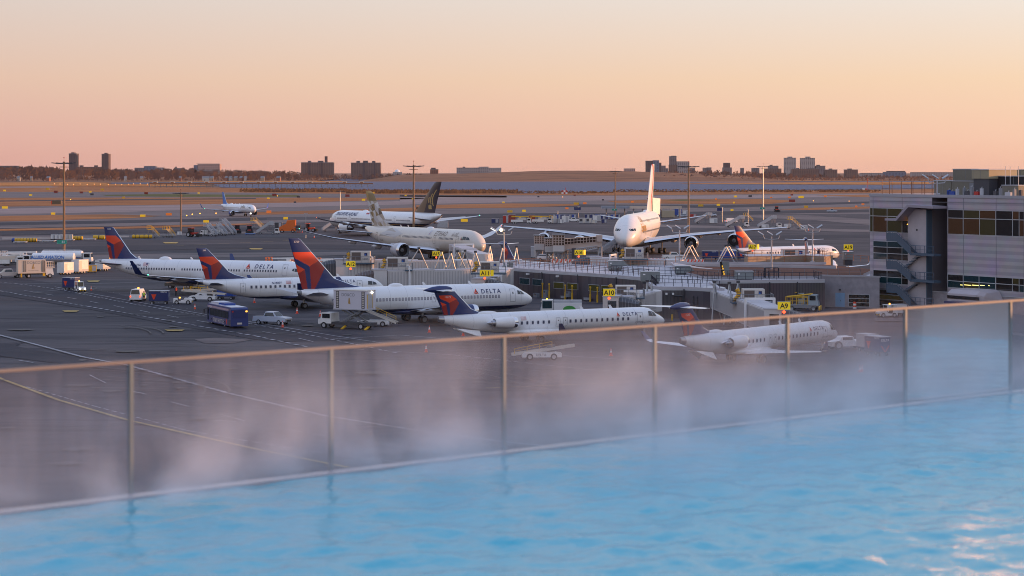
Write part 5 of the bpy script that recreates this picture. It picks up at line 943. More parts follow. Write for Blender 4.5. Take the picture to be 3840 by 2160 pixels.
railing('dark railing along the left roof edge of the concourse', [(-.5, 383.4), (3, 377.6), (8.3, 369), (13.8, 361.6), (17.6, 355.7), (21.6, 348)], m=mat('railing_rust_dark', (.07, .04, .045), .6))
railing('second dark railing set back on the left concourse roof', [(0, 389), (9, 374), (15, 366), (22.5, 352)], m=mat('railing_rust_dark', (.07, .04, .045), .6)); railing('black railing round the projecting block roof', [(21.8, 340), (21.7, 321), (25.5, 319.6), (30.6, 314.8)], sp=1.2)
railing('black railing behind the projecting block roof', [(22.5, 332), (27, 328), (32, 333)], sp=1.1); railing('black railing along the middle of the concourse roof', [(22, 350), (31, 345), (33, 341)], sp=1.1); railing('black railing along the right roof edge before the block wall', [(33.3, 338.5), (41, 340), (49.6, 341.5)], sp=1.3); railing('black railing stepping back to the block wall', [(49.6, 341.5), (49.2, 348)], sp=1.2); railing('black railing in the middle of the right roof', [(34, 346), (40, 346.5), (43, 344)], sp=1.0); railing('black guard cage round the roof hatch', [(41, 345, 4.75), (43.2, 345.3, 4.75), (43.3, 347, 4.75), (41, 346.8, 4.75), (41, 345, 4.75)], h=1.6, sp=.7)
railing('black railing on the far side of the pale roof', [(17, 366), (25, 361), (30, 357)], sp=1.1); railing('rusty railing across the sunlit rear roof', [(-3, 398), (8, 393), (20, 388), (29, 384)], m=RAILO); railing('rusty railing before the A16 bridge', [(-2, 392), (10, 384), (17, 379)], m=RAILO)
railing('rusty railing along the brown roof kerb', [(30, 391.5), (40, 391.5), (50, 391.5), (57.5, 391.5)], m=RAILO, sp=3.2, z=5.3); railing('rusty railing on the upper storey roof', [(43.3, 392.0), (49, 395.8), (55, 399.7), (57.6, 393)], m=RAILO, sp=1.6, z=6.3); railing('grey wire fence along the front of the brown roof', [(31.6, 347.4), (50, 350), (57.5, 352)], m=GREYM, sp=2.0, r=.03, z=4.9); railing('rusty railing round the A19 unit', [(55, 398, 6.35), (62, 396, 5.5), (67, 393, 5.2)], m=RAILO)
# block wall between the concourse and the terminal
bw = thing('block_wall', 'grey concrete block wall with a pale blue double door', 'wall', (0, 0, 0)); A, B = Vector((50, 347, 0)), Vector((58.3, 342.6, 0)); d = (B - A).normalized(); n = Vector((d.y, -d.x, 0))
MB().prism([(50.1, 346.5), (58.9, 341.9), (59.2, 346), (50.2, 349)], 0, 4.95, BLOCK, BLOCK2).build('wall', bw); m = MB(); wall_seg(m, [(50.05, 346.42), (58.95, 341.8)], 4.95, 5.2, BLOCK2, .4); m.build('coping', bw)
A = Vector((50.1, 346.5, 0)); B = Vector((58.9, 341.9, 0)); d = (B - A).normalized(); a = atan2(d.y, d.x)
def bwx(px): k = (px - PX0) / FPX; return (A.x - k * A.y) / (k * d.y - d.x)
dr = MB().bb(bwx(3133), bwx(3150.3), -.06, -.003, .1, 2.35, mat('pale_blue_door', (.2, .36, .55), .5)).bb(bwx(3150.7), bwx(3168), -.06, -.003, .1, 2.35, mat('pale_blue_door', (.2, .36, .55), .5)).build('door', bw); dr.location = A; dr.rotation_euler = (0, 0, a); MB().bb(bwx(3152), bwx(3153.5), -.1, -.061, 1.0, 1.2, GREYD).build('handle', dr)
f = MB().bb(bwx(3182), bwx(3262), -.05, -.003, .2, 2.2, GREYL).build('window', bw); f.location = A; f.rotation_euler = (0, 0, a)
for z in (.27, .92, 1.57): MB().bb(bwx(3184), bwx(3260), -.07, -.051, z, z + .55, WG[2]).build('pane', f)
wl = MB().bb(bwx(3147), bwx(3153), -.2, -.003, 2.75, 3.0, GREYD).build('wall_lamp', bw); wl.location = A; wl.rotation_euler = (0, 0, a)
# rooftop air units
HV = mat('rooftop_unit_grey', (.2, .225, .23), .55, var=.06)
def rtu(label, px0, px1, d, zt=6.9, z0=5.0, hood=0, depth=2.2):
    x0, x1 = XP(px0, d), XP(px1, d); r = thing('rooftop_unit', label, 'air unit', ((x0 + x1) / 2, d, 4.46)); w = (x1 - x0) / 2; zt -= 4.46; z0 -= 4.46
    m = MB().bb(-w, w, 0, depth, z0, zt, HV); m.bb(-w - .04, w + .04, -.04, depth + .04, zt, zt + .06, GREYL)
    for t in (-.35, .3): m.bb(w * t - .02, w * t + .02, -.012, 0, z0, zt, GREYM)
    m.build('casing', r); MB().bb(-w + .2, w - .2, .1, depth - .1, 0, z0, GREYD).build('curb', r); MB().bb(-w * .8, -w * .55, -.03, -.001, zt - .5, zt - .3, WHITE).build('label_plate', r)
    if hood: MB().hexa([(w, .1, zt - 1.0), (w + 1.0, .1, zt - .75), (w + 1.0, depth - .1, zt - .75), (w, depth - .1, zt - 1.0), (w, .1, zt), (w + .3, .1, zt), (w + .3, depth - .1, zt), (w, depth - .1, zt)], HV).build('hood', r)
    return r
rtu('grey rooftop unit with a sunlit hood on the left concourse roof', 2282, 2334, 376, 6.2, 4.7, 1); rtu('grey rooftop unit at the front of the concourse roof, over twin white posts', 2404, 2475, 333, 6.3, 4.8); rtu('grey rooftop unit with a side hood in the middle of the roof', 2533, 2582, 362, 5.9, 4.7, 1); rtu('grey rooftop unit at the right before the block wall', 2759, 2826, 345, 5.8, 4.6); rtu('dark grey rooftop unit below the A19 sign', 3165, 3201, 398, 6.95, 5.5); rtu('small grey box unit at the left roof end', 1901, 1925, 384, 5.6, 4.7)
# leaning black and gold gate sign seen edge on
sg = thing('gate_sign', 'tall blade sign with gold characters seen from its edge', 'sign', P(2727, 1020, 352)); MB().bb(-.9, .35, 0, .35, -.6, 1.7, HV).build('body', sg); m = MB().hexa([(-.95, -.02, -.4), (-.35, -.08, -.6), (-.35, -.03, -.6), (-.95, .0, -.4), (-1.25, -.02, 1.7), (-.9, -.08, 1.7), (-.9, -.03, 1.7), (-1.25, .0, 1.7)], BLACK).build('face', sg)
for k, z in enumerate((-.45, -.05, .4, .8)): MB().box((-.5 - .1 * k, -.1, z + .12), (.26 - .03 * k, .04, .3), mat('gold_lit_sign', (1, .55, .05), .5, emit=(1, .5, .03), estr=.7)).build('lettering', sg)
MB().tube((0, .2, -1), (0, .2, -5.6 + 0), .12, GREYM).build('post', sg)
# covered walkway down from A16
wk = thing('covered_walkway', 'white covered ramp tapering down behind the black railings', 'walkway', (0, 0, 0)); pts = [(2527, 988, 382, 2.4), (2590, 998, 380, 2.2), (2620, 1004, 376, 2.0), (2730, 1015, 370, 1.6)]; rings = []
for px, py, dd, h in pts:
    p = P(px, py, dd); rings.append([p + Vector((0, 0, -h)), p + Vector((0, 0, -.4)), p + Vector((.2, .5, 0)), p + Vector((.2, 2.2, 0)), p + Vector((0, 2.6, -.4)), p + Vector((0, 2.6, -h))])
MB().loft(rings, mat('ramp_white', (.6, .54, .52), .5)).build('shell', wk)
# ------------------------------------------------------------ boarding bridges
TUN = mat('bridge_pale_ribbed', (.56, .54, .54), .45, var=.06, scale=.4); TUN2 = mat('bridge_rib_shade', (.44, .42, .43), .5); CANOPY = mat('bellows_charcoal', (.07, .075, .09), .7); CANB = mat('bellows_brown', (.17, .1, .065), .7); ACW = mat('ac_unit_cream', (.58, .55, .52), .45); ACG = mat('ac_grille', (.13, .1, .09), .7); HOSE = mat('yellow_hose', (.62, .33, .02), .6)
def tunnel(par, a, b2, w, h, zt0, zt1):
    a, b2 = Vector((*a, 0)), Vector((*b2, 0)); d = (b2 - a); ln = d.length; d.normalize(); n = Vector((-d.y, d.x, 0)) * w / 2; m = MB()
    q = lambda p, z: [p - n + Vector((0, 0, z)), p + n + Vector((0, 0, z))]
    A0, B0, A1, B1 = q(a, zt0 - h), q(b2, zt1 - h), q(a, zt0), q(b2, zt1); m.hexa([A0[0], B0[0], B0[1], A0[1], A1[0], B1[0], B1[1], A1[1]], TUN); nn = n.normalized(); k = int(ln / .55)
    for i in range(k):
        t = (i + .5) / k; c = a + d * ln * t; z = zt0 + (zt1 - zt0) * t
        for s in (-1, 1): m.box(c + nn * s * (w / 2 + .02) + Vector((0, 0, z - h / 2)), (.2, .07, h - .35), TUN2, rz=atan2(d.y, d.x))
    m.box((a + b2) / 2 + Vector((0, 0, (zt0 + zt1) / 2 + .05)), (ln, w * .9, .08), ROOFW, rz=atan2(d.y, d.x), ry=-atan2(zt1 - zt0, ln)); return m.build('tunnel', par)
def ac_unit(par, p, rz, sc=1.0, num='3400', m=ACW):
    o = MB().bb(-1.75 * sc, 1.75 * sc, -1, 1, 0, 2.05 * sc, m).build('ac_unit', par); o.location = p; o.rotation_euler = (0, 0, rz)
    MB().bb(-1.55 * sc, .1 * sc, -1.03, -1.001, .4 * sc, 1.85 * sc, ACG).build('grille', o); MB().bb(.75 * sc, 1.3 * sc, -1.03, -1.001, 1.25 * sc, 1.75 * sc, NAVY).bb(.8 * sc, 1.05 * sc, -1.035, -1.0301, 1.3 * sc, 1.5 * sc, BLUEB).build('badge', o)
    mb = MB(); mb.text(num, .55 * sc, GREYM, lambda u, v: (.35 * sc + u, -1.02, .45 * sc + v), 0, .02); mb.build('number', o); MB().bb(.13 * sc, .17 * sc, -1.012, -1.0, .1, 1.95 * sc, GREYL).build('seam', o); MB().bb(1.73 * sc, 1.76 * sc, -1.01, 1.01, .02, 2.04 * sc, CREAM).build('trim', o); return o
def vsign(par, p, txt, sc=1.0, vee=True):
    b0 = MB().bb(-.85 * sc, .85 * sc, -.08, .08, 0, 1.05 * sc, SIGNY).bb(-.88 * sc, .88 * sc, -.1, .1, 1.05 * sc, 1.09 * sc, CREAM).bb(-.88 * sc, .88 * sc, -.1, .1, -.04 * sc, 0, CREAM).build('gate_sign', par); b0.location = p
    mb = MB(); w = max(v[0] for v in text_geo(txt, .95 * sc, 0, .022, .92)[0]); mb.text(txt, .95 * sc, BLACK, lambda u, v: (u - w / 2, -.095, .18 * sc + v), 0, .022, .92); mb.build('lettering', b0)
    if vee: s2 = MB().box((1.22 * sc, .35, .52 * sc), (.7 * sc, .12, 1.05 * sc), SIGNY, rz=.9).build('side_panel', b0)
    MB().ball((0, 0, -.3), .2, LAMP_R).build('beacon', b0); MB().tube((0, .05, -.9), (0, .05, -.04), .05, GREYM).build('post', b0); return b0
def bridge(label, rot, cab, zt, sign=None, sp=None, ac=None, num='3400', h=2.6, canm=CANOPY, cabdir=None, hose=True, legs=True, acr=0.0, sc=1.0, vee=True):
    r = thing('boarding_bridge', label, 'boarding bridge', (rot[0], rot[1], 0)); O = Vector((rot[0], rot[1])); R = Vector((0, 0)); Cb = Vector(cab) - O; mid = R + (Cb - R) * .52; d = (Cb - R).normalized(); L2 = (Cb - R).length
    tunnel(r, R + d * 1.6, mid + d * 1.2, 2.8, h, zt + .1, zt + .1); tunnel(r, mid - d * .6, Cb - d * 1.3, 3.25, h + .4, zt + .3, zt + .3)
    MB().lathe([(zt - h - .2, 1.9), (zt + .15, 1.9), (zt + .3, 1.5), (zt + .31, .01)], TUN, (0, 0, 0), 'Z', 16).tube((0, 0, 0), (0, 0, zt - h - .2), .5, GREYL, n=12).build('rotunda', r, smooth=True)
    if legs:
        c = R + (Cb - R) * .74; m = MB()
        for s in (-1, 1): n = Vector((-d.y, d.x)) * 1.9 * s; m.tube((c.x + n.x, c.y + n.y, .5), (c.x + n.x, c.y + n.y, zt + .9), .2, WHITE, n=8)
        m.box((c.x, c.y, .55), (.6, 4.2, .4), GREYM, rz=atan2(d.y, d.x)); m.box((c.x, c.y, zt + .9), (.35, 4.1, .3), WHITE, rz=atan2(d.y, d.x)); dc = m.build('drive_column', r)
        for s in (-1, 1): n = Vector((-d.y, d.x)) * .9 * s; w = MB(); w.lathe([(-.2, .02), (-.2, .5), (.2, .5), (.2, .02)], BLACK, (0, 0, 0), 'Y', 14); o = w.build('wheel', dc); o.location = (c.x + n.x, c.y + n.y, .5); o.rotation_euler = (0, 0, atan2(d.y, d.x))
    cdv = Vector(cabdir).normalized() if cabdir else d; a = atan2(cdv.y, cdv.x); o = MB().bb(-1.6, .6, -1.7, 1.7, zt - h - .1, zt + .45, TUN).bb(-1.65, .65, -1.75, 1.75, zt + .45, zt + .6, ROOFW).build('cab', r); o.location = (Cb.x, Cb.y, 0); o.rotation_euler = (0, 0, a)
    MB().bb(-.9, .3, -1.73, -1.701, zt - h + .9, zt - .1, GLASS).build('cab_window', o); m = MB(); rings = []
    for i in range(7): t = i / 6; x = .65 + 2.7 * t; rings.append([(x, -1.65, zt - h), (x, -1.65, zt - .15 - .35 * t), (x, -1.0, zt + .35 - .7 * t * t), (x, 1.0, zt + .35 - .7 * t * t), (x, 1.65, zt - .15 - .35 * t), (x, 1.65, zt - h)])
    m.loft(rings, canm)
    for i in range(1, 6): t = i / 6; x = .65 + 2.7 * t; m.path([(x, -1.7, zt - h), (x, -1.7, zt - .15 - .35 * t), (x, -1.02, zt + .38 - .7 * t * t), (x, 1.02, zt + .38 - .7 * t * t), (x, 1.7, zt - .15 - .35 * t), (x, 1.7, zt - h)], .04, GREYM, 4)
    m.build('canopy', o)
    if ac:
        p = Vector(ac) - Vector((O.x, O.y, 0)); ac_unit(r, p, acr, sc, num); m = MB().bb(p.x - 3, p.x + 2.6, p.y - 1.7, p.y + 1.7, p.z - .25, p.z - .02, STAIRB); rail(m, (p.x - 3, p.y - 1.65, p.z), (p.x + 2.6, p.y - 1.65, p.z), 1.1, GREYM, 5, .035); rail(m, (p.x + 2.55, p.y - 1.65, p.z), (p.x + 2.55, p.y + 1.65, p.z), 1.1, GREYM, 3, .035); rail(m, (p.x - 3, p.y - 1.65, p.z), (p.x - 3, p.y + 1.65, p.z), 1.1, GREYM, 3, .035); m.build('platform', r)
        if hose:
            m = MB(); pts = [(p.x - 2.3 + .3 * sin(k * .9), p.y - .6, p.z + 1.6 * (1 - k / 6) ** 1.5 + .15) for k in range(7)]
            for k, (s, e) in enumerate(zip(pts[:-1], pts[1:])): m.tube(s, e, .3, HOSE, n=8); m.tube(Vector(e) - Vector((0, 0, .04)), Vector(e) + Vector((0, 0, .04)), .33, GREYD, n=8)
            m.build('air_hose', r)
    if sign: vsign(r, Vector(sp) - Vector((O.x, O.y, 0)), sign, .92, vee)
    return r
P3 = lambda px, py, dd: tuple(P(px, py, dd))
bridge('ribbed white boarding bridge carrying the A12 gate sign', (-5.4, 366), (-22.6, 355.3), 5.15, 'A12', P3(1315, 1001, 353.5), P3(1490, 1010, 358), cabdir=(-1, -.18), canm=mat('bellows_dusty_brown', (.12, .09, .085), .7), num='3500', vee=False)
bridge('ribbed boarding bridge behind the A12 bridge, larger cooling unit on top', (-9, 391), (-31.5, 386), 5.6, None, None, P3(1352, 984, 386), num='3400')
bridge('boarding bridge with a brown canopy raised at the beige jet, A15 sign', (-5.5, 400), (-11.2, 440), 6.4, 'A15', P3(1636, 960, 432), P3(1765, 982, 415), canm=CANB, cabdir=(.05, 1))
bridge('boarding bridge at the nose of the jet numbered 3709, A11 sign', (-1.6, 375), (-4.4, 333.5), 4.75, 'A11', P3(1818, 1036, 331), P3(1836, 1022, 340), cabdir=(1, -.25), sc=.85)
bridge('boarding bridge with a charcoal canopy and the A10 gate sign', (20.2, 314), (14.4, 295.2), 4.25, 'A10', P3(2284, 1110, 291), P3(2346, 1113, 301), cabdir=(1, -.2), acr=.0, num='3300', sc=.8, vee=False)
bridge('boarding bridge with the A9 gate sign crossed by the balustrade rail', (30.4, 322), (33.6, 268), 4.25, 'A9', P3(2940, 1161, 266), P3(2824, 1131, 292), cabdir=(1, -.35), sc=.85, vee=False)
bridge('boarding bridge crossing behind the concourse roof, A16 sign and cooling unit 3400', (30.5, 399), (15.0, 404), 5.35, 'A16', P3(2170, 956, 410), P3(2377, 970, 399), cabdir=(-1, -.2))
for t, px, py, dd, lb in (('A17', 2822, 935, 455, 'A17 gate sign on a short post before the red tailed jet'), ('A19', 3181, 937, 405, 'A19 gate sign above the dark grey rooftop unit')):
    s = thing('gate_sign', 'yellow ' + lb, 'sign', P(px, py, dd)); vsign(s, (0, 0, 0), t, 1.0, t == 'A17'); MB().tube((0, .1, -3.8), (0, .1, -.3), .09, GREYM).build('post', s)
ru = thing('cooling_unit', 'cream cooling unit behind rusty railings left of the T-tailed jet', 'cooling unit', P(2974, 970, 402)); ac_unit(ru, (0, 0, -.6), .12, 1.2, '3400'); MB().bb(-2.2, 2.2, -1.2, 1.2, -1.6, -.6, STAIRB).build('frame', ru)
# glazed multi level bridges of the double deck jet
GLB = mat('bridge_glass', (.035, .025, .022), .08, spec=.7); FRW = mat('bridge_frame_rose', (.5, .4, .36), .5)
def glazed(label, px0, px1, py, pyb, dd, cabside=-1, tun=None):
    p0, p1 = P(px0, pyb, dd), P(px1, pyb, dd); r = thing('glazed_bridge', label, 'boarding bridge', ((p0.x + p1.x) / 2, dd, 0)); w = p1.x - p0.x; zt = ZP(py, dd); zb = p0.z
    MB().bb(-w / 2, w / 2, -2, 2, zb, zt, GLB).build('glazing', r); m = MB()
    for i in range(5): x = -w / 2 + w * i / 4; m.bb(x - .09, x + .09, -2.08, 2.08, zb, zt, FRW)
    for k in range(5): z = zb + (zt - zb) * k / 4; m.bb(-w / 2 - .06, w / 2 + .06, -2.06, 2.06, z - .07, z + .07, FRW)
    m.bb(-w / 2 - .2, w / 2 + .2, -2.2, 2.2, zt, zt + .22, GREYM); m.build('frame', r); MB().bb(-w / 2, w / 2, -2.05, 2.05, zb - 1.5, zb, TUN).bb(-w / 2 + .3, w / 2 - .3, -1.8, 1.8, zb - 1.9, zb - 1.5, GREYM).build('apron_panel', r)
    m = MB()
    for s in (-1, 1): m.tube((s * w * .3, 0, 0), (s * w * .3, 0, zb - 1.5), .22, GREYL).tube((s * w * .3, 0, 0), (-s * w * .3, 0, zb - 1.6), .09, GREYL, n=5)
    m.build('leg', r); return r
glazed('glazed bridge cab, farthest left of three before the double deck jet', 2004, 2040, 884, 913, 527); glazed('lower glazed bridge cab, middle of three before the double deck jet', 2044, 2078, 894, 922, 522); glazed('tall glazed bridge cab joined to the long glazed tunnel', 2073, 2116, 881, 919, 518)
r = thing('glazed_bridge', 'long glazed bridge tunnel on lattice girders reaching the double deck jet', 'boarding bridge', (0, 0, 0)); dd = 518; m = MB(); a, b2 = P(2117, 917, dd), P(2258, 906, dd); at, bt = P(2117, 896, dd), P(2258, 886, dd); U = Vector((0, 3, 0))
MB().hexa([a, b2, b2 + U, a + U, at, bt, bt + U, at + U], GLB).build('glazing', r)
for i in range(13): t = i / 12; p, q = a.lerp(b2, t), at.lerp(bt, t); m.tube(p - Vector((0, .1, 0)), q - Vector((0, .1, 0)), .09, FRW, n=4)
for t in (0, .5, 1): m.tube(a.lerp(at, t) - Vector((0, .1, 0)), b2.lerp(bt, t) - Vector((0, .1, 0)), .08, FRW, n=4)
m.build('frame', r); dz = Vector((0, 0, 1.2)); MB().hexa([a - dz * 1.3, b2 - dz, b2 - dz + U, a - dz * 1.3 + U, a, b2, b2 + U, a + U], FRW).build('apron_panel', r); m = MB(); c0, c1 = P(2125, 937, dd), P(2240, 922, dd)
m.path([c0, c1], .14, GREYL); m.path([c0 + Vector((0, 0, -1.2)), c1 + Vector((0, 0, -.6))], .14, GREYL)
for i in range(16): t0_, t1_ = i / 16, (i + 1) / 16; m.tube(c0.lerp(c1, t0_), (c0 + Vector((0, 0, -1.2))).lerp(c1 + Vector((0, 0, -.6)), t1_), .07, GREYL, n=4)
for px in (2118, 2128, 2245, 2256): x = XP(px, dd); m.tube((x, dd + 1, 0), (x, dd + 1, ZP(925, dd)), .2, GREYL)
m.tube((XP(2128, dd), dd + 1, 0), (XP(2108, dd), dd + 1, ZP(935, dd)), .14, GREYL).tube((XP(2108, dd), dd + 1, 0), (XP(2128, dd), dd + 1, ZP(935, dd)), .14, GREYL); m.build('lattice', r); MB().bb(XP(2237, dd), XP(2259, dd), dd - .4, dd + 3.4, ZP(906, dd), ZP(882, dd), FRW).build('end_cab', r); MB().bb(XP(2144, dd), XP(2158, dd), dd - 3, dd, 0, ZP(930, dd), GREYD).build('lift_shaft', r)
# ------------------------------------------------------------ A-frame supports on and behind the concourse
def aframe(ax, ay, f1, f2, d, ground=False, r=.11, dd=0):
    ap = P(ax, ay, d); t = thing('support_frame', 'pale steel A-frame support among the boarding bridges', 'support frame', (ap.x, d, 0), 0, 'steel A-frame supports'); 
    for f, yo in ((f1, -.8 + dd), (f2, .8 + dd)):
        p = P(f[0], f[1], d); v = p - ap
        if ground: v = v * (ap.z / max(.1, ap.z - p.z))
        q = ap + v; MB().tube((0, 0, ap.z), (q.x - ap.x, yo, max(0, q.z)), r, GALV, n=6).build('leg', t)
    MB().box((0, 0, ap.z + .1), (.5, .4, .35), GREYD).build('cap', t)
for a in ((1571, 933, (1530, 998), (1607, 1014), 376, True), (1656, 942, (1630, 1007), (1674, 1007), 384, True), (1691, 948, (1642, 1061), (1721, 1067), 371, True), (1716, 944, (1670, 1020), (1754, 1024), 379, True), (1744, 942, (1725, 1000), (1770, 1026), 385, True), (1783, 946, (1742, 1063), (1800, 998), 372, True), (1837, 922, (1828, 975), (1849, 988), 398, True), (1884, 928, (1875, 972), (1893, 987), 396, True), (1937, 927, (1928, 972), (1946, 990), 392), (2583, 921, (2554, 975), (2620, 990), 395), (2594, 917, (2565, 975), (2631, 984), 398), (2722, 923, (2687, 986), (2757, 986), 394), (2733, 921, (2696, 986), (2769, 986), 397), (2679, 1059, (2669, 1189), (2705, 1191), 309, True), (2735, 1064, (2716, 1189), (2757, 1189), 307, True), (2768, 1059, (2752, 1135), (2782, 1143), 309, True), (2427, 1056, (2420, 1158), (2432, 1158), 312, True), (2444, 1056, (2437, 1158), (2449, 1158), 312.5, True)): aframe(*a)
# ------------------------------------------------------------ masts
def mast(label, px, base, top, sign=None, col=WOODP, signy=None, d=None):
    g = G(px, base) if d is None else Vector((XP(px, d), d, 0)); r = thing('light_mast', label, 'light mast', g); h = ZP(top, g.y); MB().tube((0, 0, 0), (0, 0, h), .34, col, r1=.22, n=10).build('pole', r)
    m = MB(); m.lathe([(h - 1.3, .9), (h - 1.2, .9)], RAILO, (0, 0, 0), 'Z', 10); m.tube((-1.9, 0, h - .5), (1.9, 0, h - .5), .07, GREYD, n=5).tube((0, -1.5, h - .5), (0, 1.5, h - .5), .07, GREYD, n=5).tube((-1.2, 0, h - 1.3), (1.2, 0, h - 1.3), .06, GREYD, n=5); m.build('platform', r)
    for x, y in ((-2.3, 0), (-1.3, .4), (1.3, .4), (2.3, 0), (0, -1.6), (0, 1.6)): MB().box((x, y, h - .35), (1.25, .55, .2), GREYD, ry=.1 * (1 if x < 0 else -1)).build('floodlight', r)
    MB().tube((0, 0, h), (0, 0, h + .9), .04, GREYD, n=4).ball((0, 0, h + 1.0), .14, RED, n=6).build('beacon', r)
    if sign:
        z = ZP(signy, g.y); t, cm, w = sign; o = MB().bb(-w / 2 - .4, w / 2 - .4, -.42, -.36, z - .45, z + .45, cm).bb(-w / 2 - .45, w / 2 - .35, -.4, -.37, z - .5, z + .5, CREAM).build('sign', r); mb = MB(); mb.text(t, .8, WHITE if cm is SIGNG else BLACK, lambda u, v: (w / 2 - 1.6 + u, -.43, z - .28 + v), 0, .01); mb.build('lettering', o)
mast('tall brown light mast with a green sign at the fuel tankers', 240, 990, 606, ('81', SIGNG, 2.3), signy=907); mast('tall brown light mast in front of the beige jet', 1551, 942, 618, ('E1  E2', mat('sign_orange_pale', (.75, .45, .15), .5), 1.9), signy=878); mast('tall brown light mast left of the double deck jet', 2307, 820, 640, ('8', SIGNG, 2.3), signy=786); mast('tall brown light mast standing before an engine of the double deck jet', 2582, 948, 620, ('83', SIGNG, 2.0), signy=891); mast('pale light mast among the parked stair trucks', 2862, 824, 622, ('8', SIGNG, 2.2), GALV, 781)
mast('slimmer light mast behind the red tractors', 678, 874, 721, None, WOODP); mast('thin grey light mast beyond the wide body jets', 1276, 786, 715, None, GALV)
def lampmast(label, px, base, top, d, n=3, lit=False):
    b0 = P(px, base, d); r = thing('lamp_mast', label, 'lamp mast', b0); h = ZP(top, d) - b0.z; MB().tube((0, 0, 0), (0, 0, h - .9), .17, GREYL, r1=.11, n=10).box((0, 0, .1), (.8, .8, .2), GREYL).build('pole', r); m = MB()
    for s in (-1, 1): m.path([(0, 0, h - 1.4), (s * 1.2, 0, h - 1.3), (s * 1.45, 0, h - .7)], .07, GREYL)
    m.build('arm', r)
    for i, x in enumerate((-1.6, 0, 1.6)[:n] if n == 3 else (-1.5, 1.5)): o = MB().box((0, 0, 0), (1.15, .55, .1), GREYL).build('floodlight', r); o.location = (x - .3, -.1, h - .3); o.rotation_euler = (.3, .55 * (1 if i < 2 else -1), 0); (MB().box((0, 0, -.08), (1.0, .45, .03), LAMP_W if lit and i == 0 else GLASS).build('lens', o))
    if lit: MB().ball((-.5, -.6, h - .5), .28, mat('bright_floodlight', (1, .85, .5), .4, emit=(1, .72, .28), estr=9)).build('lamp', r)
lampmast('white lamp mast with a lit floodlight at the concourse end', 1890, 1003, 852, 386, 3, True); lampmast('white lamp mast on the concourse roof before the double deck jet', 2548, 985, 845, 396); lampmast('white lamp mast in front of the A17 jet', 2893, 1022, 868, 372); lampmast('white lamp mast by the T-tailed jet on the right roof', 3047, 985, 843, 392); lampmast('white lamp mast on the terminal roof by the olive plant', 3514, 729, 655, 341)
for px, base, top, sg in ((1147, 893, 800, 0), (2170, 816, 775, 2), (2092, 805, 790, 0), (2272, 815, 785, 0), (2708, 834, 777, 1), (2805, 838, 784, 0), (415, 1000, 900, 3)):
    g = G(px, base); r = thing('service_lamp', 'thin service lamp pole standing on the apron', 'lamp pole', g, 0, 'thin lamp poles'); h = ZP(top, g.y); MB().tube((0, 0, 0), (0, 0, h), .1, GALV, n=6).build('pole', r); MB().box((0, 0, h), (1.2, .4, .15), GREYL).build('lamp_head', r)
    if sg in (1, 2): MB().bb(-2.2, -.1 if sg == 1 else 1.0, -.1, .1, h - 1.6, h - .3, NAVY).build('sign', r)
    if sg == 3:
        for z in (2, 4.2, 6.6): MB().ball((-.15, -.1, z), .14, LAMP_A, n=6).build('bulb', r)
# ------------------------------------------------------------ vehicles and ground equipment
R_ = radians
def wheels(par, xs, y, r=.4, w=.25):
    for x in xs:
        for s in (-1, 1):
            m = MB(); m.lathe([(-w / 2, r * .6), (-w / 2, r * .93), (-w / 3, r), (w / 3, r), (w / 2, r * .93), (w / 2, r * .6)], BLACK, (0, 0, 0), 'Y', 14); m.lathe([(-w / 2 + .03, .02), (-w / 2 + .03, r * .6), (w / 2 - .03, r * .6), (w / 2 - .03, .02)], GREYL, (0, 0, 0), 'Y', 12); o = m.build('wheel', par, smooth=True); o.location = (x, s * y, r)
def spot(px, py, hd): return G(px, py), R_(hd)
def extr(mb, prof, w, m, inset=.0):   # side profile with narrower top
    zt = max(z for x, z in prof); zb = min(z for x, z in prof); n = len(prof); vs = []
    for s in (-1, 1): vs += [(x, s * (w / 2 - inset * (z - zb) / max(.01, zt - zb)), z) for x, z in prof]
    return mb.add(vs, [tuple(range(n)), tuple(range(2 * n - 1, n - 1, -1))] + [((i + 1) % n, i, n + i, n + (i + 1) % n) for i in range(n)], m)
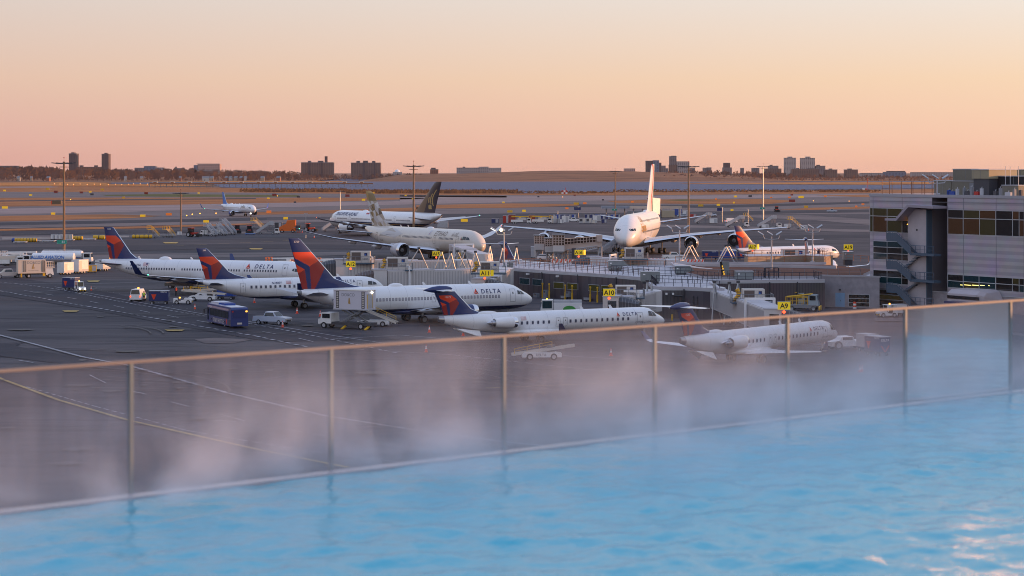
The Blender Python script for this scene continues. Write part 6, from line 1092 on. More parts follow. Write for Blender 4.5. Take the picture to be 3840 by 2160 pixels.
def car(label, px, py, hd, kind='pickup', col=WHITE2, cat=None, lamps=True):
    p, a = spot(px, py, hd); r = thing(kind if kind != 'suv' else 'parked_suv', label, cat or kind.replace('_', ' '), p, a); m = MB()
    if kind == 'suv': body = [(2.3, .4), (2.35, .75), (2.2, .95), (1.0, 1.08), (-2.2, 1.08), (-2.3, .9), (-2.3, .4)]; cab = [(1.05, 1.07), (.25, 1.62), (-1.7, 1.65), (-2.2, 1.07)]; L = (1.4, -1.4)
    elif kind == 'van': body = [(2.5, .4), (2.55, .9), (2.2, 1.15), (1.7, 1.2), (-2.6, 1.2), (-2.65, .4)]; cab = [(1.75, 1.19), (1.2, 1.95), (.9, 2.1), (-2.5, 2.1), (-2.6, 1.19)]; L = (1.6, -1.6)
    else: body = [(2.8, .5), (2.85, .95), (2.7, 1.1), (1.3, 1.2), (-2.75, 1.2), (-2.8, .5)]; cab = [(1.3, 1.19), (.65, 1.85), (-.7, 1.88), (-.95, 1.19)]; L = (1.75, -1.75)
    extr(m, body, 1.95, col, .08); extr(m, cab, 1.8, col, .22)
    if kind == 'pickup': m.bb(-2.65, -1.0, -.75, .75, 1.19, 1.215, GREYD)
    m.build('body', r, smooth=30); g = MB(); x0, x1, x2, x3 = cab[0][0], cab[1][0], cab[-2][0], cab[-1][0]; zt = cab[1][1] if kind != 'van' else 1.9
    for s in (-1, 1): g.hexa([(x0 - .35, s * .885, 1.24), (x3 + .15 if kind != 'van' else .2, s * .885, 1.24), (x3 + .15 if kind != 'van' else .2, s * .875, 1.24), (x0 - .35, s * .875, 1.24), (x1 - .05, s * .74, zt - .1), (x2 + .05 if kind != 'van' else .2, s * .74, zt - .1), (x2 + .05 if kind != 'van' else .2, s * .73, zt - .1), (x1 - .05, s * .73, zt - .1)], GLASS)
    d = Vector((x1 - x0, 0, zt - 1.19)); nn = Vector((d.z, 0, -d.x)).normalized() * .015; A, B = Vector((x0, 0, 1.19)) + d * .08 + nn, Vector((x0, 0, 1.19)) + d * .92 + nn; g.add([A + Vector((0, -.8, 0)), A + Vector((0, .8, 0)), B + Vector((0, .66, 0)), B + Vector((0, -.66, 0))], [(0, 1, 2, 3)], GLASS)
    xr = x3 - .012 if kind != 'pickup' else x3; d = Vector((x2 - x3, 0, cab[-2][1] - 1.19)); nn = Vector((-d.z, 0, d.x)).normalized() * .015; A, B = Vector((x3, 0, 1.19)) + d * .12 + nn, Vector((x3, 0, 1.19)) + d * .9 + nn; g.add([A + Vector((0, -.75, 0)), A + Vector((0, .75, 0)), B + Vector((0, .62, 0)), B + Vector((0, -.62, 0))], [(0, 1, 2, 3)], GLASS); g.build('window', r)
    fx = body[1][0] + .005
    if lamps:
        for s in (-1, 1): MB().bb(fx - .05, fx + .02, s * .55 - .2, s * .55 + .2, .78, .92, CREAM).build('headlight', r); MB().bb(body[-1][0] - .02, body[-1][0] + .03, s * .8 - .1, s * .8 + .1, .8, 1.05, LAMP_R if kind == 'van' else RED).build('tail_light', r)
    MB().bb(fx - .04, fx + .015, -.5, .5, .55, .75, GREYD).bb(fx - .1, fx + .06, -.9, .9, .42, .54, GREYM).build('bumper', r); wheels(r, L, .85, .38, .25); return r
def logo_tri(mb, x, y, z, s, m=ORED): mb.add([(x - s, y, z + s), (x + s, y, z + s), (x + s * .2, y, z - s), (x - s * .2, y, z - s)], [(0, 1, 2, 3)], m)
def truck_cab(m, x0, x1, w, z0, z1, col): m.hexa([(x0, -w / 2, z0), (x1, -w / 2, z0), (x1, w / 2, z0), (x0, w / 2, z0), (x0, -w / 2 + .08, z1), (x1 - .25, -w / 2 + .08, z1), (x1 - .25, w / 2 - .08, z1), (x0, w / 2 - .08, z1)], col)
def cab_glass(par, x0, x1, w, z0, z1):
    g = MB(); g.bb(x0 + .2, x1 - .45, -w / 2 + .02, -w / 2 + .03, z0 + (z1 - z0) * .5, z1 - .15, GLASS).bb(x0 + .2, x1 - .45, w / 2 - .03, w / 2 - .02, z0 + (z1 - z0) * .5, z1 - .15, GLASS); h = z1 - z0; g.add([(x1 - .10, -w / 2 + .15, z0 + h * .5), (x1 - .10, w / 2 - .15, z0 + h * .5), (x1 - .21, w / 2 - .2, z1 - .12), (x1 - .21, -w / 2 + .2, z1 - .12)], [(0, 1, 2, 3)], GLASS); g.v = [(v[0] + (.03 if i > 15 else 0), v[1] * (1.04 if i < 16 else 1), v[2]) for i, v in enumerate(g.v)]; g.build('cab_window', par)
def tanker(label, px, py, hd, txt=None):
    p, a = spot(px, py, hd); r = thing('fuel_tanker', label, 'fuel tanker', p, a); m = MB(); m.bb(-5.8, 5.6, -.5, .5, .75, 1.0, GREYD).build('chassis', r); m = MB(); truck_cab(m, 4.0, 6.0, 2.4, .7, 2.7, WHITE2); m.build('cab', r); cab_glass(r, 4.0, 6.0, 2.4, .7, 2.7); wheels(r, (5.0, -3.2, -4.6), 1.1, .5, .32)
    m = MB(); rings = [[(x, 1.25 * k * cos(2 * pi * q / 20), 2.15 + 1.08 * k * sin(2 * pi * q / 20)) for q in range(20)] for x, k in ((-6.0, .82), (-5.85, 1), (3.5, 1), (3.7, .85))]; m.loft(rings, WHITE); m.build('tank', r, smooth=True); m = MB(); rail(m, (-5.5, -.5, 3.2), (3.2, -.5, 3.2), .25, WHITE2, 6, .03); m.build('top_rail', r); MB().bb(-5.7, 3.4, -1.27, -1.245, 1.62, 1.74, BLUE).bb(-5.7, 3.4, 1.245, 1.27, 1.62, 1.74, BLUE).build('stripe', r)
    if txt:
        w = max(v[0] for v in text_geo(txt, 1.0, .15, .03, .95)[0])
        for s in (1, -1): mb = MB(); mb.text(txt, 1.0, BLUEB, lambda u, v: (s * (-w / 2 + u) + .0, -s * (1.27 - .1 * max(0, v - .1)), 1.95 + v), .15, .03, .95); mb.build('lettering', r)
    MB().bb(3.6, 4.0, -1.1, 1.1, 1.0, 2.6, STEEL).build('pump_locker', r); return r
def trailer(label, px, py, hd, L=3.2, h=2.1, col=WHITE2):
    p, a = spot(px, py, hd); r = thing('cargo_trailer', label, 'trailer', p, a); MB().bb(-L / 2, L / 2, -1, 1, .45, .45 + h, col).bb(-L / 2 - .02, L / 2 + .02, -1.02, 1.02, .45 + h, .5 + h, GREYL).bb(-L / 2 - .02, L / 2 + .02, -1.02, -1.0, .45, .95, GREYL).build('body', r); MB().bb(-L / 2 + .2, -L / 2 + 1.0, -1.03, -1.005, .7, h + .2, CREAM).build('door', r); MB().tube((L / 2, 0, .5), (L / 2 + 1.1, 0, .45), .07, GREYM).build('drawbar', r); wheels(r, (-.5, .4), .9, .34, .2); return r
def cart(label, px, py, hd, L=3.1, h=1.5, col=NAVY, logo=True, txt='DELTA', group=None, front=False):
    p, a = spot(px, py, hd); r = thing('baggage_cart', label, 'baggage cart', p, a, group); MB().bb(-L / 2, L / 2, -.75, .75, .5, .6, GREYD).bb(-L / 2, L / 2, -.75, .75, .6, .6 + h, col).bb(-L / 2 - .04, L / 2 + .04, -.8, .8, .6 + h, .68 + h, GREYL).build('body', r)
    if logo:
        m = MB(); logo_tri(m, -.75 * L / 3.1, -.765, .55 + h * .45, .42); m.build('logo', r)
        mb = MB(); mb.text(txt, .34, WHITE, lambda u, v: (.35 + u, -.765, .35 + h + v), 0, .01); mb.build('lettering', r)
        if front: mb = MB(); mb.text(txt, .4, WHITE, lambda u, v: (L / 2 + .01, -.6 + u, .1 + h + v), 0, .01); mb.build('lettering', r); m = MB(); m.add([(L / 2 + .012, -.62, 1.3), (L / 2 + .012, -.5, 1.3), (L / 2 + .012, 0, .62), (L / 2 + .012, .5, 1.3), (L / 2 + .012, .62, 1.3), (L / 2 + .012, .08, .55), (L / 2 + .012, -.08, .55)], [(0, 1, 2, 6), (2, 3, 4, 5), (6, 2, 5)], ORED); m.build('chevron', r)
    MB().tube((L / 2, 0, .4), (L / 2 + .8, 0, .35), .05, GREYM).build('drawbar', r); wheels(r, (-L / 2 + .5, L / 2 - .5), .6, .25, .16); return r
def tug(label, px, py, hd, cabin=True, lamp=True, sc=1.0, lit=False, driver=False):
    p, a = spot(px, py, hd); r = thing('baggage_tractor', label, 'baggage tractor', p, a); m = MB(); extr(m, [(1.5, .3), (1.55, .8), (1.4, 1.0), (.3, 1.05), (.1, .6), (-.7, .6), (-.8, 1.0), (-1.5, 1.0), (-1.5, .3)], 1.35, WHITE2, .05); m.build('body', r); wheels(r, (.95, -.95), .6, .36, .24)
    MB().bb(-.75, -.35, -.5, .5, .6, .75, GREYD).bb(-.8, -.7, -.5, .5, .6, 1.3, GREYD).build('seat', r); MB().tube((.15, 0, .9), (-.1, 0, 1.25), .03, BLACK).build('steering_column', r)
    if cabin:
        m = MB(); 
        for x in (.25, -1.3):
            for s in (-1, 1): m.tube((x, s * .6, 1.0), (x - .05, s * .56, 1.85), .05, WHITE2, n=5)
        m.bb(-1.4, .35, -.64, .64, 1.85, 1.93, WHITE2).build('cab_frame', r); MB().add([(.28, -.56, 1.06), (.28, .56, 1.06), (.22, .52, 1.82), (.22, -.52, 1.82)], [(0, 1, 2, 3)], GLASS).build('windscreen', r)
    for s in (-1, 1): MB().ball((1.55, s * .48, .72), .13, LAMP_W if lit else CREAM, n=8).build('headlight', r)
    m = MB()
    for k in range(6): m.bb(1.53, 1.58, -.66 + .22 * k, -.44 + .22 * k, .34, .52, YELLOW if k % 2 else BLACK)
    m.build('bumper', r)
    if lamp: MB().ball((-.5, 0, 2.02 if cabin else 1.1), .13, LAMP_A, n=8).build('beacon', r)
    return r
def belt_loader(label, px, py, hd, up=18, z=1.0, col=WHITE2, txt=None):
    p, a = spot(px, py, hd); r = thing('belt_loader', label, 'belt loader', p, a); m = MB(); extr(m, [(2.3, .35), (2.35, .8), (1.4, .95), (-2.0, .9), (-2.3, .7), (-2.3, .35)], 1.7, col, .04); m.build('body', r); wheels(r, (1.4, -1.4), .75, .4, .26); t = R_(up); cx, cz = cos(t), sin(t); m = MB(); m.box((.2, 0, z + .35), (7.4, .85, .1), BLACK, ry=-t)
    for s in (-1, 1): m.box((.2, s * .48, z + .36), (7.5, .1, .3), CREAM, ry=-t)
    m.build('conveyor', r); m = MB(); rail(m, (-3.2 * cx, -.55, z + .4 - 3.2 * cz), (1.2, -.55, z + .6 + 1.2 * cz), .6, YELLOW, 3, .035); m.build('handrail', r); MB().bb(.7, 1.6, .2, .75, .9, 1.7, GREYM).build('seat_console', r)
    if txt:
        for s in (1, -1): mb = MB(); mb.text(txt, .4, GREYM, lambda u, v: (s * (-.7 + u), -s * .855, .5 + v), 0, .01); mb.build('lettering', r)
    return r
def stairs(label, px, py, hd, H=3.6, L=6.0, truck=True, col=GREYL, yellow=False, group=None):
    p, a = spot(px, py, hd); r = thing('passenger_stairs', label, 'passenger stairs', p, a, group); cm = YELLOW if yellow else col; m = MB(); z0 = .4
    for s in (-1, 1): m.hexa([(-L / 2, s * .8 - .04, z0), (L / 2 - 1.5, s * .8 - .04, H), (L / 2 - 1.5, s * .8 + .04, H), (-L / 2, s * .8 + .04, z0), (-L / 2, s * .8 - .04, z0 + 1.0), (L / 2 - 1.5, s * .8 - .04, H + 1.1), (L / 2 - 1.5, s * .8 + .04, H + 1.1), (-L / 2, s * .8 + .04, z0 + 1.0)], cm) if not yellow else rail(m, (-L / 2, s * .8, z0), (L / 2 - 1.5, s * .8, H), 1.0, YELLOW, 6, .04)
    m.build('side_panel', r); m = MB()
    for i in range(13): t = (i + .5) / 13; m.box((-L / 2 + (L - 1.5) * t, 0, z0 + (H - z0) * t), (.32, 1.5, .08), GREYL)
    m.build('tread', r); m = MB(); m.bb(L / 2 - 1.55, L / 2, -.95, .95, H - .15, H, cm); rail(m, (L / 2 - 1.5, -.9, H), (L / 2, -.9, H), 1.1, cm, 2, .04); rail(m, (L / 2 - 1.5, .9, H), (L / 2, .9, H), 1.1, cm, 2, .04)
    if not yellow: m.bb(L / 2 - 1.5, L / 2, -.92, -.88, H, H + 1.1, col)
    m.build('top_platform', r); m = MB()
    for x in (L / 2 - 1.3, L / 2 - .4):
        for s in (-1, 1): m.tube((x - (1.2 if x < L / 2 - 1 else 0), s * .7, .6), (x, s * .7, H - .15), .07, GREYM, n=5)
    m.bb(-L / 2, L / 2 + .4, -.7, .7, .45, .65, GREYM); m.build('frame', r); wheels(r, (-L / 2 + 1.3, L / 2 - .3), .75, .38 if truck else .22, .22)
    if truck: m = MB(); truck_cab(m, L / 2 + .3, L / 2 + 2.0, 2.0, .5, 1.95, WHITE2); m.build('cab', r); cab_glass(r, L / 2 + .3, L / 2 + 2.0, 2.0, .5, 1.95); wheels(r, (L / 2 + 1.2,), .85, .4, .24)
    return r
def boom_truck(label, px, py, hd, boom=YELLOW, group=None, orange=False, d=None):
    p, a = spot(px, py, hd) if d is None else (Vector((XP(px, d), d, 0)), R_(hd)); r = thing('boom_truck', label, 'de-icing truck', p, a, group); MB().bb(-4, 4, -.5, .5, .6, .85, GREYD).build('chassis', r); m = MB(); truck_cab(m, 2.6, 4.4, 2.3, .6, 2.4, WHITE2); m.build('cab', r); cab_glass(r, 2.6, 4.4, 2.3, .6, 2.4); MB().bb(-4, 1.0, -1.15, 1.15, .85, 1.75, WHITE2).bb(-1.2, 2.2, -1.1, 1.1, 1.76, 2.6, CREAM).build('tank', r); wheels(r, (3.4, -2.0, -3.1), 1.05, .48, .3)
    m = MB(); m.hexa([(-3.8, -.25, 2.9), (3.4, -.2, 3.0), (3.4, .2, 3.0), (-3.8, .25, 2.9), (-3.8, -.25, 3.4), (3.4, -.2, 3.25), (3.4, .2, 3.25), (-3.8, .25, 3.4)], boom); m.bb(-.6, .2, -.4, .4, 2.6, 3.0, boom); m.build('boom', r); m = MB(); rail(m, (3.4, -.6, 2.3), (4.7, -.6, 2.3), 1.1, ORANGE if orange else boom, 2, .05); rail(m, (3.4, .6, 2.3), (4.7, .6, 2.3), 1.1, ORANGE if orange else boom, 2, .05); m.bb(3.4, 4.7, -.62, .62, 2.2, 2.3, boom)
    if orange: m.bb(-3.2, 0, -1.2, -1.16, 2.0, 2.9, ORANGE); rail(m, (-3.8, -1.1, 1.76), (-1.3, -1.1, 1.76), .9, RAILO, 3, .05)
    m.build('basket', r); return r
def boxes(name, label, px, py, w, h, d=1.8, col=WHITE2, hd=0, cat='container', ribs=False, group=None, dd=None, grille=False):
    p, a = spot(px, py, hd) if dd is None else (Vector((XP(px, dd), dd, 0)), R_(hd)); s = p.y / FPX; w, h = w * s, h * s; r = thing(name, label, cat, p, a, group); m = MB().bb(-w / 2, w / 2, 0, d, .25, h, col).bb(-w / 2 - .03, w / 2 + .03, -.03, d + .03, h, h + .06, GREYL)
    if ribs:
        n = int(w / .45)
        for i in range(n): m.bb(-w / 2 + w * (i + .3) / n, -w / 2 + w * (i + .7) / n, -.05, 0, .35, h - .1, col)
    m.build('body', r); m = MB(); 
    for x in (-w * .35, w * .35): m.bb(x - .15, x + .15, .1, d - .1, 0, .25, GREYD)
    m.build('feet' if 0 else 'foot', r)
    if grille: MB().bb(-w * .4, 0, -.02, -.003, h * .4, h * .85, GREYD).build('grille', r)
    if not ribs: MB().bb(w * .05, w * .42, -.02, -.003, .35, h - .15, GREYL if col is not GREYL else CREAM).build('door', r)
    return r
def cone(label, px, py, hgt=.95):
    r = thing('traffic_cone', label, 'traffic cone', G(px, py), 0, 'orange traffic cones'); MB().bb(-.25, .25, -.25, .25, 0, .05, ORED).lathe([(.05, .19), (.45 * hgt, .125)], ORANGE if 0 else ORED, (0, 0, 0), 'Z', 10).lathe([(.45 * hgt, .125), (.62 * hgt, .095)], WHITE, (0, 0, 0), 'Z', 10).lathe([(.62 * hgt, .095), (.7 * hgt, .08)], ORED, (0, 0, 0), 'Z', 10).lathe([(.7 * hgt, .08), (.8 * hgt, .065)], WHITE, (0, 0, 0), 'Z', 10).lathe([(.8 * hgt, .065), (hgt, .03), (hgt, .002)], ORED, (0, 0, 0), 'Z', 10).build('body', r); return r
# fuel and catering trucks at the far left
tanker('white fuel tanker with blue ALLIED AVIATION lettering, cab at its left', 182, 1001, 180, 'ALLIED AVIATION'); tanker('white fuel tanker half hidden behind the lettered tanker, cab at its right', 252, 991, 0)
p, a = spot(122, 1042, 22); r = thing('catering_truck', 'cream catering truck with a gold emblem lettered DO&CO', 'catering truck', p, a); MB().bb(-3.1, 3.6, -.5, .5, .7, .95, GREYD).build('chassis', r); MB().bb(-3.1, 2.5, -1.2, 1.2, .98, 3.75, mat('catering_cream', (.66, .58, .5), .45)).bb(-3.12, 2.52, -1.22, 1.22, 3.75, 3.82, GREYL).build('cargo_box', r); m = MB()
for x in (-2.15, 1.65):
    m = MB().bb(x, x + .65, -1.23, -1.205, 1.3, 3.6, GREYD)
    for k in range(11): m.bb(x + .1, x + .55, -1.24, -1.231, 1.4 + k * .2, 1.48 + k * .2, CREAM)
    m.build('louvre_panel', r)
mb = MB(); mb.text('DO&CO', .75, GREYM, lambda u, v: (-1.35 + u, -1.215, 2.95 + v), 0, .0); mb.add([(-.35, -1.22, 1.9), (.3, -1.22, 2.05), (.25, -1.22, 2.2), (.0, -1.22, 2.15), (.1, -1.22, 2.9), (-.1, -1.22, 2.9)], [(0, 1, 2, 3, 4, 5)], DGOLD); mb.text('FROM CATERING TO DINING', .16, GREYM, lambda u, v: (-1.1 + u, -1.215, 1.5 + v)); mb.build('lettering', r)
m = MB(); truck_cab(m, 2.6, 4.2, 2.2, .6, 2.0, WHITE2); m.build('cab', r); m = MB(); rail(m, (2.6, -1.1, 2.2), (4.2, -1.1, 2.2), 1.1, CREAM, 4, .05); rail(m, (2.6, 1.1, 2.2), (4.2, 1.1, 2.2), 1.1, CREAM, 4, .05); m.bb(2.55, 4.4, -1.15, 1.15, 2.08, 2.2, CREAM); m.build('platform', r); MB().bb(-2.6, -2.3, -1.2, -1.0, .2, 1.0, YELLOW).bb(1.9, 2.4, -1.2, -1.0, .4, 1.1, YELLOW).build('stabiliser', r); wheels(r, (-.9, 3.4), 1.0, .45, .3)
car('white pickup truck facing left at the left edge', 30, 1042, 205, 'pickup', mat('pickup_cream', (.55, .48, .45), .4)); trailer('white cargo trailer, left of two side by side below the brown mast', 245, 1030, 60, 3.0, 2.2); trailer('taller white cargo trailer, right of two below the brown mast', 300, 1025, 62, 3.2, 2.5); trailer('white trailer partly hidden by the long jet tail', 385, 1016, 70, 3.2, 2.0)
boxes('equipment_cart', 'yellow steel frame cart beside the white trailers', 344, 1023, 36, 28, 1.5, YELLOW, 10, 'equipment cart'); boom_truck('white de-icing truck behind the pickup at the left edge', 20, 1002, 10, WHITE2); boom_truck('second white de-icing truck left of the fuel tanker', 78, 996, 175, WHITE2)
r = cart('navy baggage cart being towed behind a lit tractor at the left', 266, 1089, -25, 2.8, 1.75); tug('white baggage tractor with headlights on, towing a navy cart', 300, 1096, -62, True, True, 1, True)
# long low equipment rows beyond the left apron
BARR = mat('concrete_barrier', (.42, .36, .33), .8)
def low_row(name, label, x0, x1, y, h, m, cat, yb=1.2, ribs=0):
    a, b2 = G(x0, y), G(x1, y); r = thing(name, label, cat, a); L = b2.x - a.x; hh = h * a.y / FPX; q = MB(); q.hexa([(0, 0, 0), (L, 0, 0), (L, yb, 0), (0, yb, 0), (0, yb * .3, hh), (L, yb * .3, hh), (L, yb * .7, hh), (0, yb * .7, hh)], m) if not ribs else q.tube((0, 0, hh * .55), (L, 0, hh * .55), hh * .5, m, n=10)
    if ribs:
        for i in range(ribs): q.tube((L * (i + .4) / ribs, 0, hh * .55), (L * (i + .6) / ribs, 0, hh * .55), hh * .56, GREYD if i % 2 else m, n=10)
    q.build('body', r); return r
low_row('barrier', 'long sunlit concrete barrier behind the yellow ducts at the left', 8, 190, 899, 9, BARR, 'barrier'); low_row('barrier', 'concrete barrier behind the tall red finned tail', 420, 482, 890, 6, BARR, 'barrier')
low_row('duct', 'yellow ribbed duct with a blue end lying at the far left', 56, 138, 908, 14, YELLOW, 'duct', ribs=14); low_row('duct', 'blue end piece of the long yellow duct', 45, 56, 908, 14, BLUE, 'duct', ribs=1); low_row('duct', 'yellow duct lying right of the brown mast', 275, 310, 901, 15, YELLOW, 'duct', ribs=7); low_row('duct', 'yellow ribbed duct touching the red finned tail', 350, 393, 898, 15, YELLOW, 'duct', ribs=3); low_row('duct', 'yellow duct between the tail and the yellow stands', 496, 570, 894, 13, YELLOW, 'duct', ribs=9)
for i, (x, w) in enumerate(((197, 13), (212, 13), (226, 13), (249, 14), (264, 14))): boxes('crate', 'white wrapped crate stacked in the low row at the left', x, 899, w, 19, 1.5, WHITE2 if i < 3 else CREAM, 0, 'crate', group='white crates by the brown mast')
for i, (x, w, y) in enumerate(((73, 48, 912), (128, 44, 908), (180, 48, 908), (214, 18, 907), (258, 36, 904), (333, 46, 901))): boxes('pallet_dolly', 'low white pallet dolly parked on the far left apron', x, y, w, 5, 2.2, WHITE2, 0, 'dolly', group='low white dollies')
# middle left
car('white van seen from behind with an amber beacon on its roof', 519, 1129, 88, 'van'); MB().ball((0, 0, 2.2), .16, LAMP_A).build('beacon', [x for x in bpy.data.objects if x.name == 'van'][0]); cart('navy baggage cart with a red emblem, standing alone on the apron', 597, 1141, 0, 3.2, 1.6); tug('small white open baggage tractor right of the navy cart', 686, 1141, 0, False, True)
belt_loader('white belt loader behind the open tractor', 760, 1129, -4, -5, 1.15); belt_loader('white loader with a yellow rail under the jet numbered 249', 785, 1119, 0, 2, 1.2); cart('blue covered cart under the tail of the jet numbered 249', 850, 1123, -12, 3.0, 1.5, BLUE, False); car('black pickup truck under the wing of the long jet', 677, 1081, 172, 'pickup', mat('black_paint', (.015, .016, .02), .25, coat=.5))
def person(label, px, py, top=HIVIS, hd=0, pose=0, d=None, h=1.74):
    p = G(px, py) if d is None else Vector((XP(px, d), d, 0)); r = thing('person', label, 'person', p, R_(hd)); vs = [(0, 0, .95), (0, 0, 1.2), (0, 0, 1.42), (0, 0, 1.52), (0, 0, 1.62), (.0, .1, .9), (.02, .11, .5), (-.03, .12, .07), (.1, .12, .03), (.0, -.1, .9), (.05, -.11, .5), (.0, -.12, .07), (.13, -.12, .03), (0, .2, 1.38), (.02, .25, 1.12), (.14, .22, .92), (0, -.2, 1.38), (.05, -.25, 1.12), (.22, -.17, 1.0)]
    es = [(0, 1), (1, 2), (2, 3), (3, 4), (0, 5), (5, 6), (6, 7), (7, 8), (0, 9), (9, 10), (10, 11), (11, 12), (2, 13), (13, 14), (14, 15), (2, 16), (16, 17), (17, 18)]; rad = [.15, .15, .16, .06, .1, .1, .075, .05, .045, .1, .075, .05, .045, .065, .05, .04, .065, .05, .04]
    me = bpy.data.meshes.new('body'); me.from_pydata(vs, es, []); o = bpy.data.objects.new('body', me); link(o); mo = o.modifiers.new('s', 'SKIN')
    for v, q in zip(me.skin_vertices[0].data, rad): v.radius = (q, q)
    me.skin_vertices[0].data[0].use_root = True; o.modifiers.new('u', 'SUBSURF').levels = 1; bpy.context.view_layer.update(); nm = bpy.data.meshes.new_from_object(o.evaluated_get(bpy.context.evaluated_depsgraph_get())); bpy.data.objects.remove(o)
    for q in (CLOTH, SKIN): nm.materials.append(q)
    for f in nm.polygons: f.material_index = 0; f.use_smooth = True
    o = bpy.data.objects.new('body', nm); link(o, r); MB().ball((0.01, 0, 1.63), .105, SKIN, 12, 1.2).build('head', r, smooth=True); MB().ball((-.01, 0, 1.69), .112, CLOTH, 10, .8).build('hair', r, smooth=True); MB().lathe([(.98, .17), (1.2, .185), (1.4, .19), (1.46, .11)], top, (0, 0, 0), 'Z', 14).lathe([(1.12, .187), (1.17, .19)], CREAM, (0, 0, 0), 'Z', 14).build('vest', r, smooth=True); return r
person('person in a bright yellow hi vis top behind the white van', 540, 1130, HIVIS, 80); person('person in dark clothes with an orange harness vest by the loader', 661, 1112, ORED, -90)
# jitney bus
p = G(852, 1222); r = thing('shuttle_bus', 'navy blue shuttle bus with white roof pods seen from its rear corner', 'bus', p, R_(114)); NB = mat('bus_navy', (.014, .035, .17), .3, coat=.5); m = MB(); extr(m, [(6.0, .35), (6.05, 1.6), (5.9, 2.75), (5.6, 2.95), (-5.8, 2.95), (-6.0, 2.7), (-6.05, .35)], 2.55, NB, .05); m.build('body', r, smooth=30); MB().bb(-5.7, 5.6, -1.1, 1.1, 2.94, 3.0, mat('bus_roof_white', (.55, .56, .62), .5)).build('roof', r)
MB().bb(1.2, 4.8, -.95, .95, 3.0, 3.3, mat('bus_roof_white', (.55, .56, .62), .5)).bb(1.1, 1.19, -.9, .9, 3.0, 3.26, BLUE).build('roof_pod', r); MB().bb(-1.4, .2, -.8, .8, 3.0, 3.3, BLUE).build('roof_pod', r); m = MB()
for i in range(7): x = 4.6 - 1.36 * i; m.bb(x - 1.28, x, 1.262, 1.275, 1.35, 2.35, GLASS)
m.bb(5.0, 5.75, 1.262, 1.275, .6, 2.4, GLASS); m.build('window', r); MB().bb(-4.9, 5.7, 1.245, 1.262, 2.45, 2.72, mat('bus_pink_band', (.42, .3, .36), .5)).build('stripe', r)
mb = MB(); w = max(v[0] for v in text_geo('JITNEY SHUTTLE', .82, 0, .01, .95)[0]); mb.text('JITNEY SHUTTLE', .82, CREAM, lambda u, v: (2.9 - u * .95, 1.272, .52 + v), 0, .01, .95); mb.text('DELTA', .42, WHITE, lambda u, v: (4.7 - u, 1.266, 2.43 + v), 0, .02); mb.build('lettering', r); m = MB(); logo_tri(m, -4.0, 1.278, .85, .34); m.build('logo', r); MB().bb(-6.08, -6.05, -1.0, 1.0, 1.5, 2.6, NAVY).bb(-6.1, -6.06, -.35, .35, .6, .85, CREAM).build('rear_panel', r)
for y in (-1.0, 1.0): MB().bb(-6.1, -6.06, y - .12, y + .12, 2.3, 2.5, LAMP_A if y < 0 else RED).build('tail_light', r)
MB().bb(-5.9, -4.9, 1.262, 1.28, .45, 1.2, GREYD).build('engine_grille', r); m = MB().tube((5.9, 1.2, 2.2), (6.3, 1.6, 2.1), .04, GREYD).bb(6.25, 6.35, 1.5, 1.7, 1.5, 2.1, GREYD); m.build('mirror', r); wheels(r, (3.6, -3.0), 1.12, .48, .3)
car('white pickup truck parked right behind the navy bus', 1021, 1217, -28, 'pickup', mat('ranger_white_blue', (.5, .54, .62), .35))
# scissor lift catering truck at the rear door
p = G(1325, 1233); r = thing('scissor_lift_truck', 'white catering box raised on a scissor lift at the rear door of jet 3709', 'catering truck', p, R_(152)); MB().bb(-3.3, 4.0, -1.0, 1.0, .55, .95, GREYD).build('chassis', r); BX = mat('catering_box_lilac_white', (.6, .59, .66), .45); MB().bb(-2.9, 2.5, -1.2, 1.2, 2.85, 5.4, BX).bb(-2.95, 2.55, -1.25, 1.25, 5.4, 5.47, CREAM).bb(-2.95, 2.55, -1.25, 1.25, 2.7, 2.85, GREYL).build('cargo_box', r)
m = MB()
for s in (-.85, .85): m.box((-.2, s, 1.85), (4.2, .14, .2), GREYM, ry=R_(27)).box((-.2, s * .82, 1.85), (4.2, .14, .2), GREYM, ry=R_(-27))
m.tube((-.2, -1, 1.85), (-.2, 1, 1.85), .08, GREYM); m.build('scissor_arm', r); m = MB(); truck_cab(m, 3.0, 4.9, 2.2, .7, 2.2, WHITE2); m.bb(4.7, 5.2, -1.0, 1.0, .6, 1.3, WHITE2); m.build('cab', r); cab_glass(r, 3.0, 4.9, 2.2, .7, 2.2); wheels(r, (4.2, -1.9), 1.0, .45, .3); m = MB()
for x in (-2.6, 1.6):
    m = MB().bb(x, x + .5, 1.205, 1.22, 2.95, 5.3, GREYD)
    for k in range(9): m.bb(x + .1, x + .4, 1.221, 1.226, 3.05 + k * .25, 3.2 + k * .25, CREAM)
    m.build('louvre_panel', r)
mb = MB(); mb.text('DO&CO', .62, GREYM, lambda u, v: (1.2 - u * .95, 1.215, 4.6 + v)); mb.add([(.1, 1.22, 3.6), (-.3, 1.22, 3.5), (-.25, 1.22, 3.8), (-.15, 1.22, 4.4), (.0, 1.22, 4.4)], [(0, 1, 2, 3, 4)], DGOLD); mb.build('lettering', r); MB().bb(-2.93, -2.9, -.35, .95, 2.95, 5.0, GREYL).bb(-2.95, -2.9, -.45, -.36, 2.95, 4.9, YELLOW).bb(-2.95, -2.9, .96, 1.05, 2.95, 4.9, YELLOW).build('door', r); MB().ball((-2.98, -.2, 5.15), .12, LAMP_W, n=8).build('work_lamp', r); m = MB()
for x in (-3.0, .8): m.box((x, 1.25, .25), (.3, 1.2, .18), YELLOW, rx=R_(-22))
m.build('stabiliser', r); belt_loader('white belt loader sloping down right of the raised catering box', 1405, 1224, 168, 21, 1.55)
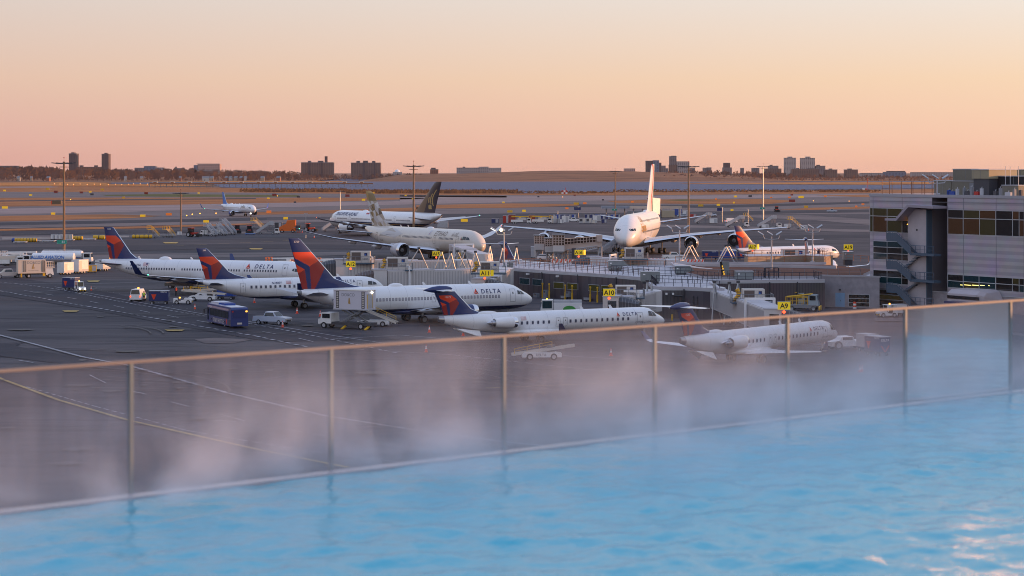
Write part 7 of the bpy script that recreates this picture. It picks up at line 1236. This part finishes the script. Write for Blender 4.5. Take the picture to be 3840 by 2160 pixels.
# behind the foreground regional jet and along the concourse foot
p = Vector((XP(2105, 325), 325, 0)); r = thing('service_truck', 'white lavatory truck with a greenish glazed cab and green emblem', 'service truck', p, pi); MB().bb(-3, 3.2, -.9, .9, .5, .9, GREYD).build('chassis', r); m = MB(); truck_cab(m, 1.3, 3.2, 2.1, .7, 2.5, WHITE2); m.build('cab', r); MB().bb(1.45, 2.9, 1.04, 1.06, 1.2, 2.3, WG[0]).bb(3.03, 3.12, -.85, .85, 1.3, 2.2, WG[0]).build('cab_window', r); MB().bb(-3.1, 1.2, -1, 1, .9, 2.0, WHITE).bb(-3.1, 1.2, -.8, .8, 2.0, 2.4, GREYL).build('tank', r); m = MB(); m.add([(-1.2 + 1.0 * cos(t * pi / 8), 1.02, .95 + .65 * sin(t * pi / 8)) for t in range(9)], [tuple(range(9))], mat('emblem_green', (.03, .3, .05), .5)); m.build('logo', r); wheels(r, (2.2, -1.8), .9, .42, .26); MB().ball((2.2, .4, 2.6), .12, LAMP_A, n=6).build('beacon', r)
for i, px in enumerate((2057, 2082, 2141, 2167, 2236, 2263)):
    q, d = on_front(px); n = Vector((d.y, -d.x, 0)); r = thing('guard_post', 'tall yellow hose post at the foot of the dark concourse', 'post', q + n * 1.2, 0, 'yellow posts along the concourse'); MB().tube((0, 0, 0), (0, 0, 1.3), .15, YELLOW, n=8).tube((0, 0, 1.3), (0, 0, 2.5), .09, YELLOW, n=8).box((0, 0, 2.5), (.3, .25, .25), YELLOW).build('body', r)
for px, w, h, lb in ((2071, .8, 1.45, 'grey blue power cabinet between two yellow posts'), (2155, .8, .9, 'smaller grey blue cabinet raised on legs by a yellow post'), (2035, 1.2, .75, 'low grey locker at the foot of the dark wall')):
    q, d = on_front(px); n = Vector((d.y, -d.x, 0)); r = thing('power_cabinet', lb, 'cabinet', q + n * 1.3, atan2(d.y, d.x)); z = .55 if 'legs' in lb else 0; MB().bb(-w / 2, w / 2, -.3, .3, z, z + h, mat('cabinet_grey_blue', (.22, .25, .3), .5)).build('body', r); MB().bb(-w * .3, w * .3, -.32, -.3, z + h * .7, z + h * .9, GREYD).bb(-w * .12, w * .12, -.33, -.32, z + h * .55, z + h * .63, YELLOW).build('display', r); MB().bb(-w * .4, -w * .3, -.2, .2, 0, z + .01, GREYD).bb(w * .3, w * .4, -.2, .2, 0, z + .01, GREYD).build('leg', r)
for px, w in ((2115, 24), (2203, 28)): q, d = on_front(px); boxes('locker', 'low pale equipment locker under the concourse windows', px, 0, w, 12, .8, GREYL, 0, 'locker', dd=q.y - 1.4, group='low lockers')
m = MB(); 
wd = [(2470, 1190, 22, 24, 'brown equipment crate below the projecting block', mat('crate_brown', (.14, .11, .1), .7)), (2650, 1186, 12, 16, 'dark bin beside the T-tail bullet', GREYD)]
for px, py, w, h, lb, cm in wd: boxes('equipment_crate', lb, px, py, w, h, 1.0, cm, 0, 'crate')
for i, px in enumerate((2472, 2520)): r = thing('bollard', 'short yellow bollard before the projecting block', 'bollard', G(px, 1203), 0, 'short yellow bollards'); MB().tube((0, 0, 0), (0, 0, .95), .13, YELLOW, n=8).build('body', r)
# right side, near A9 and the terminal
def crane_tug(label, px, py, hd):
    p, a = spot(px, py, hd); r = thing('container_loader', label, 'loader', p, a); MB().bb(-2.6, 2.2, -1.1, 1.1, .5, 1.0, GREYM).build('chassis', r); m = MB(); truck_cab(m, 1.0, 2.6, 2.0, .9, 2.6, mat('loader_pale_blue', (.3, .36, .4), .4)); m.build('cab', r); cab_glass(r, 1.0, 2.6, 2.0, .9, 2.6); m = MB(); rail(m, (-2.6, -1, 1.0), (.9, -1, 1.0), 1.2, YELLOW, 4, .05); rail(m, (-2.6, 1, 1.0), (.9, 1, 1.0), 1.2, YELLOW, 4, .05); m.tube((-2.6, -1, 2.2), (1.5, -1, 2.7), .07, YELLOW).tube((-2.6, 1, 2.2), (1.5, 1, 2.7), .07, YELLOW); m.build('guard_rail', r); wheels(r, (1.8, -1.6), .95, .45, .3)
    for s in (-1, 1): MB().lathe([(-.1, .02), (-.1, .38), (.1, .38), (.1, .02)], YELLOW, (2.75, s * .9, .5), 'X', 12).build('bumper_wheel', r)
    return r
crane_tug('pale cab loader with yellow rails right of the A9 sign', 3010, 1166, -15); crane_tug('second loader with yellow rails, behind the A9 sign', 2960, 1158, -12)
for px in (2914, 2938): r = thing('guard_post', 'yellow hooked post above the A9 sign', 'post', G(px, 1153), 0, 'yellow hooked posts by A9'); MB().tube((0, 0, 0), (0, 0, 2.6), .1, YELLOW, n=6).box((.12, 0, 2.55), (.35, .16, .2), YELLOW).build('body', r)
r = thing('traffic_drum', 'orange and white striped traffic drum on the kerb', 'traffic drum', G(3205, 1158)); m = MB()
for k in range(4): m.lathe([(k * .28, .3 - .01 * k), (k * .28 + .28, .29 - .01 * k)], ORED if k % 2 == 1 else WHITE, (0, 0, 0), 'Z', 14)
m.lathe([(1.12, .26), (1.13, .01)], ORED, (0, 0, 0), 'Z', 14); m.build('body', r)
tug('white baggage tractor before the garage door, behind the rail', 3325, 1190, 200); cart('white service cart beside the tractor at the garage door', 3365, 1187, 20, 2.4, 1.2, WHITE2, False)
for i, px in enumerate((3487, 3513, 3539, 3563)): r = thing('bollard', 'tall cream bollard at the terminal corner', 'bollard', G(px, 1205 + i * 3), 0, 'cream bollards by the terminal'); MB().tube((0, 0, 0), (0, 0, 1.25), .15, mat('bollard_cream_yellow', (.55, .42, .16), .6), n=10).ball((0, 0, 1.25), .15, mat('bollard_cream_yellow', (.55, .42, .16), .6)).build('body', r)
cone('big faded orange cone by the cream bollards', 3474, 1195, 1.25); strip('pavement', [(3280, 1196), (3460, 1196), (3620, 1222), (3900, 1262), (3900, 1275), (3610, 1232), (3440, 1206), (3280, 1208)], 6, CONC2)
p, a = spot(3178, 1309, 196); r = thing('pushback_tractor', 'white pushback tractor at the nose of the jet behind the glass', 'pushback tractor', p, a); m = MB(); extr(m, [(2.6, .45), (2.7, 1.0), (1.5, 1.15), (1.2, 1.6), (-.3, 1.62), (-.5, 1.1), (-2.6, 1.15), (-2.7, .45)], 2.2, WHITE2, .08); m.build('body', r); m = MB(); 
for s in (-1, 1): m.bb(-.2, 1.1, s * 1.03 - .02, s * 1.03 + .02, 1.2, 1.55, GLASS)
m.build('cab_window', r); wheels(r, (1.7, -1.7), 1.0, .55, .4); MB().tube((2.7, 0, .6), (4.6, 0, .6), .09, GREYM).build('tow_bar', r)
cart('navy cart facing the camera with red chevrons, right of the pushback tractor', 3290, 1334, -62, 3.0, 1.7, NAVY, True, 'DELTA', None, True); cart('grey mesh cart between the pushback tractor and the navy cart', 3252, 1318, -62, 2.4, 1.5, GREYL, False)
belt_loader('white belt loader behind the glass left of the right hand jet', 2030, 1349, 4, 8, .8, WHITE2, 'DELTA'); belt_loader('white belt loader behind the glass near the right edge', 3650, 1287, 6, 6, .8, WHITE2, 'DELTA')
for x, y, l in ((342, 1091, 'left of the long white jet, beside the lit tractor'), (731, 1161, 'on the dark road left of the bus'), (954, 1136, 'right of the blue cart, above the bus'), (1060, 1228, 'by the white pickup behind the bus'), (1114, 1176, 'below the tail of jet 3709'), (1201, 1187, 'left of the raised catering box'), (1610, 1247, 'left of the regional jet tail'), (1737, 1260, 'just above the rail under the regional jet'), (1598, 1321, 'behind the first glass panel right of the catering truck'), (2291, 1335, 'alone behind the glass by the belt loader'), (3224, 1401, 'one of two behind the glass, left'), (3233, 1399, 'one of two behind the glass, right'), (3580, 1217, 'behind the glass by the screen fence'), (1178, 892, 'alone on the far apron'), (3032, 866, 'by the small white generator'), (1117, 872, 'row under the beige wing, first'), (1124, 872, 'row under the beige wing, second'), (1133, 872, 'row under the beige wing, third')): cone('orange traffic cone ' + l, x, y)
# around the double deck jet and behind the concourse
car('white sport utility car parked below the glazed bridges', 2051, 978, -24, 'suv', WHITE); car('white pickup truck behind the striped barriers', 2525, 973, 8, 'pickup', WHITE2)
for i in range(16):
    x = 2432 + i * 13.4; r = thing('striped_barrier', 'white water barrier with a slanted orange stripe', 'barrier', G(x, 983 + i * .25), 0, 'orange striped white barriers'); s = r.location.y / FPX; w = 6.3 * s; MB().hexa([(-w, 0, 0), (w, 0, 0), (w, .6, 0), (-w, .6, 0), (-w, .2, .95), (w, .2, .95), (w, .4, .95), (-w, .4, .95)], WHITE2).build('body', r); MB().hexa([(-.25, -.01, .1), (.15, -.01, .1), (.15, .1, .1), (-.25, .1, .1), (.0, .17, .9), (.4, .17, .9), (.4, .19, .9), (.0, .19, .9)], ORED).build('stripe', r)
for i in range(6): x = 2072 + i * 16; r = thing('striped_barrier', 'white water barrier with a slanted orange stripe', 'barrier', G(x, 986), 0, 'orange striped white barriers'); MB().hexa([(-.42, 0, 0), (.42, 0, 0), (.42, .6, 0), (-.42, .6, 0), (-.42, .2, .95), (.42, .2, .95), (.42, .4, .95), (-.42, .4, .95)], WHITE2).build('body', r); MB().hexa([(-.25, -.01, .1), (.15, -.01, .1), (.15, .1, .1), (-.25, .1, .1), (.0, .17, .9), (.4, .17, .9), (.4, .19, .9), (.0, .19, .9)], ORED).build('stripe', r)
for x, w, lb in ((2663, 62, 'navy container cart with a red emblem, left of three in a row'), (2730, 60, 'bright blue and navy container cart, middle of three'), (2790, 50, 'navy container cart under the tail by the A17 sign')): s = 530 / FPX; cart(lb, x, 975, 0, w * s * .97, 1.6, BLUE if 'bright' in lb else NAVY, 'bright' not in lb)
boxes('equipment_cabinet', 'tall grey white cabinet left of the glazed bridges', 2003, 968, 24, 42, 2.2, GREYL, 0, 'cabinet'); stairs('grey passenger stairs leading up to the double deck jet', 2288, 955, 18, 3.2, 6.5, False)
for i, (px, dd, hd) in enumerate(((1078, 462, 175), (1215, 452, 178), (1262, 458, 176), (1330, 446, 182), (1500, 452, 178))): boom_truck(('white de-icing truck with orange basket, %s of the row behind the bridges' % ('first', 'second', 'third', 'fourth', 'fifth')[i]), px, 0, hd, WHITE2, None, True, dd)
for px, dd, w, h, lb, cm in ((1415, 438, 46, 44, 'red brown steel container right of the larger cooling unit', RUST), (1480, 444, 84, 46, 'long ribbed red brown container behind the bridges', RUST), (1567, 436, 40, 50, 'brighter red machine housing among the red brown containers', RED), (1612, 442, 42, 40, 'dark red container beside the A15 sign', RUST), (1858, 440, 24, 40, 'red container behind the tripod supports', RUST), (1292, 440, 26, 40, 'orange red steel bin left of the larger cooling unit', ORANGE), (1200, 440, 50, 30, 'red brown container behind the tall red fin', RUST)): boxes('steel_container', lb, px, 0, w, h, 2.4, cm, 0, 'container', cm is RUST, dd=dd)
# parked stairs and tractors on the far apron
def tractor(label, px, py, hd, col=RED):
    p, a = spot(px, py, hd); r = thing('farm_tractor', label, 'tractor', p, a); MB().bb(-1.2, 2.0, -.55, .55, .9, 1.6, col).bb(1.0, 2.4, -.5, .5, .8, 1.3, GREYD).build('body', r); MB().bb(-1.4, .1, -.8, .8, 1.6, 2.95, GLASS).bb(-1.5, .2, -.9, .9, 2.95, 3.1, col).build('cab', r); wheels(r, (-1.0,), .95, .85, .5); wheels(r, (1.6,), .85, .6, .4); MB().bb(2.3, 3.0, -1.3, 1.3, .2, 1.0, BLACK).build('blade', r); return r
tractor('dark red tractor at the left end of the parked stairs', 722, 889, -25); tractor('red tractor right of the parked stairs, first of two', 890, 876, -80); tractor('red tractor on the blue base, second of two', 935, 878, -80); tractor('orange red tractor alone right of the snow blower', 1160, 869, -8, ORED); boxes('steel_skid', 'flat bright blue skid below the red tractor', 937, 881, 37, 6, 2, BLUEB, 0, 'skid')
stairs('white passenger stairs facing the camera, left of the parked group', 790, 886, 128, 3.4, 6.6); stairs('white passenger stairs behind the left ones', 828, 883, 128, 3.2, 6.6); stairs('tallest white passenger stairs of the parked group', 855, 880, 130, 4.6, 8.5); stairs('white stairs truck with its cab to the right, beside the snow blower', 995, 878, 2, 3.4, 6.0); stairs('bare white stairs behind the tractors', 965, 858, 140, 3.2, 6.0, False, GREYL, True)
r = thing('snow_blower', 'large orange snow blower with a tall hood', 'snow blower', G(1082, 872), 0); m = MB(); extr(m, [(-3.4, .6), (-3.2, 2.0), (-.8, 3.2), (-.4, 4.4), (2.6, 4.6), (2.6, .6)], 2.6, ORANGE, .1); m.build('hood', r); MB().bb(2.7, 4.4, -1, 1, .8, 2.6, GREYD).build('engine', r); wheels(r, (-2.2, 1.6), 1.1, .6, .4); boxes('equipment_cabinet', 'dark equipment box behind the orange snow blower', 1044, 868, 26, 34, 2.2, GREYD, 0, 'cabinet')
stairs('white and yellow maintenance stand, left of two', 575, 893, 200, 3.0, 4.0, False, WHITE2, True); stairs('white and yellow maintenance stand, right of two', 634, 890, 150, 2.6, 4.0, False, WHITE2, True); boxes('equipment_cart', 'small white cart at the foot of the slim mast', 672, 883, 14, 14, 1.2, WHITE2, 0, 'cart'); stairs('white passenger stairs at the door of the navy and gold jet', 1245, 868, 20, 4.2, 7.5, False)
boxes('mesh_cage', 'white mesh cage unit behind the beige jet', 1660, 856, 40, 24, 2.4, GREYL, 0, 'cage', True); boxes('equipment_cart', 'navy cart on the far apron right of the navy and gold jet', 1857, 838, 28, 17, 1.8, NAVY, 0, 'cart')
# far row of parked equipment
for px, py, w, h, cm, lb, rb in ((1897, 839, 22, 30, RED, 'red painted container at the left end of the far row', 0), (1920, 836, 26, 30, RUST, 'dark red container in the far row', 1), (1996, 833, 22, 26, RUST, 'salmon ribbed container between two yellow boomed trucks', 1), (2078, 838, 20, 28, CREAM, 'cream cabinet right of the yellow boomed trucks', 0), (2068, 839, 14, 16, GREYL, 'small grey unit in the far row', 0), (2093, 839, 12, 18, GREYM, 'small dark unit in the far row', 0), (2107, 839, 14, 16, WHITE2, 'small white unit in the far row', 0), (2120, 836, 26, 26, WHITE2, 'white box body in the far row', 0), (2184, 838, 26, 20, GREYL, 'grey generator, left of the pair before the blue containers', 0), (2208, 838, 22, 20, GREYL, 'grey generator, right of the pair before the blue containers', 0), (2238, 830, 28, 22, WHITE2, 'white unit beside the blue containers', 0), (2230, 839, 18, 14, CREAM, 'small cream unit with yellow wheels', 0), (2266, 838, 20, 16, NAVY, 'navy cart by the tailplane of the double deck jet', 0), (2676, 839, 28, 20, WHITE2, 'white ground power unit before the stairs', 0), (2955, 853, 24, 13, WHITE2, 'white ground power unit by the open stairs', 0), (3017, 863, 22, 17, WHITE2, 'small white generator on the right apron', 0), (2870, 856, 24, 14, WHITE2, 'white unit with a blue windscreen before the stairs', 0), (2600, 815, 22, 12, RED, 'red framed container near the canopy', 0)): boxes('ground_unit' if not rb and 'container' not in lb else 'container', lb, px, py, w, h, 2.0, cm, 0, 'ground unit', bool(rb), grille='generator' in lb)
for i in range(12): boxes('baggage_container', 'blue baggage container standing in the far row', 2074 + i * 19.5 + (30 if i > 4 else 0), 823, 17, 19, 1.6, (NAVY, BLUE, NAVY)[i % 3], 0, 'container', group='blue containers in the far row')
boom_truck('white truck with a yellow boom, left of two in the far row', 1952, 840, 2, YELLOW); boom_truck('white truck with a yellow boom, right of two in the far row', 2030, 839, 2, YELLOW); car('white pickup truck in the far row of equipment', 2150, 832, 8, 'pickup'); car('white sport utility car under the canopy end', 2557, 814, 178, 'suv', mat('suv_blue_white', (.4, .45, .52), .4)); car('pale blue pickup driving toward the camera beyond the stairs', 2675, 813, -80, 'pickup', mat('suv_blue_white', (.4, .45, .52), .4)); car('blue and white pickup driving on the far taxiway', 3120, 796, 172, 'pickup', mat('suv_blue_white', (.4, .45, .52), .4)); tractor('red tractor on the far taxiway at the right', 2913, 795, -85, ORED)
d = 1010; r = thing('canopy', 'long flat pale canopy on columns behind the double deck jet', 'canopy', (XP(2256, d), d, 0)); L = XP(2556, d) - XP(2256, d); z1, z0 = ZP(773, d), ZP(782, d); MB().bb(0, L * .72, 0, 8, z0, z1, mat('canopy_grey_blue', (.26, .29, .36), .5)).bb(L * .35, L, -1.5, -.02, z0, z1 + .05, mat('canopy_peach', (.55, .44, .36), .5)).build('top', r); m = MB()
for k in range(9): MB().tube((L * (.06 + k * .115), 2, 0), (L * (.06 + k * .115), 2, z0), .25, GREYM, n=6).build('column', r)
boxes('shed', 'tan louvred shed under the canopy end', 2506, 817, 48, 28, 5, TAN, 0, 'shed', True); boxes('box_truck_body', 'blue box trailer beyond the tan shed', 2543, 808, 26, 24, 4, BLUE, 0, 'trailer'); boxes('shed', 'dark open shed under the canopy left of the tall fin', 2400, 818, 90, 26, 5, GREYM, 0, 'shed'); boxes('cab_over_truck', 'white truck cab beside the blue box trailer', 2572, 812, 20, 22, 3, WHITE2, 0, 'truck')
stairs('white stairs truck beyond the far tailplane', 2636, 838, 12, 3.6, 7.0, True); stairs('white stairs truck by the thin lamp pole', 2755, 853, 12, 3.6, 7.5, True); stairs('white stairs truck in front of the pale mast', 2876, 855, 10, 3.8, 7.5, True); stairs('open white stairs with yellow rails on the right apron', 2980, 860, 155, 3.8, 5.5, False, WHITE2, True); stairs('yellow maintenance stand behind the stairs trucks', 2806, 832, 170, 2.8, 4, False, YELLOW, True); car('white van behind the stairs trucks', 2742, 836, 20, 'van')
# ------------------------------------------------------------ roof pool, glass balustrade, steam
WZ = CAM_H - 2.4; E0 = Vector((-2.814, 15.59, 0)); ED = Vector((1.380, 1.247, 0)); SP = ED.length; EU = ED.normalized(); EN = Vector((EU.y, -EU.x, 0))   # EN points back to the pool side
pool_rz = atan2(EU.y, EU.x)
def EP(n, off=0, z=0): p = E0 + ED * n + EN * off; return Vector((p.x, p.y, z))
PWM = bpy.data.materials.new('pool_water'); PWM.use_nodes = True; nt = PWM.node_tree; b = nt.nodes['Principled BSDF']; b.inputs['Base Color'].default_value = (.02, .44, .58, 1); b.inputs['Roughness'].default_value = .14; b.inputs['IOR'].default_value = 1.33; b.inputs['Specular IOR Level'].default_value = .5
tc = nt.nodes.new('ShaderNodeTexCoord'); no = nt.nodes.new('ShaderNodeTexNoise'); no.inputs['Scale'].default_value = 9; no.inputs['Detail'].default_value = 3; bu = nt.nodes.new('ShaderNodeBump'); bu.inputs['Strength'].default_value = .4; bu.inputs['Distance'].default_value = .03
nt.links.new(tc.outputs['Object'], no.inputs['Vector']); nt.links.new(no.outputs['Fac'], bu.inputs['Height']); nt.links.new(bu.outputs[0], b.inputs['Normal'])
from mathutils import noise as mnoise
nx, ny, x0, x1, y0, y1 = 420, 130, -5.0, 17.0, -7.2, 0.0
vs = []; WD = [(random.uniform(-.9, .9) + .5, random.uniform(1.1, 3.2), random.uniform(0, 6.3), random.uniform(.5, 1)) for _ in range(9)]
for j in range(ny + 1):
    for i in range(nx + 1):
        x = x0 + (x1 - x0) * i / nx; y = y0 + (y1 - y0) * j / ny
        h = .030 * mnoise.noise(Vector((x * 2.1 + y * .6, y * 2.7, 1.7))) + .017 * mnoise.noise(Vector((x * 4.6 - y, y * 5.6, 5.2))) + .010 * mnoise.noise(Vector((x * .8, y * 1.3, 3.3)))
        vs.append((x, y, h * min(1, .35 - y * .6)))
me = MB(); me.add(vs, [(j * (nx + 1) + i, j * (nx + 1) + i + 1, (j + 1) * (nx + 1) + i + 1, (j + 1) * (nx + 1) + i) for j in range(ny) for i in range(nx)], PWM)
o = me.build('pool_water', smooth=180); o.location = (E0.x, E0.y, WZ); o.rotation_euler = (0, 0, pool_rz); o['kind'] = 'structure'
TILE = bpy.data.materials.new('pool_edge_mosaic'); TILE.use_nodes = True; nt = TILE.node_tree; b = nt.nodes['Principled BSDF']; b.inputs['Roughness'].default_value = .25
br = nt.nodes.new('ShaderNodeTexBrick'); br.offset = 0; br.inputs['Scale'].default_value = 1; br.inputs['Brick Width'].default_value = .06; br.inputs['Row Height'].default_value = .06; br.inputs['Mortar Size'].default_value = .012
br.inputs['Color1'].default_value = (.62, .56, .56, 1); br.inputs['Color2'].default_value = (.7, .64, .65, 1); br.inputs['Mortar'].default_value = (.34, .3, .33, 1); tc = nt.nodes.new('ShaderNodeTexCoord'); nt.links.new(tc.outputs['Object'], br.inputs['Vector']); nt.links.new(br.outputs[0], b.inputs['Base Color'])
o = MB().bb(-5, 17, .002, .16, -.5, .012, TILE).build('pool_edge'); o.location = (E0.x, E0.y, WZ); o.rotation_euler = (0, 0, pool_rz); o['kind'] = 'structure'
o = MB().bb(-5, 17, -7.4, .15, -3.2, -.5, mat('pool_basin_concrete', (.3, .3, .32), .8)).build('pool_basin'); o.location = (E0.x, E0.y, WZ); o.rotation_euler = (0, 0, pool_rz); o['kind'] = 'structure'
bal = thing('glass_balustrade', 'frameless glass balustrade with a thin warm metal top rail along the pool edge', 'balustrade', (E0.x, E0.y, WZ), pool_rz)
GLS = bpy.data.materials.new('misted_glass'); GLS.use_nodes = True; nt = GLS.node_tree; N = nt.nodes; L = nt.links; N.clear(); out = N.new('ShaderNodeOutputMaterial'); tr = N.new('ShaderNodeBsdfTransparent'); tr.inputs[0].default_value = (.8, .81, .85, 1); df = N.new('ShaderNodeBsdfTranslucent'); df.inputs[0].default_value = (.62, .58, .64, 1); d2 = N.new('ShaderNodeBsdfDiffuse'); d2.inputs[0].default_value = (.6, .57, .63, 1); gl = N.new('ShaderNodeBsdfGlossy'); gl.inputs['Roughness'].default_value = .04
tc = N.new('ShaderNodeTexCoord'); mp = N.new('ShaderNodeMapping'); mp.inputs['Scale'].default_value = (7, 1, .9); no = N.new('ShaderNodeTexNoise'); no.inputs['Scale'].default_value = 1.6; no.inputs['Detail'].default_value = 6; mr = N.new('ShaderNodeMapRange'); mr.inputs['From Min'].default_value = .3; mr.inputs['From Max'].default_value = .7; mr.inputs['To Min'].default_value = .10; mr.inputs['To Max'].default_value = .20
L.new(tc.outputs['Object'], mp.inputs[0]); L.new(mp.outputs[0], no.inputs['Vector']); L.new(no.outputs['Fac'], mr.inputs['Value'])
ds = N.new('ShaderNodeMixShader'); ds.inputs[0].default_value = .5; L.new(df.outputs[0], ds.inputs[1]); L.new(d2.outputs[0], ds.inputs[2])
m1 = N.new('ShaderNodeMixShader'); L.new(mr.outputs[0], m1.inputs[0]); L.new(tr.outputs[0], m1.inputs[1]); L.new(ds.outputs[0], m1.inputs[2]); fr = N.new('ShaderNodeFresnel'); fr.inputs[0].default_value = 1.25; m2 = N.new('ShaderNodeMixShader'); L.new(fr.outputs[0], m2.inputs[0]); L.new(m1.outputs[0], m2.inputs[1]); L.new(gl.outputs[0], m2.inputs[2]); L.new(m2.outputs[0], out.inputs[0])
POSTM = mat('glass_joint_pale_green', (.13, .17, .18), .5); RAILM = mat('warm_steel_rail', (.19, .16, .15), .55)
RH = .985
for n in range(-2, 9):
    xa = (n + .085) * SP
    MB().add([(xa + .02, .20, -.25), (xa + SP - .02, .20, -.25), (xa + SP - .02, .20, RH - .012), (xa + .02, .20, RH - .012)], [(0, 1, 2, 3)], GLS).build('glass_panel', bal)
    MB().bb(xa - .016, xa + .016, .185, .215, -.25, RH - .012, POSTM).build('post', bal)
MB().bb(-2 * SP, 9 * SP, -2 * 0 + .182, .218, RH - .012, RH + .012, RAILM).build('top_rail', bal)
# steam rising from the heated water
STM = bpy.data.materials.new('steam'); STM.use_nodes = True; nt = STM.node_tree; N = nt.nodes; L = nt.links; N.clear(); out = N.new('ShaderNodeOutputMaterial'); pv = N.new('ShaderNodeVolumePrincipled'); pv.inputs['Color'].default_value = (.96, .95, 1, 1); pv.inputs['Anisotropy'].default_value = .2; L.new(pv.outputs[0], out.inputs['Volume'])
tc = N.new('ShaderNodeTexCoord'); sp = N.new('ShaderNodeSeparateXYZ'); L.new(tc.outputs['Object'], sp.inputs[0])
def mnode(op, a, b=None, c=None):
    m = N.new('ShaderNodeMath'); m.operation = op
    for i, v in enumerate((a, b, c)):
        if v is None: continue
        if isinstance(v, (int, float)): m.inputs[i].default_value = v
        else: L.new(v, m.inputs[i])
    return m.outputs[0]
mp = N.new('ShaderNodeMapping'); mp.inputs['Scale'].default_value = (.62, .8, .55); mp.inputs['Rotation'].default_value = (0, .35, 0); L.new(tc.outputs['Object'], mp.inputs[0]); no = N.new('ShaderNodeTexNoise'); no.inputs['Scale'].default_value = 1.7; no.inputs['Detail'].default_value = 5; no.inputs['Distortion'].default_value = .5; L.new(mp.outputs[0], no.inputs['Vector'])
puff = N.new('ShaderNodeMapRange'); puff.inputs['From Min'].default_value = .46; puff.inputs['From Max'].default_value = .64; puff.interpolation_type = 'SMOOTHSTEP'; L.new(no.outputs['Fac'], puff.inputs['Value'])
low = mnode('POWER', 2.718, mnode('MULTIPLY', sp.outputs['Z'], -4.5)); mid = mnode('POWER', 2.718, mnode('MULTIPLY', sp.outputs['Z'], -2.3))
def rmap(src, a, b_, c, d, smooth=True):
    m = N.new('ShaderNodeMapRange'); m.inputs['From Min'].default_value = a; m.inputs['From Max'].default_value = b_; m.inputs['To Min'].default_value = c; m.inputs['To Max'].default_value = d
    if smooth: m.interpolation_type = 'SMOOTHSTEP'
    L.new(src, m.inputs['Value']); return m.outputs[0]
n2 = N.new('ShaderNodeTexNoise'); n2.inputs['Scale'].default_value = .55; n2.inputs['Detail'].default_value = 2; L.new(tc.outputs['Object'], n2.inputs['Vector']); patch = rmap(n2.outputs['Fac'], .42, .62, .15, 1.0)
edge = rmap(sp.outputs['Y'], -1.6, -.5, 0, 1)                      # wisps climb along the overflow edge
sheet_ = mnode('MULTIPLY', mnode('MULTIPLY', low, rmap(sp.outputs['X'], 0, 5, .3, 1.15)), mnode('MULTIPLY_ADD', puff.outputs[0], .8, .2))   # thin vapour lying on the water
wisp = mnode('MULTIPLY', mnode('MULTIPLY', mnode('MULTIPLY', mid, puff.outputs[0]), mnode('MULTIPLY', edge, patch)), 2.6)
dens = mnode('ADD', mnode('ADD', sheet_, wisp), mnode('MULTIPLY', mnode('MULTIPLY', mid, edge), .10))
fy = N.new('ShaderNodeMapRange'); fy.inputs['From Min'].default_value = -4.4; fy.inputs['From Max'].default_value = -2.2; fy.interpolation_type = 'SMOOTHSTEP'; L.new(sp.outputs['Y'], fy.inputs['Value'])
fx = N.new('ShaderNodeMapRange'); fx.inputs['From Min'].default_value = -2.5; fx.inputs['From Max'].default_value = 9; fx.inputs['To Min'].default_value = 1.0; fx.inputs['To Max'].default_value = .8; L.new(sp.outputs['X'], fx.inputs['Value'])
ft = N.new('ShaderNodeMapRange'); ft.inputs['From Min'].default_value = 1.25; ft.inputs['From Max'].default_value = .6; L.new(sp.outputs['Z'], ft.inputs['Value'])
L.new(mnode('MULTIPLY', mnode('MULTIPLY', mnode('MULTIPLY', dens, fy.outputs[0]), fx.outputs[0]), ft.outputs[0]), pv.inputs['Density'])
o = MB().bb(-4.5, 16.5, -4.6, .9, .05, 1.3, STM).build('steam'); o.location = (E0.x, E0.y, WZ); o.rotation_euler = (0, 0, pool_rz); o['kind'] = 'stuff'; tag(o, 'white steam drifting off the heated pool', 'steam')

HZM = bpy.data.materials.new('haze'); HZM.use_nodes = True; nt = HZM.node_tree; nt.nodes.clear(); out = nt.nodes.new('ShaderNodeOutputMaterial'); pv = nt.nodes.new('ShaderNodeVolumePrincipled'); pv.inputs['Color'].default_value = (.9, .82, .86, 1); pv.inputs['Density'].default_value = 9e-6; pv.inputs['Anisotropy'].default_value = .1; nt.links.new(pv.outputs[0], out.inputs['Volume'])
o = MB().bb(-20500, 20500, -300, 24500, -6, 95, HZM).build('haze'); o['kind'] = 'stuff'; tag(o, 'thin evening haze over the airfield and bay', 'haze')

# unseen block added right of the pool to shade the water and stop sun glints
o = MB().bb(18, 24, 6, 36, 14, 21.45, mat('pool_sun_blocker', (.4, .39, .38), .8)).build('wall'); o['kind'] = 'structure'
